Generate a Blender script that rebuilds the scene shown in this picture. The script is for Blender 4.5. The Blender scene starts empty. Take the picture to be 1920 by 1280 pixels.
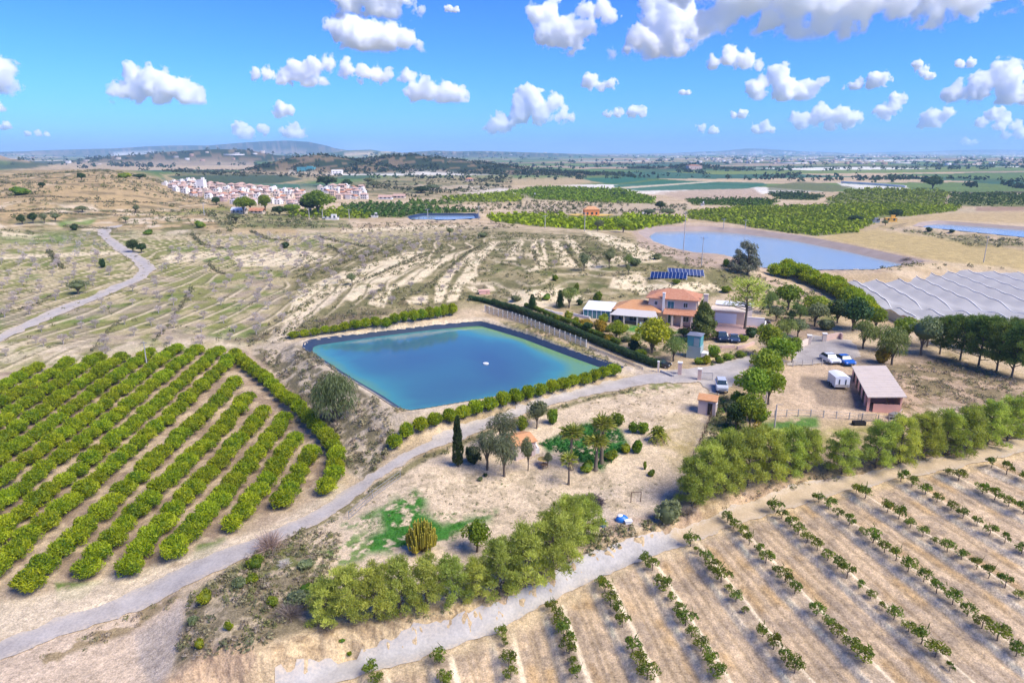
import bpy, math, random, time
import numpy as np
from mathutils import Vector, Matrix, geometry, Euler
T0 = time.time()
rnd = random.Random(11)
rng = np.random.default_rng(11)
SC = bpy.context.scene
COL = SC.collection
R = math.radians

# ------------------------------------------------------------------ camera model (px in the 1920 x 1280 photo frame)
F = 1280.0; PITCH = R(15.5); CH = 34.0
cp, sp = math.cos(PITCH), math.sin(PITCH)

def ray(px, py):
    px = np.asarray(px, float); py = np.asarray(py, float)
    a = (px - 960) / F; b = (640 - py) / F
    return np.stack([a + 0*b, cp + b*sp + 0*a, -sp + b*cp + 0*a], -1)

def at_z(px, py, z):
    r = ray(px, py); t = (np.asarray(z, float) - CH) / r[..., 2]
    return r[..., :2] * t[..., None]

def proj(x, y, z):
    dz = z - CH
    dep = y*cp - dz*sp
    up = y*sp + dz*cp
    dep = np.where(dep > 0.5, dep, 0.5)
    return 960 + F*x/dep, 640 - F*up/dep, dep

# ------------------------------------------------------------------ noise
def _hash(i, j, s):
    h = (i.astype(np.int64)*374761393 + j.astype(np.int64)*668265263 + s*1442695041) & 0x7fffffff
    h = ((h ^ (h >> 13)) * 1274126177) & 0x7fffffff
    h = h ^ (h >> 16)
    return (h & 0xffff) / 65535.0

def vnoise(x, y, s=0):
    xi = np.floor(x); yi = np.floor(y); fx = x-xi; fy = y-yi
    fx = fx*fx*(3-2*fx); fy = fy*fy*(3-2*fy)
    xi = xi.astype(np.int64); yi = yi.astype(np.int64)
    a = _hash(xi, yi, s); b = _hash(xi+1, yi, s); c = _hash(xi, yi+1, s); d = _hash(xi+1, yi+1, s)
    return (a*(1-fx)+b*fx)*(1-fy) + (c*(1-fx)+d*fx)*fy

def fbm(x, y, s=0, o=4):
    t = 0; a = 0.5; n = 0
    for k in range(o):
        t = t + a*vnoise(x*2**k + 17.3*k, y*2**k - 9.1*k, s+k); n += a; a *= 0.5
    return t/n

def sstep(a, b, x):
    t = np.clip((x-a)/(b-a), 0, 1)
    return t*t*(3-2*t)

def sdf(poly, X, Y):
    """signed distance to a closed polygon, negative inside"""
    P = np.asarray(poly, float); n = len(P)
    d = np.full(X.shape, 1e18); ins = np.zeros(X.shape, bool)
    for i in range(n):
        x0, y0 = P[i]; x1, y1 = P[(i+1) % n]
        ex, ey = x1-x0, y1-y0
        l2 = ex*ex+ey*ey
        if l2 < 1e-12: continue
        t = np.clip(((X-x0)*ex + (Y-y0)*ey)/l2, 0, 1)
        dx = X-x0-t*ex; dy = Y-y0-t*ey
        d = np.minimum(d, dx*dx+dy*dy)
        c = ((y0 > Y) != (y1 > Y))
        if c.any():
            xi = x0 + (Y-y0)*ex/(ey if abs(ey) > 1e-12 else 1e-12)
            ins ^= c & (X < xi)
    d = np.sqrt(d)
    return np.where(ins, -d, d)

def pdist(line, X, Y):
    P = np.asarray(line, float); d = np.full(X.shape, 1e18)
    for i in range(len(P)-1):
        x0, y0 = P[i]; x1, y1 = P[i+1]; ex, ey = x1-x0, y1-y0
        t = np.clip(((X-x0)*ex + (Y-y0)*ey)/(ex*ex+ey*ey+1e-12), 0, 1)
        d = np.minimum(d, (X-x0-t*ex)**2 + (Y-y0-t*ey)**2)
    return np.sqrt(d)

def resample(pts, step, closed=True):
    P = np.asarray(pts, float)
    if closed: P = np.vstack([P, P[:1]])
    out = []
    for i in range(len(P)-1):
        L = np.linalg.norm(P[i+1]-P[i]); st = step(P[i]) if callable(step) else step
        n = max(1, int(math.ceil(L/st)))
        for k in range(n): out.append(P[i] + (P[i+1]-P[i])*k/n)
    if not closed: out.append(P[-1])
    return np.array(out)

# ------------------------------------------------------------------ object helpers
def tag(o, label=None, cat=None, group=None, kind=None):
    if label: o['label'] = label
    if cat: o['category'] = cat
    if group: o['group'] = group
    if kind: o['kind'] = kind
    return o

def empty(name, loc=(0, 0, 0), rz=0.0, sc=1.0):
    o = bpy.data.objects.new(name, None); COL.objects.link(o)
    o.empty_display_size = 0.5
    o.location = loc; o.rotation_euler = (0, 0, rz)
    o.scale = (sc, sc, sc) if not hasattr(sc, '__len__') else sc
    return o

def link(name, me, parent=None, loc=None, rz=None, sc=None):
    o = bpy.data.objects.new(name, me); COL.objects.link(o)
    if parent is not None: o.parent = parent
    if loc is not None: o.location = loc
    if rz is not None: o.rotation_euler = (0, 0, rz)
    if sc is not None: o.scale = (sc, sc, sc) if not hasattr(sc, '__len__') else sc
    return o

def np_mesh(name, V, Fq, mat=None, cols=None, smooth=False, attrs=None):
    """V (n,3), Fq (m,k) fixed size faces; cols (n,3) point colours 'col'; attrs dict of point floats"""
    V = np.asarray(V, np.float32); Fq = np.asarray(Fq, np.int32)
    m, k = Fq.shape
    me = bpy.data.meshes.new(name)
    me.vertices.add(len(V)); me.vertices.foreach_set('co', V.ravel())
    me.loops.add(m*k); me.loops.foreach_set('vertex_index', Fq.ravel())
    me.polygons.add(m); me.polygons.foreach_set('loop_start', np.arange(0, m*k, k, dtype=np.int32))
    if smooth: me.polygons.foreach_set('use_smooth', np.ones(m, bool))
    me.update(calc_edges=True)
    if cols is not None:
        a = me.attributes.new('col', 'FLOAT_COLOR', 'POINT')
        c4 = np.ones((len(V), 4), np.float32); c4[:, :3] = cols
        a.data.foreach_set('color', c4.ravel())
    for nme, arr in (attrs or {}).items():
        a = me.attributes.new(nme, 'FLOAT', 'POINT'); a.data.foreach_set('value', np.asarray(arr, np.float32))
    if mat:
        me.materials.append(mat)
    return me

class MB:
    """collects boxes, tubes and faces for ONE mesh"""
    def __init__(s): s.v = []; s.f = []; s.sm = []
    def add(s, vs, fs, smooth=False):
        b = len(s.v); s.v += [tuple(v) for v in vs]
        for f in fs: s.f.append(tuple(i+b for i in f)); s.sm.append(smooth)
        return s
    def box(s, c, d, rz=0.0, tilt=None):
        hx, hy, hz = d[0]/2, d[1]/2, d[2]/2
        vs = [Vector((x*hx, y*hy, z*hz)) for z in (-1, 1) for y in (-1, 1) for x in (-1, 1)]
        if tilt is not None: M = Euler(tilt).to_matrix(); vs = [M @ v for v in vs]
        elif rz: M = Matrix.Rotation(rz, 3, 'Z'); vs = [M @ v for v in vs]
        c = Vector(c)
        return s.add([v+c for v in vs], [(0, 2, 3, 1), (4, 5, 7, 6), (0, 1, 5, 4), (2, 6, 7, 3), (0, 4, 6, 2), (1, 3, 7, 5)])
    def tube(s, p0, p1, r0, r1=None, n=6, cap=True):
        r1 = r0 if r1 is None else r1
        p0, p1 = Vector(p0), Vector(p1); d = (p1-p0)
        if d.length < 1e-6: return s
        d.normalize(); a = d.orthogonal().normalized(); b = d.cross(a)
        vs = []
        for p, r in ((p0, r0), (p1, r1)):
            for k in range(n):
                t = 2*math.pi*k/n; vs.append(p + a*(r*math.cos(t)) + b*(r*math.sin(t)))
        fs = [(k, (k+1) % n, n+(k+1) % n, n+k) for k in range(n)]
        s.add(vs, fs, True)
        if cap: s.add(vs[n:], [tuple(range(n))]); s.add(vs[:n], [tuple(range(n-1, -1, -1))])
        return s
    def path(s, pts, rads, n=6):
        for i in range(len(pts)-1): s.tube(pts[i], pts[i+1], rads[i], rads[i+1], n, cap=(i == len(pts)-2 or i == 0))
        return s
    def prism(s, poly, z0, z1):
        n = len(poly)
        vs = [(x, y, z0) for x, y in poly] + [(x, y, z1) for x, y in poly]
        return s.add(vs, [tuple(range(n-1, -1, -1)), tuple(range(n, 2*n))] + [(k, (k+1) % n, n+(k+1) % n, n+k) for k in range(n)])
    def face(s, *vs): return s.add(vs, [tuple(range(len(vs)))])
    def slab(s, vs, th):
        """a sheet polygon (list of 3d points, any plane) given a thickness downward in z"""
        n = len(vs); lo = [(x, y, z-th) for x, y, z in vs]
        return s.add(list(vs)+lo, [tuple(range(n)), tuple(range(2*n-1, n-1, -1))] + [(k, n+k, n+(k+1) % n, (k+1) % n) for k in range(n)])
    def ico(s, c, r, sub=1, sc=(1, 1, 1), jit=0.0, seed=0):
        V, Fc = ICO[sub]; rr = random.Random(seed)
        s.add([(c[0]+v[0]*r*sc[0]*(1+rr.uniform(-jit, jit)), c[1]+v[1]*r*sc[1]*(1+rr.uniform(-jit, jit)), c[2]+v[2]*r*sc[2]*(1+rr.uniform(-jit, jit))) for v in V], Fc, True)
        return s
    def mesh(s, name, mat):
        me = bpy.data.meshes.new(name); me.from_pydata(s.v, [], s.f); me.update()
        if any(s.sm): me.polygons.foreach_set('use_smooth', s.sm)
        me.materials.append(mat); return me
    def build(s, name, mat, parent=None, **k): return link(name, s.mesh(name, mat), parent, **k)

import bmesh
ICO = {}
for _s in (1, 2, 3):
    _b = bmesh.new(); bmesh.ops.create_icosphere(_b, subdivisions=_s, radius=1)
    ICO[_s] = ([tuple(v.co) for v in _b.verts], [tuple(v.index for v in f.verts) for f in _b.faces]); _b.free()

ORD = ['first', 'second', 'third', 'fourth', 'fifth', 'sixth', 'seventh', 'eighth', 'ninth', 'tenth', 'eleventh', 'twelfth', 'thirteenth', 'fourteenth',
       'fifteenth', 'sixteenth', 'seventeenth', 'eighteenth', 'nineteenth', 'twentieth'] + ['twenty-'+w for w in ('first', 'second', 'third', 'fourth', 'fifth', 'sixth', 'seventh', 'eighth', 'ninth')] + ['thirtieth'] + ['thirty-'+w for w in ('first', 'second', 'third', 'fourth', 'fifth', 'sixth', 'seventh', 'eighth', 'ninth')] + ['fortieth'] + ['forty-'+w for w in ('first', 'second', 'third', 'fourth', 'fifth', 'sixth', 'seventh', 'eighth', 'ninth')] + ['fiftieth']

# ------------------------------------------------------------------ materials
def newmat(name):
    m = bpy.data.materials.new(name); m.use_nodes = True
    nt = m.node_tree; nt.nodes.clear()
    out = nt.nodes.new('ShaderNodeOutputMaterial')
    return m, nt, out

def N(nt, typ, **kw):
    n = nt.nodes.new(typ)
    for k, v in kw.items():
        if k.startswith('i_'):
            key = k[2:].replace('_', ' ')
            n.inputs[int(key) if key.isdigit() else key].default_value = v
        else: setattr(n, k, v)
    return n

def L(nt, a, b): nt.links.new(a, b)

def mat_plain(name, col, rough=0.7, var=0.12, scale=3.0, metal=0.0, bump=0.0, spec=0.3):
    m, nt, out = newmat(name)
    b = N(nt, 'ShaderNodeBsdfPrincipled'); b.inputs['Roughness'].default_value = rough; b.inputs['Metallic'].default_value = metal
    b.inputs['Specular IOR Level'].default_value = spec
    tc = N(nt, 'ShaderNodeTexCoord')
    nz = N(nt, 'ShaderNodeTexNoise'); nz.inputs['Scale'].default_value = scale; nz.inputs['Detail'].default_value = 5
    L(nt, tc.outputs['Object'], nz.inputs['Vector'])
    mx = N(nt, 'ShaderNodeMix', data_type='RGBA')
    mx.inputs[6].default_value = (*[c*(1-var) for c in col], 1); mx.inputs[7].default_value = (*[min(1, c*(1+var)) for c in col], 1)
    L(nt, nz.outputs['Fac'], mx.inputs[0]); L(nt, mx.outputs[2], b.inputs['Base Color'])
    if bump:
        bp = N(nt, 'ShaderNodeBump'); bp.inputs['Strength'].default_value = bump; L(nt, nz.outputs['Fac'], bp.inputs['Height']); L(nt, bp.outputs[0], b.inputs['Normal'])
    L(nt, b.outputs[0], out.inputs[0])
    return m

def mat_leaf(name, c1, c2, trans=0.35, objvar=0.25, huevar=0.03):
    """foliage: each leaf its own tone between c1 and c2, each plant a little different"""
    m, nt, out = newmat(name)
    at = N(nt, 'ShaderNodeAttribute', attribute_name='tone')
    mx = N(nt, 'ShaderNodeMix', data_type='RGBA'); mx.inputs[6].default_value = (*c1, 1); mx.inputs[7].default_value = (*c2, 1)
    L(nt, at.outputs['Fac'], mx.inputs[0])
    oi = N(nt, 'ShaderNodeObjectInfo')
    hs = N(nt, 'ShaderNodeHueSaturation')
    mr = N(nt, 'ShaderNodeMapRange'); mr.inputs[3].default_value = 1-objvar; mr.inputs[4].default_value = 1+objvar
    L(nt, oi.outputs['Random'], mr.inputs[0]); L(nt, mr.outputs[0], hs.inputs['Value'])
    ml = N(nt, 'ShaderNodeMath', operation='MULTIPLY'); ml.inputs[1].default_value = 7.31
    fr = N(nt, 'ShaderNodeMath', operation='FRACT'); L(nt, oi.outputs['Random'], ml.inputs[0]); L(nt, ml.outputs[0], fr.inputs[0])
    mh = N(nt, 'ShaderNodeMapRange'); mh.inputs[3].default_value = 0.5-huevar; mh.inputs[4].default_value = 0.5+huevar
    L(nt, fr.outputs[0], mh.inputs[0]); L(nt, mh.outputs[0], hs.inputs['Hue'])
    L(nt, mx.outputs[2], hs.inputs['Color'])
    b = N(nt, 'ShaderNodeBsdfPrincipled'); b.inputs['Roughness'].default_value = 0.55; b.inputs['Specular IOR Level'].default_value = 0.25
    t = N(nt, 'ShaderNodeBsdfTranslucent'); ms = N(nt, 'ShaderNodeMixShader'); ms.inputs[0].default_value = trans
    L(nt, hs.outputs[0], b.inputs['Base Color'])
    g2 = N(nt, 'ShaderNodeMix', data_type='RGBA', blend_type='MULTIPLY'); g2.inputs[0].default_value = 1; g2.inputs[7].default_value = (1.25, 1.25, 0.6, 1)
    L(nt, hs.outputs[0], g2.inputs[6]); L(nt, g2.outputs[2], t.inputs['Color'])
    L(nt, b.outputs[0], ms.inputs[1]); L(nt, t.outputs[0], ms.inputs[2]); L(nt, ms.outputs[0], out.inputs[0])
    return m
# ------------------------------------------------------------------ heights
K_TH = 3.0
def uv(x, y):
    return K_TH*np.arctan2(x, y), np.log(np.maximum(np.hypot(x, y), 5.0))

class RBF:
    def __init__(s, anchors, c=0.12, lam=1e-3):
        A = np.array(anchors, float); xy = at_z(A[:, 0], A[:, 1], A[:, 2])
        s.u, s.v = uv(xy[:, 0], xy[:, 1]); s.c = c
        D = np.sqrt((s.u[:, None]-s.u)**2 + (s.v[:, None]-s.v)**2 + c*c)
        n = len(A); M = np.zeros((n+1, n+1)); M[:n, :n] = -D + lam*np.eye(n)*-1; M[:n, n] = 1; M[n, :n] = 1
        s.w = np.linalg.solve(M, np.append(A[:, 2], 0))
        s.lo, s.hi = A[:, 2].min()-1.0, A[:, 2].max()+1.0
    def __call__(s, x, y):
        u, v = uv(x, y); z = np.full(u.shape, s.w[-1])
        for a, b, w in zip(s.u, s.v, s.w[:-1]): z -= w*np.sqrt((u-a)**2+(v-b)**2+s.c**2)
        return np.clip(z, s.lo, s.hi)

UP = RBF([
 # near, left of the cut bank
 (0, 1500, -1.6), (300, 1500, -1.8), (0, 1280, -1.5), (150, 1230, -1.6), (250, 1190, -1.5), (100, 1180, -1.4), (300, 1090, -1.0), (0, 1210, -1.5), (-300, 1200, -1.5),
 (400, 1150, .4), (450, 1080, .3), (560, 1080, .4), (640, 1140, .2), (640, 1050, .2), (760, 1120, .3), (900, 1060, .3), (1000, 1000, .3), (780, 980, .4), (600, 1230, .2), (900, 1250, .2), (1300, 1200, .4), (1700, 1200, .6),
 (560, 985, -.3), (700, 905, .4), (800, 840, 1.4), (900, 800, 2.1), (1000, 762, 2.6), (1100, 735, 3.0), (1200, 712, 3.3), (1290, 703, 3.4),
 (860, 870, 1.0), (950, 870, 1.1), (1060, 890, 1.0), (1100, 830, 1.8), (1100, 950, .6), (1230, 870, 1.5), (1250, 930, .7), (1250, 770, 2.7), (1330, 770, 2.8), (1340, 720, 3.3),
 (1300, 950, .6), (1400, 920, .8), (1500, 890, .9), (1600, 880, 1.0), (1750, 855, 1.3), (1900, 815, 1.8), (2300, 800, 2), (2300, 650, 3),
 (1450, 800, 2.2), (1570, 770, 2.6), (1570, 690, 3.2), (1450, 690, 3.3), (1680, 780, 2.4), (1650, 690, 3.1), (1800, 700, 2.9), (1900, 720, 2.5), (1800, 780, 2.0),
 (1410, 670, 3.5), (1560, 640, 3.6), (1520, 620, 3.7), (1300, 650, 3.7), (1360, 630, 4.0), (1420, 600, 4.0), (1200, 600, 4.2), (1280, 600, 4.1), (1100, 600, 4.4), (1150, 650, 3.8), (1230, 690, 3.5),
 (1000, 590, 4.6), (920, 570, 4.6), (960, 560, 5.2), (1060, 560, 5.2), (1200, 540, 6.0), (1320, 545, 5.8), (1265, 520, 7.6), (1180, 515, 7.4), (1080, 510, 7.2), (1330, 490, 8.8), (1300, 480, 8.6), (1400, 512, 6.8), (1470, 520, 4.5), (1250, 460, 7.0),
 (1500, 560, 4.0), (1580, 610, 3.6), (1620, 590, 2.6), (1700, 560, 1.6), (1900, 600, 1.4), (1900, 520, 1.2), (1700, 508, 2.2), (1900, 495, 2.5), (1750, 490, 3.0),
 # citrus orchard
 (640, 900, -.2), (600, 830, 0.0), (450, 1000, -.6), (300, 950, -.5), (100, 1050, -.9), (0, 950, -.6), (0, 800, .6), (200, 760, .9), (400, 760, .5), (350, 690, 1.9), (440, 680, 1.8), (150, 700, 1.9), (0, 720, 1.7), (-400, 800, 1), (-400, 1000, -.5),
 (560, 740, .3), (500, 690, 1.6), (480, 650, 2.4),
 # almond fields and the hill behind
 (540, 630, 3.2), (300, 620, 3.2), (0, 630, 3.2), (-300, 620, 3), (150, 560, 4.0), (0, 520, 4.8), (280, 500, 5.0), (450, 530, 4.8), (620, 560, 5.2), (700, 575, 5.2), (830, 570, 4.8), (900, 545, 5.6), (600, 480, 6.6), (750, 490, 7.4), (900, 480, 8.2), (1000, 450, 8.6), (1100, 460, 8.8), (1000, 520, 7.4), (950, 430, 7.6), (1170, 440, 7.2),
 (220, 450, 6.2), (400, 440, 6.6), (600, 430, 6.2), (800, 430, 6.0), (100, 430, 7.0), (0, 420, 8.5), (-300, 430, 9), (200, 400, 9.0), (100, 370, 14), (0, 360, 14.5), (220, 350, 16), (130, 326, 19), (0, 330, 17.5), (260, 330, 16.5), (-250, 330, 18), (330, 330, 12), (330, 370, 9.5), (420, 400, 7.0),
 # village, plain
 (320, 345, 9.0), (420, 362, 7.5), (420, 345, 8), (560, 382, 5.0), (560, 355, 6.0), (680, 375, 4.0), (700, 350, 5), (480, 395, 5.5), (640, 395, 3.0), (720, 390, 3.0), (830, 405, 3.0), (700, 412, 4.4), (900, 410, 3.4), (1000, 405, 2.0), (1000, 372, 2.0), (1180, 410, 1.5), (1100, 350, 2.0), (1300, 405, 1.0), (1450, 430, 1.2), (1600, 430, 1.0), (1700, 445, 2.4), (1800, 460, 2.4), (1600, 400, .5), (1800, 395, .4), (1900, 410, 1.2), (1500, 360, .5), (1800, 360, 0), (1300, 360, .5), (2200, 420, .5), (2200, 360, 0),
 (100, 306, 4), (400, 320, 4), (600, 325, 3), (300, 300, 0), (700, 310, 0), (900, 335, 2), (1000, 310, 0), (1300, 310, 0), (1600, 310, 0), (1900, 310, 0), (-400, 305, 0), (2300, 308, 0),
])
LOW = RBF([(a, b, c+1.35) for a, b, c in [(300, 1400, -2.7), (560, 1275, -3.2), (800, 1210, -2.9), (1000, 1140, -2.5), (1150, 1065, -2.1), (1300, 1000, -1.7), (1450, 950, -1.2), (1600, 905, -.7), (1750, 868, -.1), (1920, 830, .6), (2300, 790, 1),
 (1920, 900, -.2), (1920, 1000, -1.0), (1920, 1280, -2.6), (1400, 1280, -3.2), (1000, 1280, -3.4), (1500, 1100, -2.2), (1750, 1000, -1.2), (1250, 1150, -2.6), (800, 1500, -3.6), (1400, 1600, -3.6), (2000, 1600, -3.4), (2300, 1100, -2)]])

BANK = [(280, 1330), (330, 1272), (385, 1236), (470, 1226), (540, 1212), (640, 1180), (760, 1160), (900, 1137), (965, 1106), (1040, 1078), (1110, 1046), (1200, 1003), (1300, 968), (1400, 930), (1500, 905), (1620, 884), (1740, 862), (1830, 838), (1920, 812), (2100, 770), (2500, 700)]
_b = np.array(BANK, float); _z = np.zeros(len(_b))
for _ in range(4):
    bank_w = at_z(_b[:, 0], _b[:, 1], _z); _z = UP(bank_w[:, 0], bank_w[:, 1])
LOWPOLY = np.vstack([bank_w, [[220, 60], [220, -60], [-60, -60], [bank_w[0, 0]-1, 5]]])

ZP, ZW = 3.6, 2.9
POND = at_z(*np.array([(570, 652), (572, 643), (585, 637), (700, 621), (800, 609), (880, 602), (905, 601), (925, 606), (990, 625), (1080, 658), (1166, 688), (1160, 694), (1100, 706), (1000, 730), (900, 747), (800, 764), (770, 768), (742, 763), (700, 735), (640, 700), (590, 667)], float).T, ZP)
POND2 = at_z(*np.array([(1196, 436), (1215, 426), (1330, 425), (1400, 430), (1500, 442), (1600, 461), (1735, 490), (1640, 505), (1500, 506), (1400, 500), (1300, 486), (1215, 456)], float).T, 5.6)
POND3 = at_z(*np.array([(1712, 424), (1725, 417), (1760, 414), (1930, 426), (2100, 440), (2100, 456), (1930, 446), (1800, 433)], float).T, 3.2)
POND4 = at_z(*np.array([(762, 406), (790, 400), (895, 400), (900, 409), (840, 412), (770, 411)], float).T, 4.2)
# (outline, rim height, rim width, outer slope, inner slope, depth)
PONDS = [(POND, ZP, 1.6, .55, .62, 4.0), (POND2, 5.6, 4.0, .35, .35, 4.0), (POND3, 3.2, 4.0, .3, .4, 3.0), (POND4, 4.2, 2.0, .3, .5, 3.0)]

def zpx(y, D): return 34 + (285-y)/1280.0*D
RIDGES = [  # [(px, distance, crest row)], half width
 ([(40, 7000, 285), (150, 7000, 281), (250, 7000, 278), (340, 7000, 272.5), (420, 7000, 271), (500, 7000, 265.5), (560, 7000, 264), (590, 7000, 266), (620, 7100, 274), (650, 7200, 285)], 800),
 ([(290, 2300, 289), (340, 2300, 284), (420, 2300, 278.5), (480, 2300, 280), (530, 2300, 290)], 190),
 ([(575, 1150, 293), (605, 1150, 288), (640, 1130, 291), (690, 1080, 305)], 70),
 ([(690, 1350, 299), (730, 1300, 291), (775, 1280, 289), (830, 1250, 294), (900, 1200, 304), (960, 1150, 313), (1045, 1100, 324)], 90),
 ([(640, 4000, 285), (668, 4000, 281), (705, 4000, 279.5), (725, 4000, 283)], 220),
 ([(1215, 1500, 318), (1250, 1450, 312), (1295, 1430, 306), (1335, 1430, 312), (1350, 1430, 318)], 45),
 ([(-80, 1500, 268), (-20, 1500, 276), (10, 1500, 284), (30, 1500, 294)], 90),
 ([(760, 5200, 286), (820, 5200, 282.5), (920, 5600, 283), (1010, 5600, 286)], 400),
 ([(1330, 11000, 283), (1390, 11000, 277.5), (1420, 11000, 279), (1480, 11000, 283.5)], 700),
 ([(1680, 13000, 284), (1760, 13000, 280.5), (1830, 13000, 280), (1990, 13000, 282)], 900),
]
RIDGE_W = []
for pts, w in RIDGES:
    RIDGE_W.append((np.array([((p-960)/1280.0*D, D) for p, D, y in pts]), np.array([max(0.5, zpx(y, D)) for p, D, y in pts]), w))

# young orchard rows, photo px of each row's first and last tree on show
YROWS_PX = [((700, 1262), (707, 1290)), ((826, 1246), (836, 1290)), ((941, 1196), (958, 1278)), ((1038, 1148), (1080, 1278)), ((1126, 1098), (1212, 1280)), ((1211, 1058), (1345, 1278)), ((1296, 1026), (1490, 1270)), ((1362, 980), (1618, 1250)),
            ((1450, 963), (1780, 1262)), ((1536, 946), (1905, 1236)), ((1603, 928), (1911, 1128)), ((1690, 906), (1912, 1042)), ((1776, 894), (1914, 968)), ((1860, 882), (1918, 907))]
def _lowxy(p):
    z = np.array([-2.0])
    for _ in range(5):
        q = at_z(np.array([p[0]]), np.array([p[1]]), z); z = LOW(q[:, 0], q[:, 1])
    return q[0]
YROWS = [(_lowxy(a), _lowxy(b)) for a, b in YROWS_PX]

def rowdist(x, y):
    """signed distance to the nearest young orchard row and an on-row flag (past the first tree)"""
    best = np.full(x.shape, 99.0); on = np.zeros(x.shape)
    for a, b in YROWS:
        d = (b-a)/np.linalg.norm(b-a)
        s = (x-a[0])*d[0]+(y-a[1])*d[1]; t = (x-a[0])*-d[1]+(y-a[1])*d[0]
        m = (np.abs(t) < np.abs(best)) & (s > -1.5)
        best = np.where(m, t, best); on = np.where(m, sstep(-1.4, -.4, s), on)
    return best, on

def H(x, y):
    x = np.asarray(x, float); y = np.asarray(y, float)
    r = np.hypot(x, y)
    z = UP(x, y)*(1-sstep(900, 1700, r))
    z += (fbm(x/9, y/9, 3)-.5)*.5*sstep(30, 80, r)*(1-sstep(400, 900, r)) + (fbm(x/60, y/60, 5)-.5)*2.2*sstep(150, 400, r)
    # terraces on the hill behind
    m = r > 60
    # pond banks
    for poly, zr, rw, so, si, dep in PONDS:
        c = poly.mean(0); rad = np.max(np.hypot(*(poly-c).T))+30
        k = np.hypot(x-c[0], y-c[1]) < rad
        if not k.any(): continue
        d = sdf(poly, x[k], y[k]); zz = z[k]
        er = (fbm(x[k]/2.2, y[k]/2.2, 9, 3)-.5)*1.3
        out = np.maximum(zz, zr-np.maximum(0, d-rw+er*sstep(rw, rw+2, d))*so)
        inn = zr - np.minimum(dep, np.maximum(0, -d)*si) - .7*sstep(0, -1.0, d)
        z[k] = np.where(d > 0, out, inn)
    for ln, zz, w in RIDGE_W:
        lo = ln.min(0)-3*w; hi = ln.max(0)+3*w
        k = (x > lo[0]) & (x < hi[0]) & (y > lo[1]) & (y < hi[1])
        if not k.any(): continue
        X, Y = x[k], y[k]; best = np.full(X.shape, 1e18); hh = np.zeros(X.shape)
        for i in range(len(ln)-1):
            a, b = ln[i], ln[i+1]; e = b-a
            t = np.clip(((X-a[0])*e[0]+(Y-a[1])*e[1])/(e@e), 0, 1)
            d = (X-a[0]-t*e[0])**2+(Y-a[1]-t*e[1])**2
            q = d < best; best = np.where(q, d, best); hh = np.where(q, zz[i]+(zz[i+1]-zz[i])*t, hh)
        nz = fbm(X/(w*.6), Y/(w*.6), 21)
        z[k] = np.maximum(z[k], z[k]*.0 + hh*np.exp(-best/(w*w)*(0.7+.6*nz))*(1-.12*(1-nz)))
    # the cut bank and the lower, young orchard ground
    k = (r < 260) & (y < 190)
    if k.any():
        X, Y = x[k], y[k]
        d = sdf(LOWPOLY, X, Y)
        nz = (fbm(X/1.2, Y/1.2, 31, 4)-.5)*1.0 + (fbm(X/6, Y/6, 33, 2)-.5)*1.2
        dd = d + nz
        w = sstep(.5, -1.0, dd)
        zl = LOW(X, Y)
        t, on = rowdist(X, Y)
        at = np.abs(t)
        bed = on*(.28*np.exp(-(at/.95)**8) - .05*np.exp(-((at-1.25)/.30)**2) - .05*np.exp(-((at-2.1)/.25)**2) + (fbm(X/1.1, Y/1.1, 35, 3)-.5)*.16)
        zl = zl + bed*sstep(-1.5, -4, d) + (fbm(X/2.5, Y/2.5, 37, 3)-.5)*.14
        z[k] = z[k]*(1-w) + zl*w
        z[k] += (fbm(X/.9, Y/.9, 39, 3)-.5)*.7*np.exp(-((dd+.3)/1.0)**2)
    return z

# ------------------------------------------------------------------ the ground grid: polar about the drone's foot, finer where it is near
th_f = np.radians(np.arange(-42, 42.01, .085))
th_c = np.radians(np.arange(45, 316, 3.0))
TH = np.concatenate([th_f, th_c]); NT = len(TH)
rows = np.concatenate([np.linspace(3600, 1330, 40), np.arange(1328, 420, -1.5), np.arange(420, 330, -.9), np.arange(330, 291, -.5), np.arange(291, 287.0, -.2)])
RR = at_z(np.full(rows.shape, 960.), rows, 0.0)[:, 1]
RR = np.concatenate([RR, [RR[-1]*1.15, RR[-1]*1.4, RR[-1]*1.8, RR[-1]*2.4]]); NR = len(RR)
GX = RR[:, None]*np.sin(TH)[None]; GY = RR[:, None]*np.cos(TH)[None]
GZ = H(GX.ravel(), GY.ravel()).reshape(GX.shape)
NF = len(th_f); GF = GZ[:, :NF]; LR = np.log(RR)

def Hq(x, y):
    x = np.asarray(x, float); y = np.asarray(y, float)
    th = np.arctan2(x, y); lr = np.log(np.maximum(np.hypot(x, y), RR[0]))
    fi = np.clip(np.interp(lr, LR, np.arange(NR)), 0, NR-1.001); fj = np.clip((th-th_f[0])/(th_f[1]-th_f[0]), 0, NF-1.001)
    i = fi.astype(int); j = fj.astype(int); a = fi-i; b = fj-j
    return (GF[i, j]*(1-a)+GF[i+1, j]*a)*(1-b) + (GF[i, j+1]*(1-a)+GF[i+1, j+1]*a)*b

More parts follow.
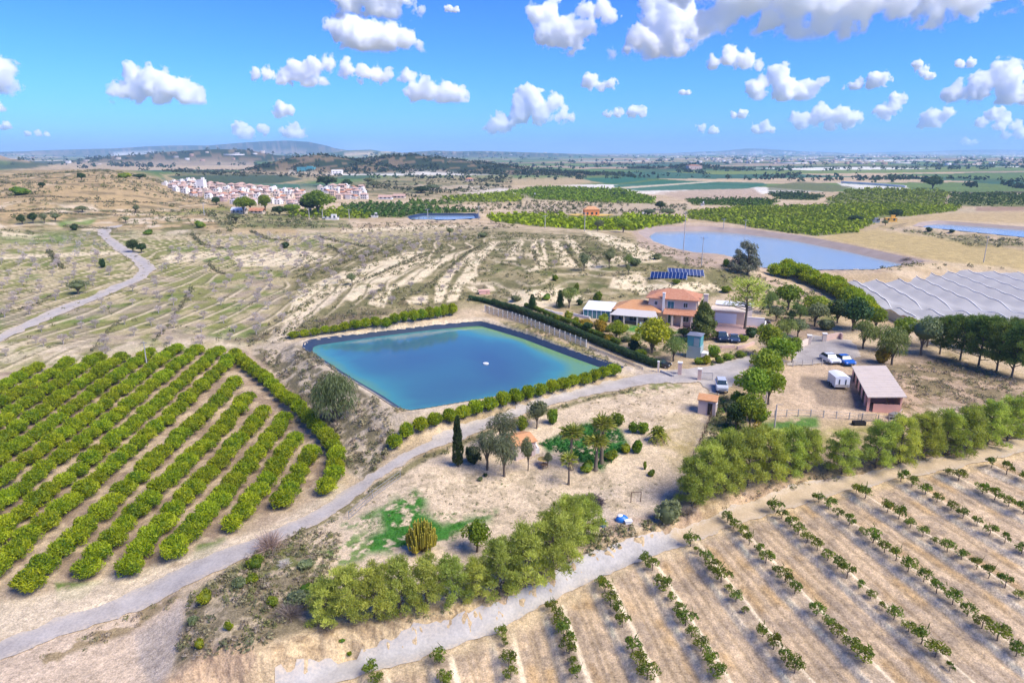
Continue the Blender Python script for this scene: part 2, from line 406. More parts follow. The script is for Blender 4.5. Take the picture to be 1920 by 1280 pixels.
_TS = np.exp(np.linspace(math.log(20), math.log(30000), 900))
def G(px, py):
    """photo px -> points on the ground (n,3)"""
    px = np.atleast_1d(np.asarray(px, float)); py = np.atleast_1d(np.asarray(py, float))
    r = ray(px, py); out = np.zeros((len(px), 3))
    for c in range(0, len(px), 400):
        q = r[c:c+400]
        P = q[:, None, :]*_TS[None, :, None]
        below = P[..., 2]+CH < Hq(P[..., 0], P[..., 1])
        k = np.where(below.any(1), below.argmax(1), len(_TS)-1); k = np.maximum(k, 1)
        lo = _TS[k-1].copy(); hi = _TS[k].copy()
        for _ in range(22):
            mid = (lo+hi)/2; p = q*mid[:, None]
            b = p[:, 2]+CH < Hq(p[:, 0], p[:, 1])
            hi = np.where(b, mid, hi); lo = np.where(b, lo, mid)
        p = q*hi[:, None]; p[:, 2] = Hq(p[:, 0], p[:, 1]); out[c:c+400] = p
    return out
def g1(px, py): return G([px], [py])[0]
def mpp(p):
    """metres per photo px at a world point"""
    return (p[1]*cp-(p[2]-CH)*sp)/F
# ------------------------------------------------------------------ what the ground is made of (albedo by place)
SAND = (.50, .40, .275); PALE = (.60, .51, .385); TAN = (.37, .28, .165); SCRUB = (.15, .125, .068); OLIVE = (.17, .165, .055); WEED = (.10, .17, .028)
PINK = (.46, .345, .26); GREY = (.36, .31, .26); OCHRE = (.54, .38, .19); BROWN = (.22, .155, .10); DAMP = (.27, .215, .165); STRAW = (.42, .33, .155); DKGREEN = (.025, .06, .022); TEAL = (.035, .13, .085)
PAVE = (.38, .245, .22)
# (outline in photo px, colour, edge softness px, noise size m, threshold, strength)
PAINT = [
 # --- left fields
 ([(-400, 420), (180, 425), (560, 440), (950, 430), (960, 470), (700, 520), (620, 580), (520, 640), (450, 662), (300, 672), (0, 700), (-500, 720)], (.40, .345, .205), 10, 5, 0, .9),
 ([(-400, 430), (180, 430), (560, 440), (900, 440), (840, 470), (690, 510), (600, 560), (500, 630), (440, 655), (0, 690), (-500, 700)], (.175, .195, .05), 14, 4.5, .48, .8),
 ([(-400, 430), (180, 430), (560, 440), (900, 440), (840, 470), (690, 510), (600, 560), (500, 630), (440, 655), (0, 690), (-500, 700)], WEED, 14, 9, .64, .6),
 ([(330, 520), (900, 440), (840, 470), (690, 510), (600, 560), (500, 630), (0, 690), (0, 560)], (.33, .26, .22), 20, 6, .55, .6),
 ([(-400, 640), (200, 640), (460, 630), (470, 660), (300, 668), (0, 695), (-400, 720)], PALE, 10, 4, .45, .6),
 # --- tan hill, upper left
 ([(-400, 330), (0, 320), (60, 312), (200, 312), (290, 330), (330, 350), (430, 385), (540, 400), (560, 440), (180, 425), (-400, 430)], (.40, .295, .155), 8, 12, 0, .9),
 ([(-400, 330), (0, 320), (200, 315), (330, 340), (460, 400), (430, 440), (-400, 440)], SCRUB, 10, 7, .56, .7),
 ([(-400, 385), (60, 380), (330, 395), (480, 420), (330, 440), (-400, 450)], PALE, 8, 9, .58, .8),
 ([(-400, 385), (60, 380), (330, 395), (480, 420), (330, 440), (-400, 450)], (.13, .14, .05), 8, 7, .60, .8),
 ([(380, 398), (540, 390), (560, 410), (650, 412), (660, 428), (420, 428)], (.30, .265, .14), 5, 6, 0, .9), ([(380, 398), (540, 390), (560, 410), (650, 412), (660, 428), (420, 428)], (.13, .15, .05), 5, 9, .5, .8),
 # --- rise in the middle, scrub and bare terraces
 ([(560, 470), (900, 430), (1160, 440), (1330, 480), (1420, 520), (1330, 560), (1210, 555), (1100, 585), (930, 565), (840, 585), (640, 600), (500, 640)], (.27, .235, .125), 12, 6, 0, .9),
 ([(560, 470), (900, 430), (1160, 440), (1330, 480), (1420, 520), (1330, 560), (1210, 555), (1100, 585), (930, 565), (860, 570), (640, 610), (540, 640)], (.15, .145, .065), 10, 3.2, .47, .85),
 ([(900, 440), (1250, 470), (1330, 500), (1200, 560), (1000, 580), (900, 560)], (.12, .14, .045), 10, 4.5, .60, .8),
 ([(420, 640), (560, 600), (690, 580), (860, 580), (830, 592), (560, 620), (520, 650)], (.17, .14, .085), 6, 2.5, .42, .85),
]
_strips = [
 [(690, 570), (697, 560), (750, 527), (800, 493), (853, 473), (873, 470), (827, 497), (790, 527), (740, 540), (727, 560), (720, 577)],
 [(813, 568), (817, 533), (840, 507), (887, 470), (907, 467), (867, 500), (847, 520), (833, 560), (827, 568)],
 [(837, 567), (840, 550), (880, 493), (920, 453), (937, 453), (913, 480), (893, 503), (897, 517), (873, 533), (857, 563)],
 [(640, 560), (650, 550), (720, 507), (773, 483), (820, 473), (780, 500), (727, 533), (660, 565)],
 [(560, 545), (640, 510), (760, 473), (800, 470), (700, 520), (620, 555), (540, 585)],
 [(947, 487), (953, 470), (977, 447), (983, 453), (973, 473), (967, 487)],
 [(993, 473), (1000, 447), (1007, 447), (1010, 473), (1027, 500), (993, 510), (983, 507), (1007, 497)],
 [(1013, 447), (1020, 443), (1023, 473), (1030, 497), (1020, 487)],
 [(1033, 450), (1040, 453), (1073, 500), (1057, 500), (1040, 473)],
 [(1046, 451), (1088, 504), (1073, 500), (1038, 453)],
 [(1063, 440), (1083, 457), (1110, 493), (1140, 500), (1107, 507), (1083, 480), (1060, 447)],
 [(756, 562), (803, 549), (803, 568), (756, 570)],
 [(1090, 430), (1130, 437), (1230, 470), (1240, 488), (1190, 480), (1120, 450)],
 [(1130, 480), (1220, 478), (1240, 490), (1150, 496)],
 [(640, 430), (840, 422), (900, 424), (640, 436)], [(560, 440), (640, 455), (700, 462), (600, 452)], [(430, 480), (560, 468), (640, 480), (560, 500), (450, 500)],
 [(300, 480), (420, 468), (430, 478), (320, 495)], [(880, 528), (925, 535), (930, 545), (890, 548), (875, 538)],
 [(1150, 520), (1200, 512), (1215, 530), (1190, 545), (1140, 540)], [(960, 545), (1060, 540), (1100, 560), (1000, 580), (950, 570)], [(1190, 535), (1330, 528), (1360, 545), (1200, 552)],
 [(500, 632), (540, 590), (630, 545), (640, 552), (560, 600), (520, 640)],
 [(-50, 430), (70, 440), (60, 448), (-60, 440)], [(0, 478), (240, 470), (240, 476), (0, 486)],
]
for _s in _strips: PAINT.append((_s, (.66, .56, .39), 2.2, 3, .3, .97))
PAINT += [
 ([(745, 568), (757, 560), (770, 572), (750, 575)], SCRUB, 2, 2, .4, .9), ([(785, 568), (793, 552), (799, 570)], SCRUB, 2, 2, .4, .9), ([(890, 536), (908, 533), (915, 541), (897, 544)], SCRUB, 2, 2, 0, .9),
 # track across the slope down to the pond corner
 ([(500, 640), (540, 603), (610, 560), (650, 540), (620, 568), (560, 610), (530, 640)], PALE, 3, 3, 0, .8),
 # --- bank round the blue pond
 ([(470, 645), (570, 635), (590, 665), (700, 735), (745, 770), (800, 770), (1000, 740), (960, 760), (880, 775), (760, 800), (720, 850), (690, 900), (640, 880), (600, 800), (540, 740), (470, 690)], (.44, .375, .29), 6, 3, 0, .9),
 ([(470, 650), (570, 650), (640, 705), (740, 775), (730, 850), (690, 900), (640, 870), (600, 800), (540, 740), (480, 690)], (.14, .125, .07), 6, 1.5, .50, .85),
 ([(560, 640), (570, 632), (740, 612), (905, 594), (930, 602), (1170, 685), (1160, 700), (1000, 736), (800, 772), (735, 768), (640, 705)], PALE, 4, 3, 0, .75),
 ([(925, 600), (1010, 610), (1180, 680), (1165, 690), (1080, 658), (990, 625)], (.26, .235, .10), 3, 1.5, .40, .85),
 # --- citrus orchard ground
 ([(-400, 700), (0, 700), (200, 675), (330, 660), (460, 655), (560, 745), (625, 820), (650, 880), (600, 950), (440, 1020), (250, 1110), (0, 1170), (-400, 1200)], (.44, .35, .255), 6, 4, 0, .95),
 ([(-400, 700), (0, 700), (200, 675), (330, 660), (460, 655), (560, 745), (625, 820), (640, 860), (600, 940), (440, 1000), (250, 1090), (0, 1150), (-400, 1180)], (.25, .185, .14), 6, 2.4, .5, .75),
 ([(100, 1090), (190, 1090), (170, 1120), (110, 1125)], WEED, 6, 1.5, .45, .9), ([(370, 1020), (420, 1010), (400, 1040), (360, 1050)], WEED, 6, 1.5, .42, .9), ([(530, 1000), (560, 975), (500, 985), (440, 1020)], OCHRE, 6, 1.2, .4, .6),
 ([(-200, 1150), (0, 1130), (200, 1085), (440, 1010), (560, 960), (640, 900), (650, 925), (450, 1030), (150, 1160), (-200, 1240)], PALE, 8, 2, .2, .8),
 # --- waste ground at the bottom corner
 ([(-300, 1230), (0, 1215), (200, 1165), (330, 1110), (350, 1130), (310, 1270), (310, 1400), (-300, 1400)], (.56, .45, .345), 8, 3, 0, .95),
 ([(255, 1190), (345, 1120), (350, 1170), (320, 1270), (290, 1290), (255, 1240)], (.40, .35, .31), 10, 3, 0, .8),
 ([(60, 1225), (180, 1175), (330, 1110), (350, 1120), (240, 1185), (130, 1225), (90, 1250)], (.22, .17, .085), 6, 1.2, .48, .8),
 ([(320, 1290), (330, 1240), (355, 1120), (470, 1045), (560, 990), (640, 960), (700, 1080), (600, 1180), (470, 1225), (385, 1236)], (.42, .35, .25), 8, 2, 0, .9),
 ([(320, 1290), (330, 1240), (355, 1120), (470, 1045), (560, 990), (630, 970), (640, 1080), (590, 1180), (470, 1215), (385, 1230)], (.17, .145, .09), 8, 1.1, .47, .85),
 ([(350, 1120), (470, 1040), (560, 990), (640, 990), (620, 1060), (480, 1090)], (.15, .17, .05), 8, 1.3, .50, .8),
 # --- sandy garden ground
 ([(560, 1000), (700, 905), (900, 815), (1100, 745), (1240, 715), (1330, 720), (1340, 800), (1290, 930), (1200, 1000), (1050, 1080), (900, 1135), (700, 1120), (600, 1080)], (.58, .475, .345), 8, 4, 0, .95),
 ([(740, 880), (1000, 880), (1250, 900), (1260, 960), (1000, 1000), (760, 960)], (.36, .30, .205), 10, .9, .58, .7),
 ([(1090, 740), (1280, 715), (1320, 760), (1240, 800), (1100, 790)], (.42, .335, .22), 8, 1.2, .55, .6),
 ([(1110, 925), (1240, 905), (1290, 930), (1230, 985), (1080, 985)], (.42, .36, .30), 10, 3, .3, .6), ([(1080, 975), (1230, 970), (1210, 1000), (1060, 1040)], (.36, .27, .21), 6, 2, .4, .8),
 ([(1230, 780), (1320, 770), (1330, 800), (1290, 930), (1270, 900), (1240, 850)], (.42, .345, .21), 8, 2, .42, .7),
 ([(645, 985), (720, 945), (780, 918), (800, 935), (790, 960), (830, 985), (930, 960), (920, 975), (850, 1000), (850, 1015), (800, 1020), (740, 1035), (680, 1035), (690, 1010), (720, 990), (710, 965), (690, 980)], (.035, .17, .018), 12, 1.0, .40, .97),
 ([(580, 1040), (660, 1000), (720, 990), (680, 1050), (600, 1065)], (.09, .19, .03), 8, .8, .47, .85),
 ([(1015, 832), (1040, 818), (1090, 795), (1120, 790), (1160, 805), (1180, 830), (1170, 848), (1140, 855), (1130, 880), (1080, 868), (1070, 850), (1040, 840), (1030, 850)], (.03, .15, .025), 8, 1.0, .33, .97),
 ([(1060, 748), (1150, 735), (1240, 715), (1290, 722), (1240, 735), (1130, 745)], (.16, .19, .05), 5, 1.2, .53, .8),
 ([(560, 1003), (700, 908), (800, 850), (900, 812), (1000, 775), (1100, 745), (1200, 724), (1200, 729), (1100, 752), (1000, 783), (900, 822), (800, 862), (710, 918), (640, 968)], (.16, .15, .06), 4, 1.0, .34, .85),
 ([(1235, 815), (1280, 800), (1310, 800), (1290, 860)], (.30, .24, .08), 10, 2, .45, .6),
 # strip of weeds beside the fence
 ([(1345, 740), (1365, 740), (1400, 800), (1400, 840), (1290, 880), (1310, 830)], (.11, .135, .045), 6, 1.2, .40, .85),
 # --- horse yard
 ([(1445, 688), (1590, 678), (1640, 770), (1690, 790), (1425, 785)], (.50, .385, .275), 5, 3, 0, .95),
 ([(1502, 706), (1560, 704), (1615, 735), (1620, 768), (1535, 758), (1525, 732), (1500, 725)], DAMP, 4, 3, 0, .9),
 ([(1415, 786), (1700, 790), (1700, 830), (1500, 830), (1420, 850)], (.46, .36, .225), 6, 3, 0, .9),
 ([(1420, 790), (1530, 783), (1535, 800), (1480, 810), (1420, 805)], (.06, .18, .025), 8, 1.5, .38, .9), ([(1520, 810), (1660, 795), (1640, 830), (1540, 835)], (.22, .22, .06), 8, 2, .42, .8),
 ([(1400, 840), (1430, 800), (1440, 830)], OCHRE, 8, 2, .3, .6),
 # rough ground beside the stables
 ([(1640, 690), (1690, 660), (1780, 670), (1920, 720), (2100, 740), (2100, 770), (1900, 780), (1740, 830), (1680, 790)], (.40, .30, .215), 8, 3, 0, .9),
 ([(1650, 690), (1780, 660), (1920, 710), (1900, 780), (1740, 830), (1690, 790)], (.20, .165, .09), 8, 1.4, .46, .85), ([(1690, 770), (1830, 760), (1800, 790), (1700, 800)], PALE, 8, 1.6, .48, .7),
 ([(1250, 930), (1420, 880), (1550, 870), (1700, 840), (1920, 790), (1920, 830), (1700, 880), (1400, 940), (1260, 985)], (.24, .185, .10), 8, 2, .3, .7),
 # --- villa grounds
 ([(930, 565), (1100, 600), (1200, 605), (1300, 640), (1420, 660), (1300, 690), (1230, 690), (1130, 650)], (.42, .33, .225), 6, 3, 0, .9),
 ([(940, 570), (1100, 605), (1200, 610), (1250, 660), (1220, 680), (1130, 645)], (.11, .13, .045), 6, 1.6, .52, .8), ([(1160, 606), (1260, 615), (1290, 622), (1240, 632), (1170, 622)], (.05, .20, .03), 4, 2, .3, .9),
 ([(1310, 668), (1420, 650), (1400, 668), (1330, 684)], (.55, .45, .25), 4, 1.4, .48, .9),
 ([(1560, 640), (1640, 640), (1690, 670), (1640, 690), (1580, 685)], (.34, .27, .20), 8, 2, .3, .8),
 ([(1420, 520), (1540, 560), (1570, 600), (1500, 620), (1430, 590)], (.17, .20, .06), 8, 2.5, .45, .8), ([(1420, 512), (1450, 520), (1500, 548), (1560, 570), (1562, 595), (1530, 570), (1480, 548), (1425, 525)], PINK, 3, 2, 0, .9),
 ([(1440, 590), (1560, 605), (1560, 640), (1440, 630)], (.30, .22, .165), 8, 2.5, .35, .8),
 ([(1210, 672), (1235, 690), (1280, 700), (1200, 712), (1160, 700), (1170, 690)], PALE, 5, 2, 0, .7),
 ([(1100, 640), (1180, 685), (1230, 698), (1200, 704), (1100, 655)], (.47, .40, .33), 4, 2, 0, .8),
 # --- round the grey reservoirs and the fields beyond
 ([(1185, 432), (1215, 420), (1340, 420), (1420, 428), (1560, 450), (1760, 490), (1640, 512), (1500, 510), (1300, 500), (1200, 462)], (.40, .31, .245), 5, 5, 0, .95),
 ([(1530, 445), (1600, 432), (1640, 430), (1760, 445), (1930, 470), (2200, 500), (2200, 520), (1920, 508), (1760, 490), (1620, 462)], STRAW, 4, 8, 0, .95),
 ([(1680, 410), (1760, 400), (1930, 396), (2200, 400), (2200, 430), (1930, 420), (1750, 412), (1700, 425), (1640, 430)], (.43, .33, .18), 4, 8, 0, .95),
 ([(1650, 425), (1740, 436), (1920, 448), (1920, 462), (1820, 462), (1760, 445)], (.16, .16, .07), 4, 3, .42, .8), ([(1560, 500), (1740, 492), (1900, 500), (1890, 508), (1740, 503), (1600, 512)], (.50, .40, .255), 4, 4, .3, .8),
 ([(1230, 362), (1330, 352), (1410, 352), (1440, 372), (1460, 384), (1600, 386), (1600, 392), (1440, 392), (1290, 376)], (.40, .31, .235), 3, 10, 0, .95),
 ([(930, 345), (960, 335), (1080, 332), (1130, 342), (1030, 352), (960, 358)], (.43, .33, .20), 4, 10, 0, .9),
 ([(640, 345), (760, 330), (960, 330), (960, 350), (800, 372), (700, 375)], (.33, .26, .155), 6, 12, .3, .8), ([(640, 345), (760, 330), (960, 330), (960, 350), (800, 372), (700, 375)], (.11, .12, .05), 6, 16, .56, .8),
 ([(960, 384), (1290, 382), (1300, 402), (960, 402)], (.40, .33, .235), 3, 8, 0, .9),
 ([(1830, 388), (1930, 386), (1930, 396), (1830, 396)], (.28, .18, .13), 2, 8, .2, .8),
 ([(1570, 343), (1700, 352), (1715, 360), (1640, 358), (1580, 350)], (.62, .60, .57), 2, 8, 0, .9),
 ([(300, 326), (520, 322), (600, 320), (640, 330), (560, 345), (420, 350), (320, 345)], (.38, .29, .18), 4, 10, .3, .8),
]
GREENF = [  # far cropped fields: outline px, soil colour, crop leaf colour, row gap
 [(820, 372), (950, 361), (985, 368), (975, 378), (900, 380), (850, 378)],
 [(955, 360), (1010, 352), (1165, 356), (1228, 372), (1225, 382), (1120, 380), (1000, 374), (985, 366)],
 [(912, 407), (960, 402), (1100, 404), (1190, 404), (1285, 410), (1280, 418), (1230, 424), (1190, 432), (1110, 432), (1000, 424), (930, 416)],
 [(1290, 398), (1380, 390), (1550, 386), (1680, 384), (1800, 388), (1790, 396), (1700, 406), (1640, 410), (1640, 418), (1600, 436), (1530, 443), (1440, 432), (1380, 420), (1290, 410)],
 [(1545, 378), (1590, 358), (1640, 355), (1780, 360), (1768, 386), (1560, 384)],
 [(1786, 363), (1930, 366), (2150, 372), (2150, 392), (1930, 388), (1772, 386)],
 [(1284, 374), (1430, 373), (1462, 377), (1440, 388), (1300, 384)],
 [(640, 402), (640, 385), (700, 380), (770, 384), (900, 398), (800, 401), (760, 408), (700, 408)],
 [(540, 408), (545, 396), (640, 392), (700, 404), (690, 410)],
 [(1440, 362), (1500, 362), (1545, 368), (1530, 376), (1460, 374)],
 [(770, 376), (830, 378), (870, 382), (800, 386), (760, 382)],
]
for _f in GREENF: PAINT.append((_f, (.13, .155, .045), 1.5, 6, 0, .9))
PAINT += [
 ([(1090, 334), (1205, 332), (1215, 338), (1150, 345), (1110, 340)], TEAL, 1, 10, 0, .95), ([(1150, 347), (1240, 338), (1430, 343), (1440, 347), (1400, 354), (1200, 358), (1155, 354)], TEAL, 1, 10, 0, .95),
 ([(1150, 352), (1330, 340), (1345, 341), (1170, 354)], PALE, .7, 10, 0, .8), ([(1440, 350), (1500, 340), (1600, 350), (1560, 360), (1440, 358)], (.13, .14, .07), 1.5, 10, 0, .8),
 ([(315, 330), (400, 328), (530, 328), (570, 336), (520, 344), (430, 347), (340, 340)], (.05, .085, .05), 1.2, 10, 0, .95), ([(330, 325), (500, 326), (480, 329), (330, 328)], (.10, .11, .06), 1, 10, 0, .8), ([(470, 344), (560, 346), (565, 356), (520, 352)], TEAL, 1, 10, 0, .8),
 ([(-100, 308), (80, 302), (130, 304), (60, 316), (-100, 322)], (.05, .075, .04), 1, 10, 0, .9), ([(60, 316), (140, 306), (230, 306), (330, 312), (250, 318), (160, 316)], (.40, .31, .20), 2, 14, .35, .8),
 ([(290, 400), (420, 388), (460, 396), (330, 404)], (.20, .22, .05), 3, 8, .35, .8), ([(120, 412), (180, 411), (170, 422), (100, 426)], (.12, .22, .04), 3, 5, .3, .8), ([(-20, 444), (140, 440), (140, 452), (-20, 458)], (.13, .20, .05), 4, 6, .4, .8),
 ([(640, 288), (725, 283), (750, 287), (700, 290), (650, 292)], (.52, .42, .30), 1, 30, 0, .9),
]

def lerp(a, b, t): return a*(1-t[:, None]) + np.asarray(b)[None]*t[:, None]

def ground_col(x, y, z):
    px, py, dep = proj(x, y, z)
    r = np.hypot(x, y)
    n1 = fbm(x/14, y/14, 51); n2 = fbm(x/3, y/3, 53)
    c = np.tile(np.array(SAND)[None], (len(x), 1))
    c = lerp(c, TAN, sstep(.45, .62, n1)*.7)
    # the far plain: strips of fields, groves, bare soil and plastic
    far = sstep(420, 700, r)
    if (far > 0).any():
        k = far > 0; X = x[k]*.96+y[k]*.28; Y = -x[k]*.28+y[k]*.96
        wob = (fbm(X/900, Y/900, 61)-.5)*260
        def cells(sx, sy, s):
            j = np.floor((Y+wob)/sy); off = _hash(j, j*0, s)*sx
            i = np.floor((X+off+wob*.6)/sx); return _hash(i, j, s+1), _hash(i, j, s+2)
        a, b = cells(330, 170, 71); a2, b2 = cells(900, 480, 75)
        sel = b2 < .15; a = np.where(sel, a2, a)
        pal = np.array([(.36, .27, .18), (.10, .16, .055), (.06, .115, .06), (.15, .20, .06), (.42, .33, .22), (.09, .16, .05), (.25, .19, .12), (.10, .10, .055), (.05, .12, .08), (.30, .24, .17), (.12, .18, .06), (.62, .60, .56)])
        fc = pal[np.clip((a*len(pal)).astype(int), 0, len(pal)-1)]
        fc = fc*(.8+.45*fbm(X/60, Y/25, 81))[:, None]
        c[k] = c[k]*(1-far[k])[:, None] + fc*far[k][:, None]
        # wooded ridges
        wood = np.zeros(k.sum())
        for (ln, zz, w), amt in zip(RIDGE_W, (1, 1, 1, 1, .35, 1, .15, 1, 1, 1)):
            wood = np.maximum(wood, amt*sstep(1.5*w, .9*w, pdist(ln, x[k], y[k])))
        nz = fbm(x[k]/22, y[k]/22, 83)
        hillc = np.where((nz > .44)[:, None], np.array((.03, .048, .024))[None], np.array((.17, .13, .08))[None])
        c[k] = c[k]*(1-wood)[:, None] + hillc*wood[:, None]
    for poly, colr, soft, ns, thr, st in PAINT:
        P = np.array(poly, float); lo = P.min(0)-soft-2; hi = P.max(0)+soft+2
        k = (px > lo[0]) & (px < hi[0]) & (py > lo[1]) & (py < hi[1]) & (y > 0)
        if not k.any(): continue
        d = sdf(P, px[k], py[k])
        m = sstep(soft, -soft, d + (n2[k]-.5)*soft*1.6)*st
        if thr > 0: m = m*sstep(thr-.07, thr+.07, fbm(x[k]/ns, y[k]/ns, int(abs(P[0, 0]+3*P[0, 1])) % 97, 4))
        c[k] = lerp(c[k], colr, m)
    # terrace lines: along the fields on the left, round the contours of the hills
    FZ = np.array([(-400, 470), (180, 440), (560, 436), (930, 440), (880, 480), (700, 560), (560, 605), (480, 650), (0, 700), (-400, 720)], float)
    k = (px > -400) & (px < 960) & (py > 430) & (py < 720) & (y > 0); X, Y = x[k], y[k]
    m = sstep(12, -12, sdf(FZ, px[k], py[k])); q0, q1 = at_z(np.array([490., 660.]), np.array([618., 538.]), 4.5); dv = (q1-q0)/np.linalg.norm(q1-q0)
    sc = (-(X-q0[0])*dv[1]+(Y-q0[1])*dv[0])/4.3 + (fbm(X/42, Y/42, 111, 3)-.5)*5.0; fr = sc % 1
    on_ = sstep(.30, .48, fbm(X/16, Y/16, 113, 3))
    cc = c[k]; cc = lerp(cc, (.64, .54, .38), np.exp(-((fr-.30)/.08)**2)*m*on_*.9); cc = lerp(cc, (.13, .12, .06), np.exp(-((fr-.45)/.065)**2)*m*on_*.9); c[k] = cc
    HZ = np.array([(-400, 330), (0, 322), (200, 316), (340, 345), (470, 400), (560, 440), (180, 445), (-400, 470)], float)
    k = (px > -400) & (px < 600) & (py > 312) & (py < 470) & (y > 0); X, Y = x[k], y[k]
    m = sstep(8, -8, sdf(HZ, px[k], py[k])); fr = (z[k]/1.25+(fbm(X/60, Y/60, 115, 3)-.5)*2.2) % 1; on_ = sstep(.40, .55, fbm(X/40, Y/40, 117, 3))
    cc = c[k]; cc = lerp(cc, (.56, .45, .31), np.exp(-((fr-.35)/.10)**2)*m*on_*.75); cc = lerp(cc, (.13, .115, .06), np.exp(-((fr-.52)/.07)**2)*m*on_*.75); c[k] = cc
    MZ = np.array([(880, 440), (1160, 445), (1330, 490), (1300, 540), (1100, 575), (930, 560), (860, 540)], float)
    k = (px > 840) & (px < 1360) & (py > 430) & (py < 590) & (y > 0); X, Y = x[k], y[k]
    m = sstep(10, -10, sdf(MZ, px[k], py[k])); fr = (z[k]/.75+(fbm(X/20, Y/20, 119, 3)-.5)*2.0) % 1; on_ = sstep(.36, .5, fbm(X/9, Y/9, 121, 3))
    cc = c[k]; cc = lerp(cc, (.58, .49, .35), np.exp(-((fr-.35)/.12)**2)*m*on_*.75); c[k] = cc
    # cut bank, dirt track and young orchard
    k = (r < 240) & (y > 0)
    X, Y = x[k], y[k]; d = sdf(LOWPOLY, X, Y)
    cc = c[k]
    low = sstep(.6, -.6, d)
    nA = fbm(X/1.6, Y/1.6, 91); nB = fbm(X/5, Y/5, 93)
    base = lerp(np.tile(np.array((.46, .365, .245))[None], (len(X), 1)), OCHRE, sstep(.40, .65, nB)*.5)
    t, on = rowdist(X, Y); at = np.abs(t)
    inter = lerp(np.tile(np.array((.52, .40, .275))[None], (len(X), 1)), (.33, .265, .205), sstep(.48, .64, nA)*.7)
    inter = lerp(inter, (.43, .275, .11), sstep(.5, .66, fbm(X/4+3, Y/4, 97))*np.exp(-((at-1.7)/.5)**2)*.55)
    inter = lerp(inter, (.66, .56, .42), np.exp(-((at-.84)/.30)**4)*(.75+.4*nB))
    inter = lerp(inter, (.24, .185, .13), np.exp(-((at-1.15)/.12)**2)*.45*sstep(.35, .6, fbm(X/2, Y/2, 101)))
    inter = lerp(inter, (.27, .20, .12), np.exp(-((at-2.1)/.16)**2)*.5)
    inter = lerp(inter, (.34, .285, .225), np.exp(-(at/.45)**2)*.6)
    base = base*(1-on)[:, None] + inter*on[:, None]
    tr = np.array([_lowxy(p) for p in TRACK])
    dt = pdist(tr, X, Y)
    base = lerp(base, (.54, .435, .29), sstep(2.6, 1.4, dt + (nA-.5)*2.2)*.7*sstep(27, 16, X))
    base = lerp(base, (.60, .46, .27), sstep(2.8, 1.0, dt + (nA-.5)*2)*.8*sstep(14, 24, X))
    face = np.exp(-((d-.1)/.95)**2)
    ec = lerp(np.tile(np.array((.52, .40, .245))[None], (len(X), 1)), (.33, .24, .145), sstep(.45, .60, fbm((X+z[k]*.9)/.7, (Y+z[k]*1.3)/.7, 99))*.8)
    ec = lerp(ec, (.44, .31, .22), sstep(.5, .6, nB)*.6)
    cc = cc*(1-low)[:, None] + base*low[:, None]
    cc = cc*(1-face)[:, None] + ec*face[:, None]
    c[k] = cc
    c = c*np.array([1.22, 1.16, 1.02])
    return np.clip(c*(.88+.28*fbm(x/1.3, y/1.3, 57, 3))[:, None], 0, .8)

TRACK = [(520, 1300), (600, 1272), (720, 1235), (830, 1205), (920, 1175), (1000, 1130), (1070, 1088), (1160, 1050), (1280, 1008), (1400, 962), (1520, 922), (1660, 892), (1780, 866), (1920, 832), (2100, 790)]
TRACK_Z = [-3.2, -3.2, -3.0, -2.8, -2.7, -2.5, -2.3, -2.1, -1.7, -1.3, -1.0, -.5, 0, .6, 1]

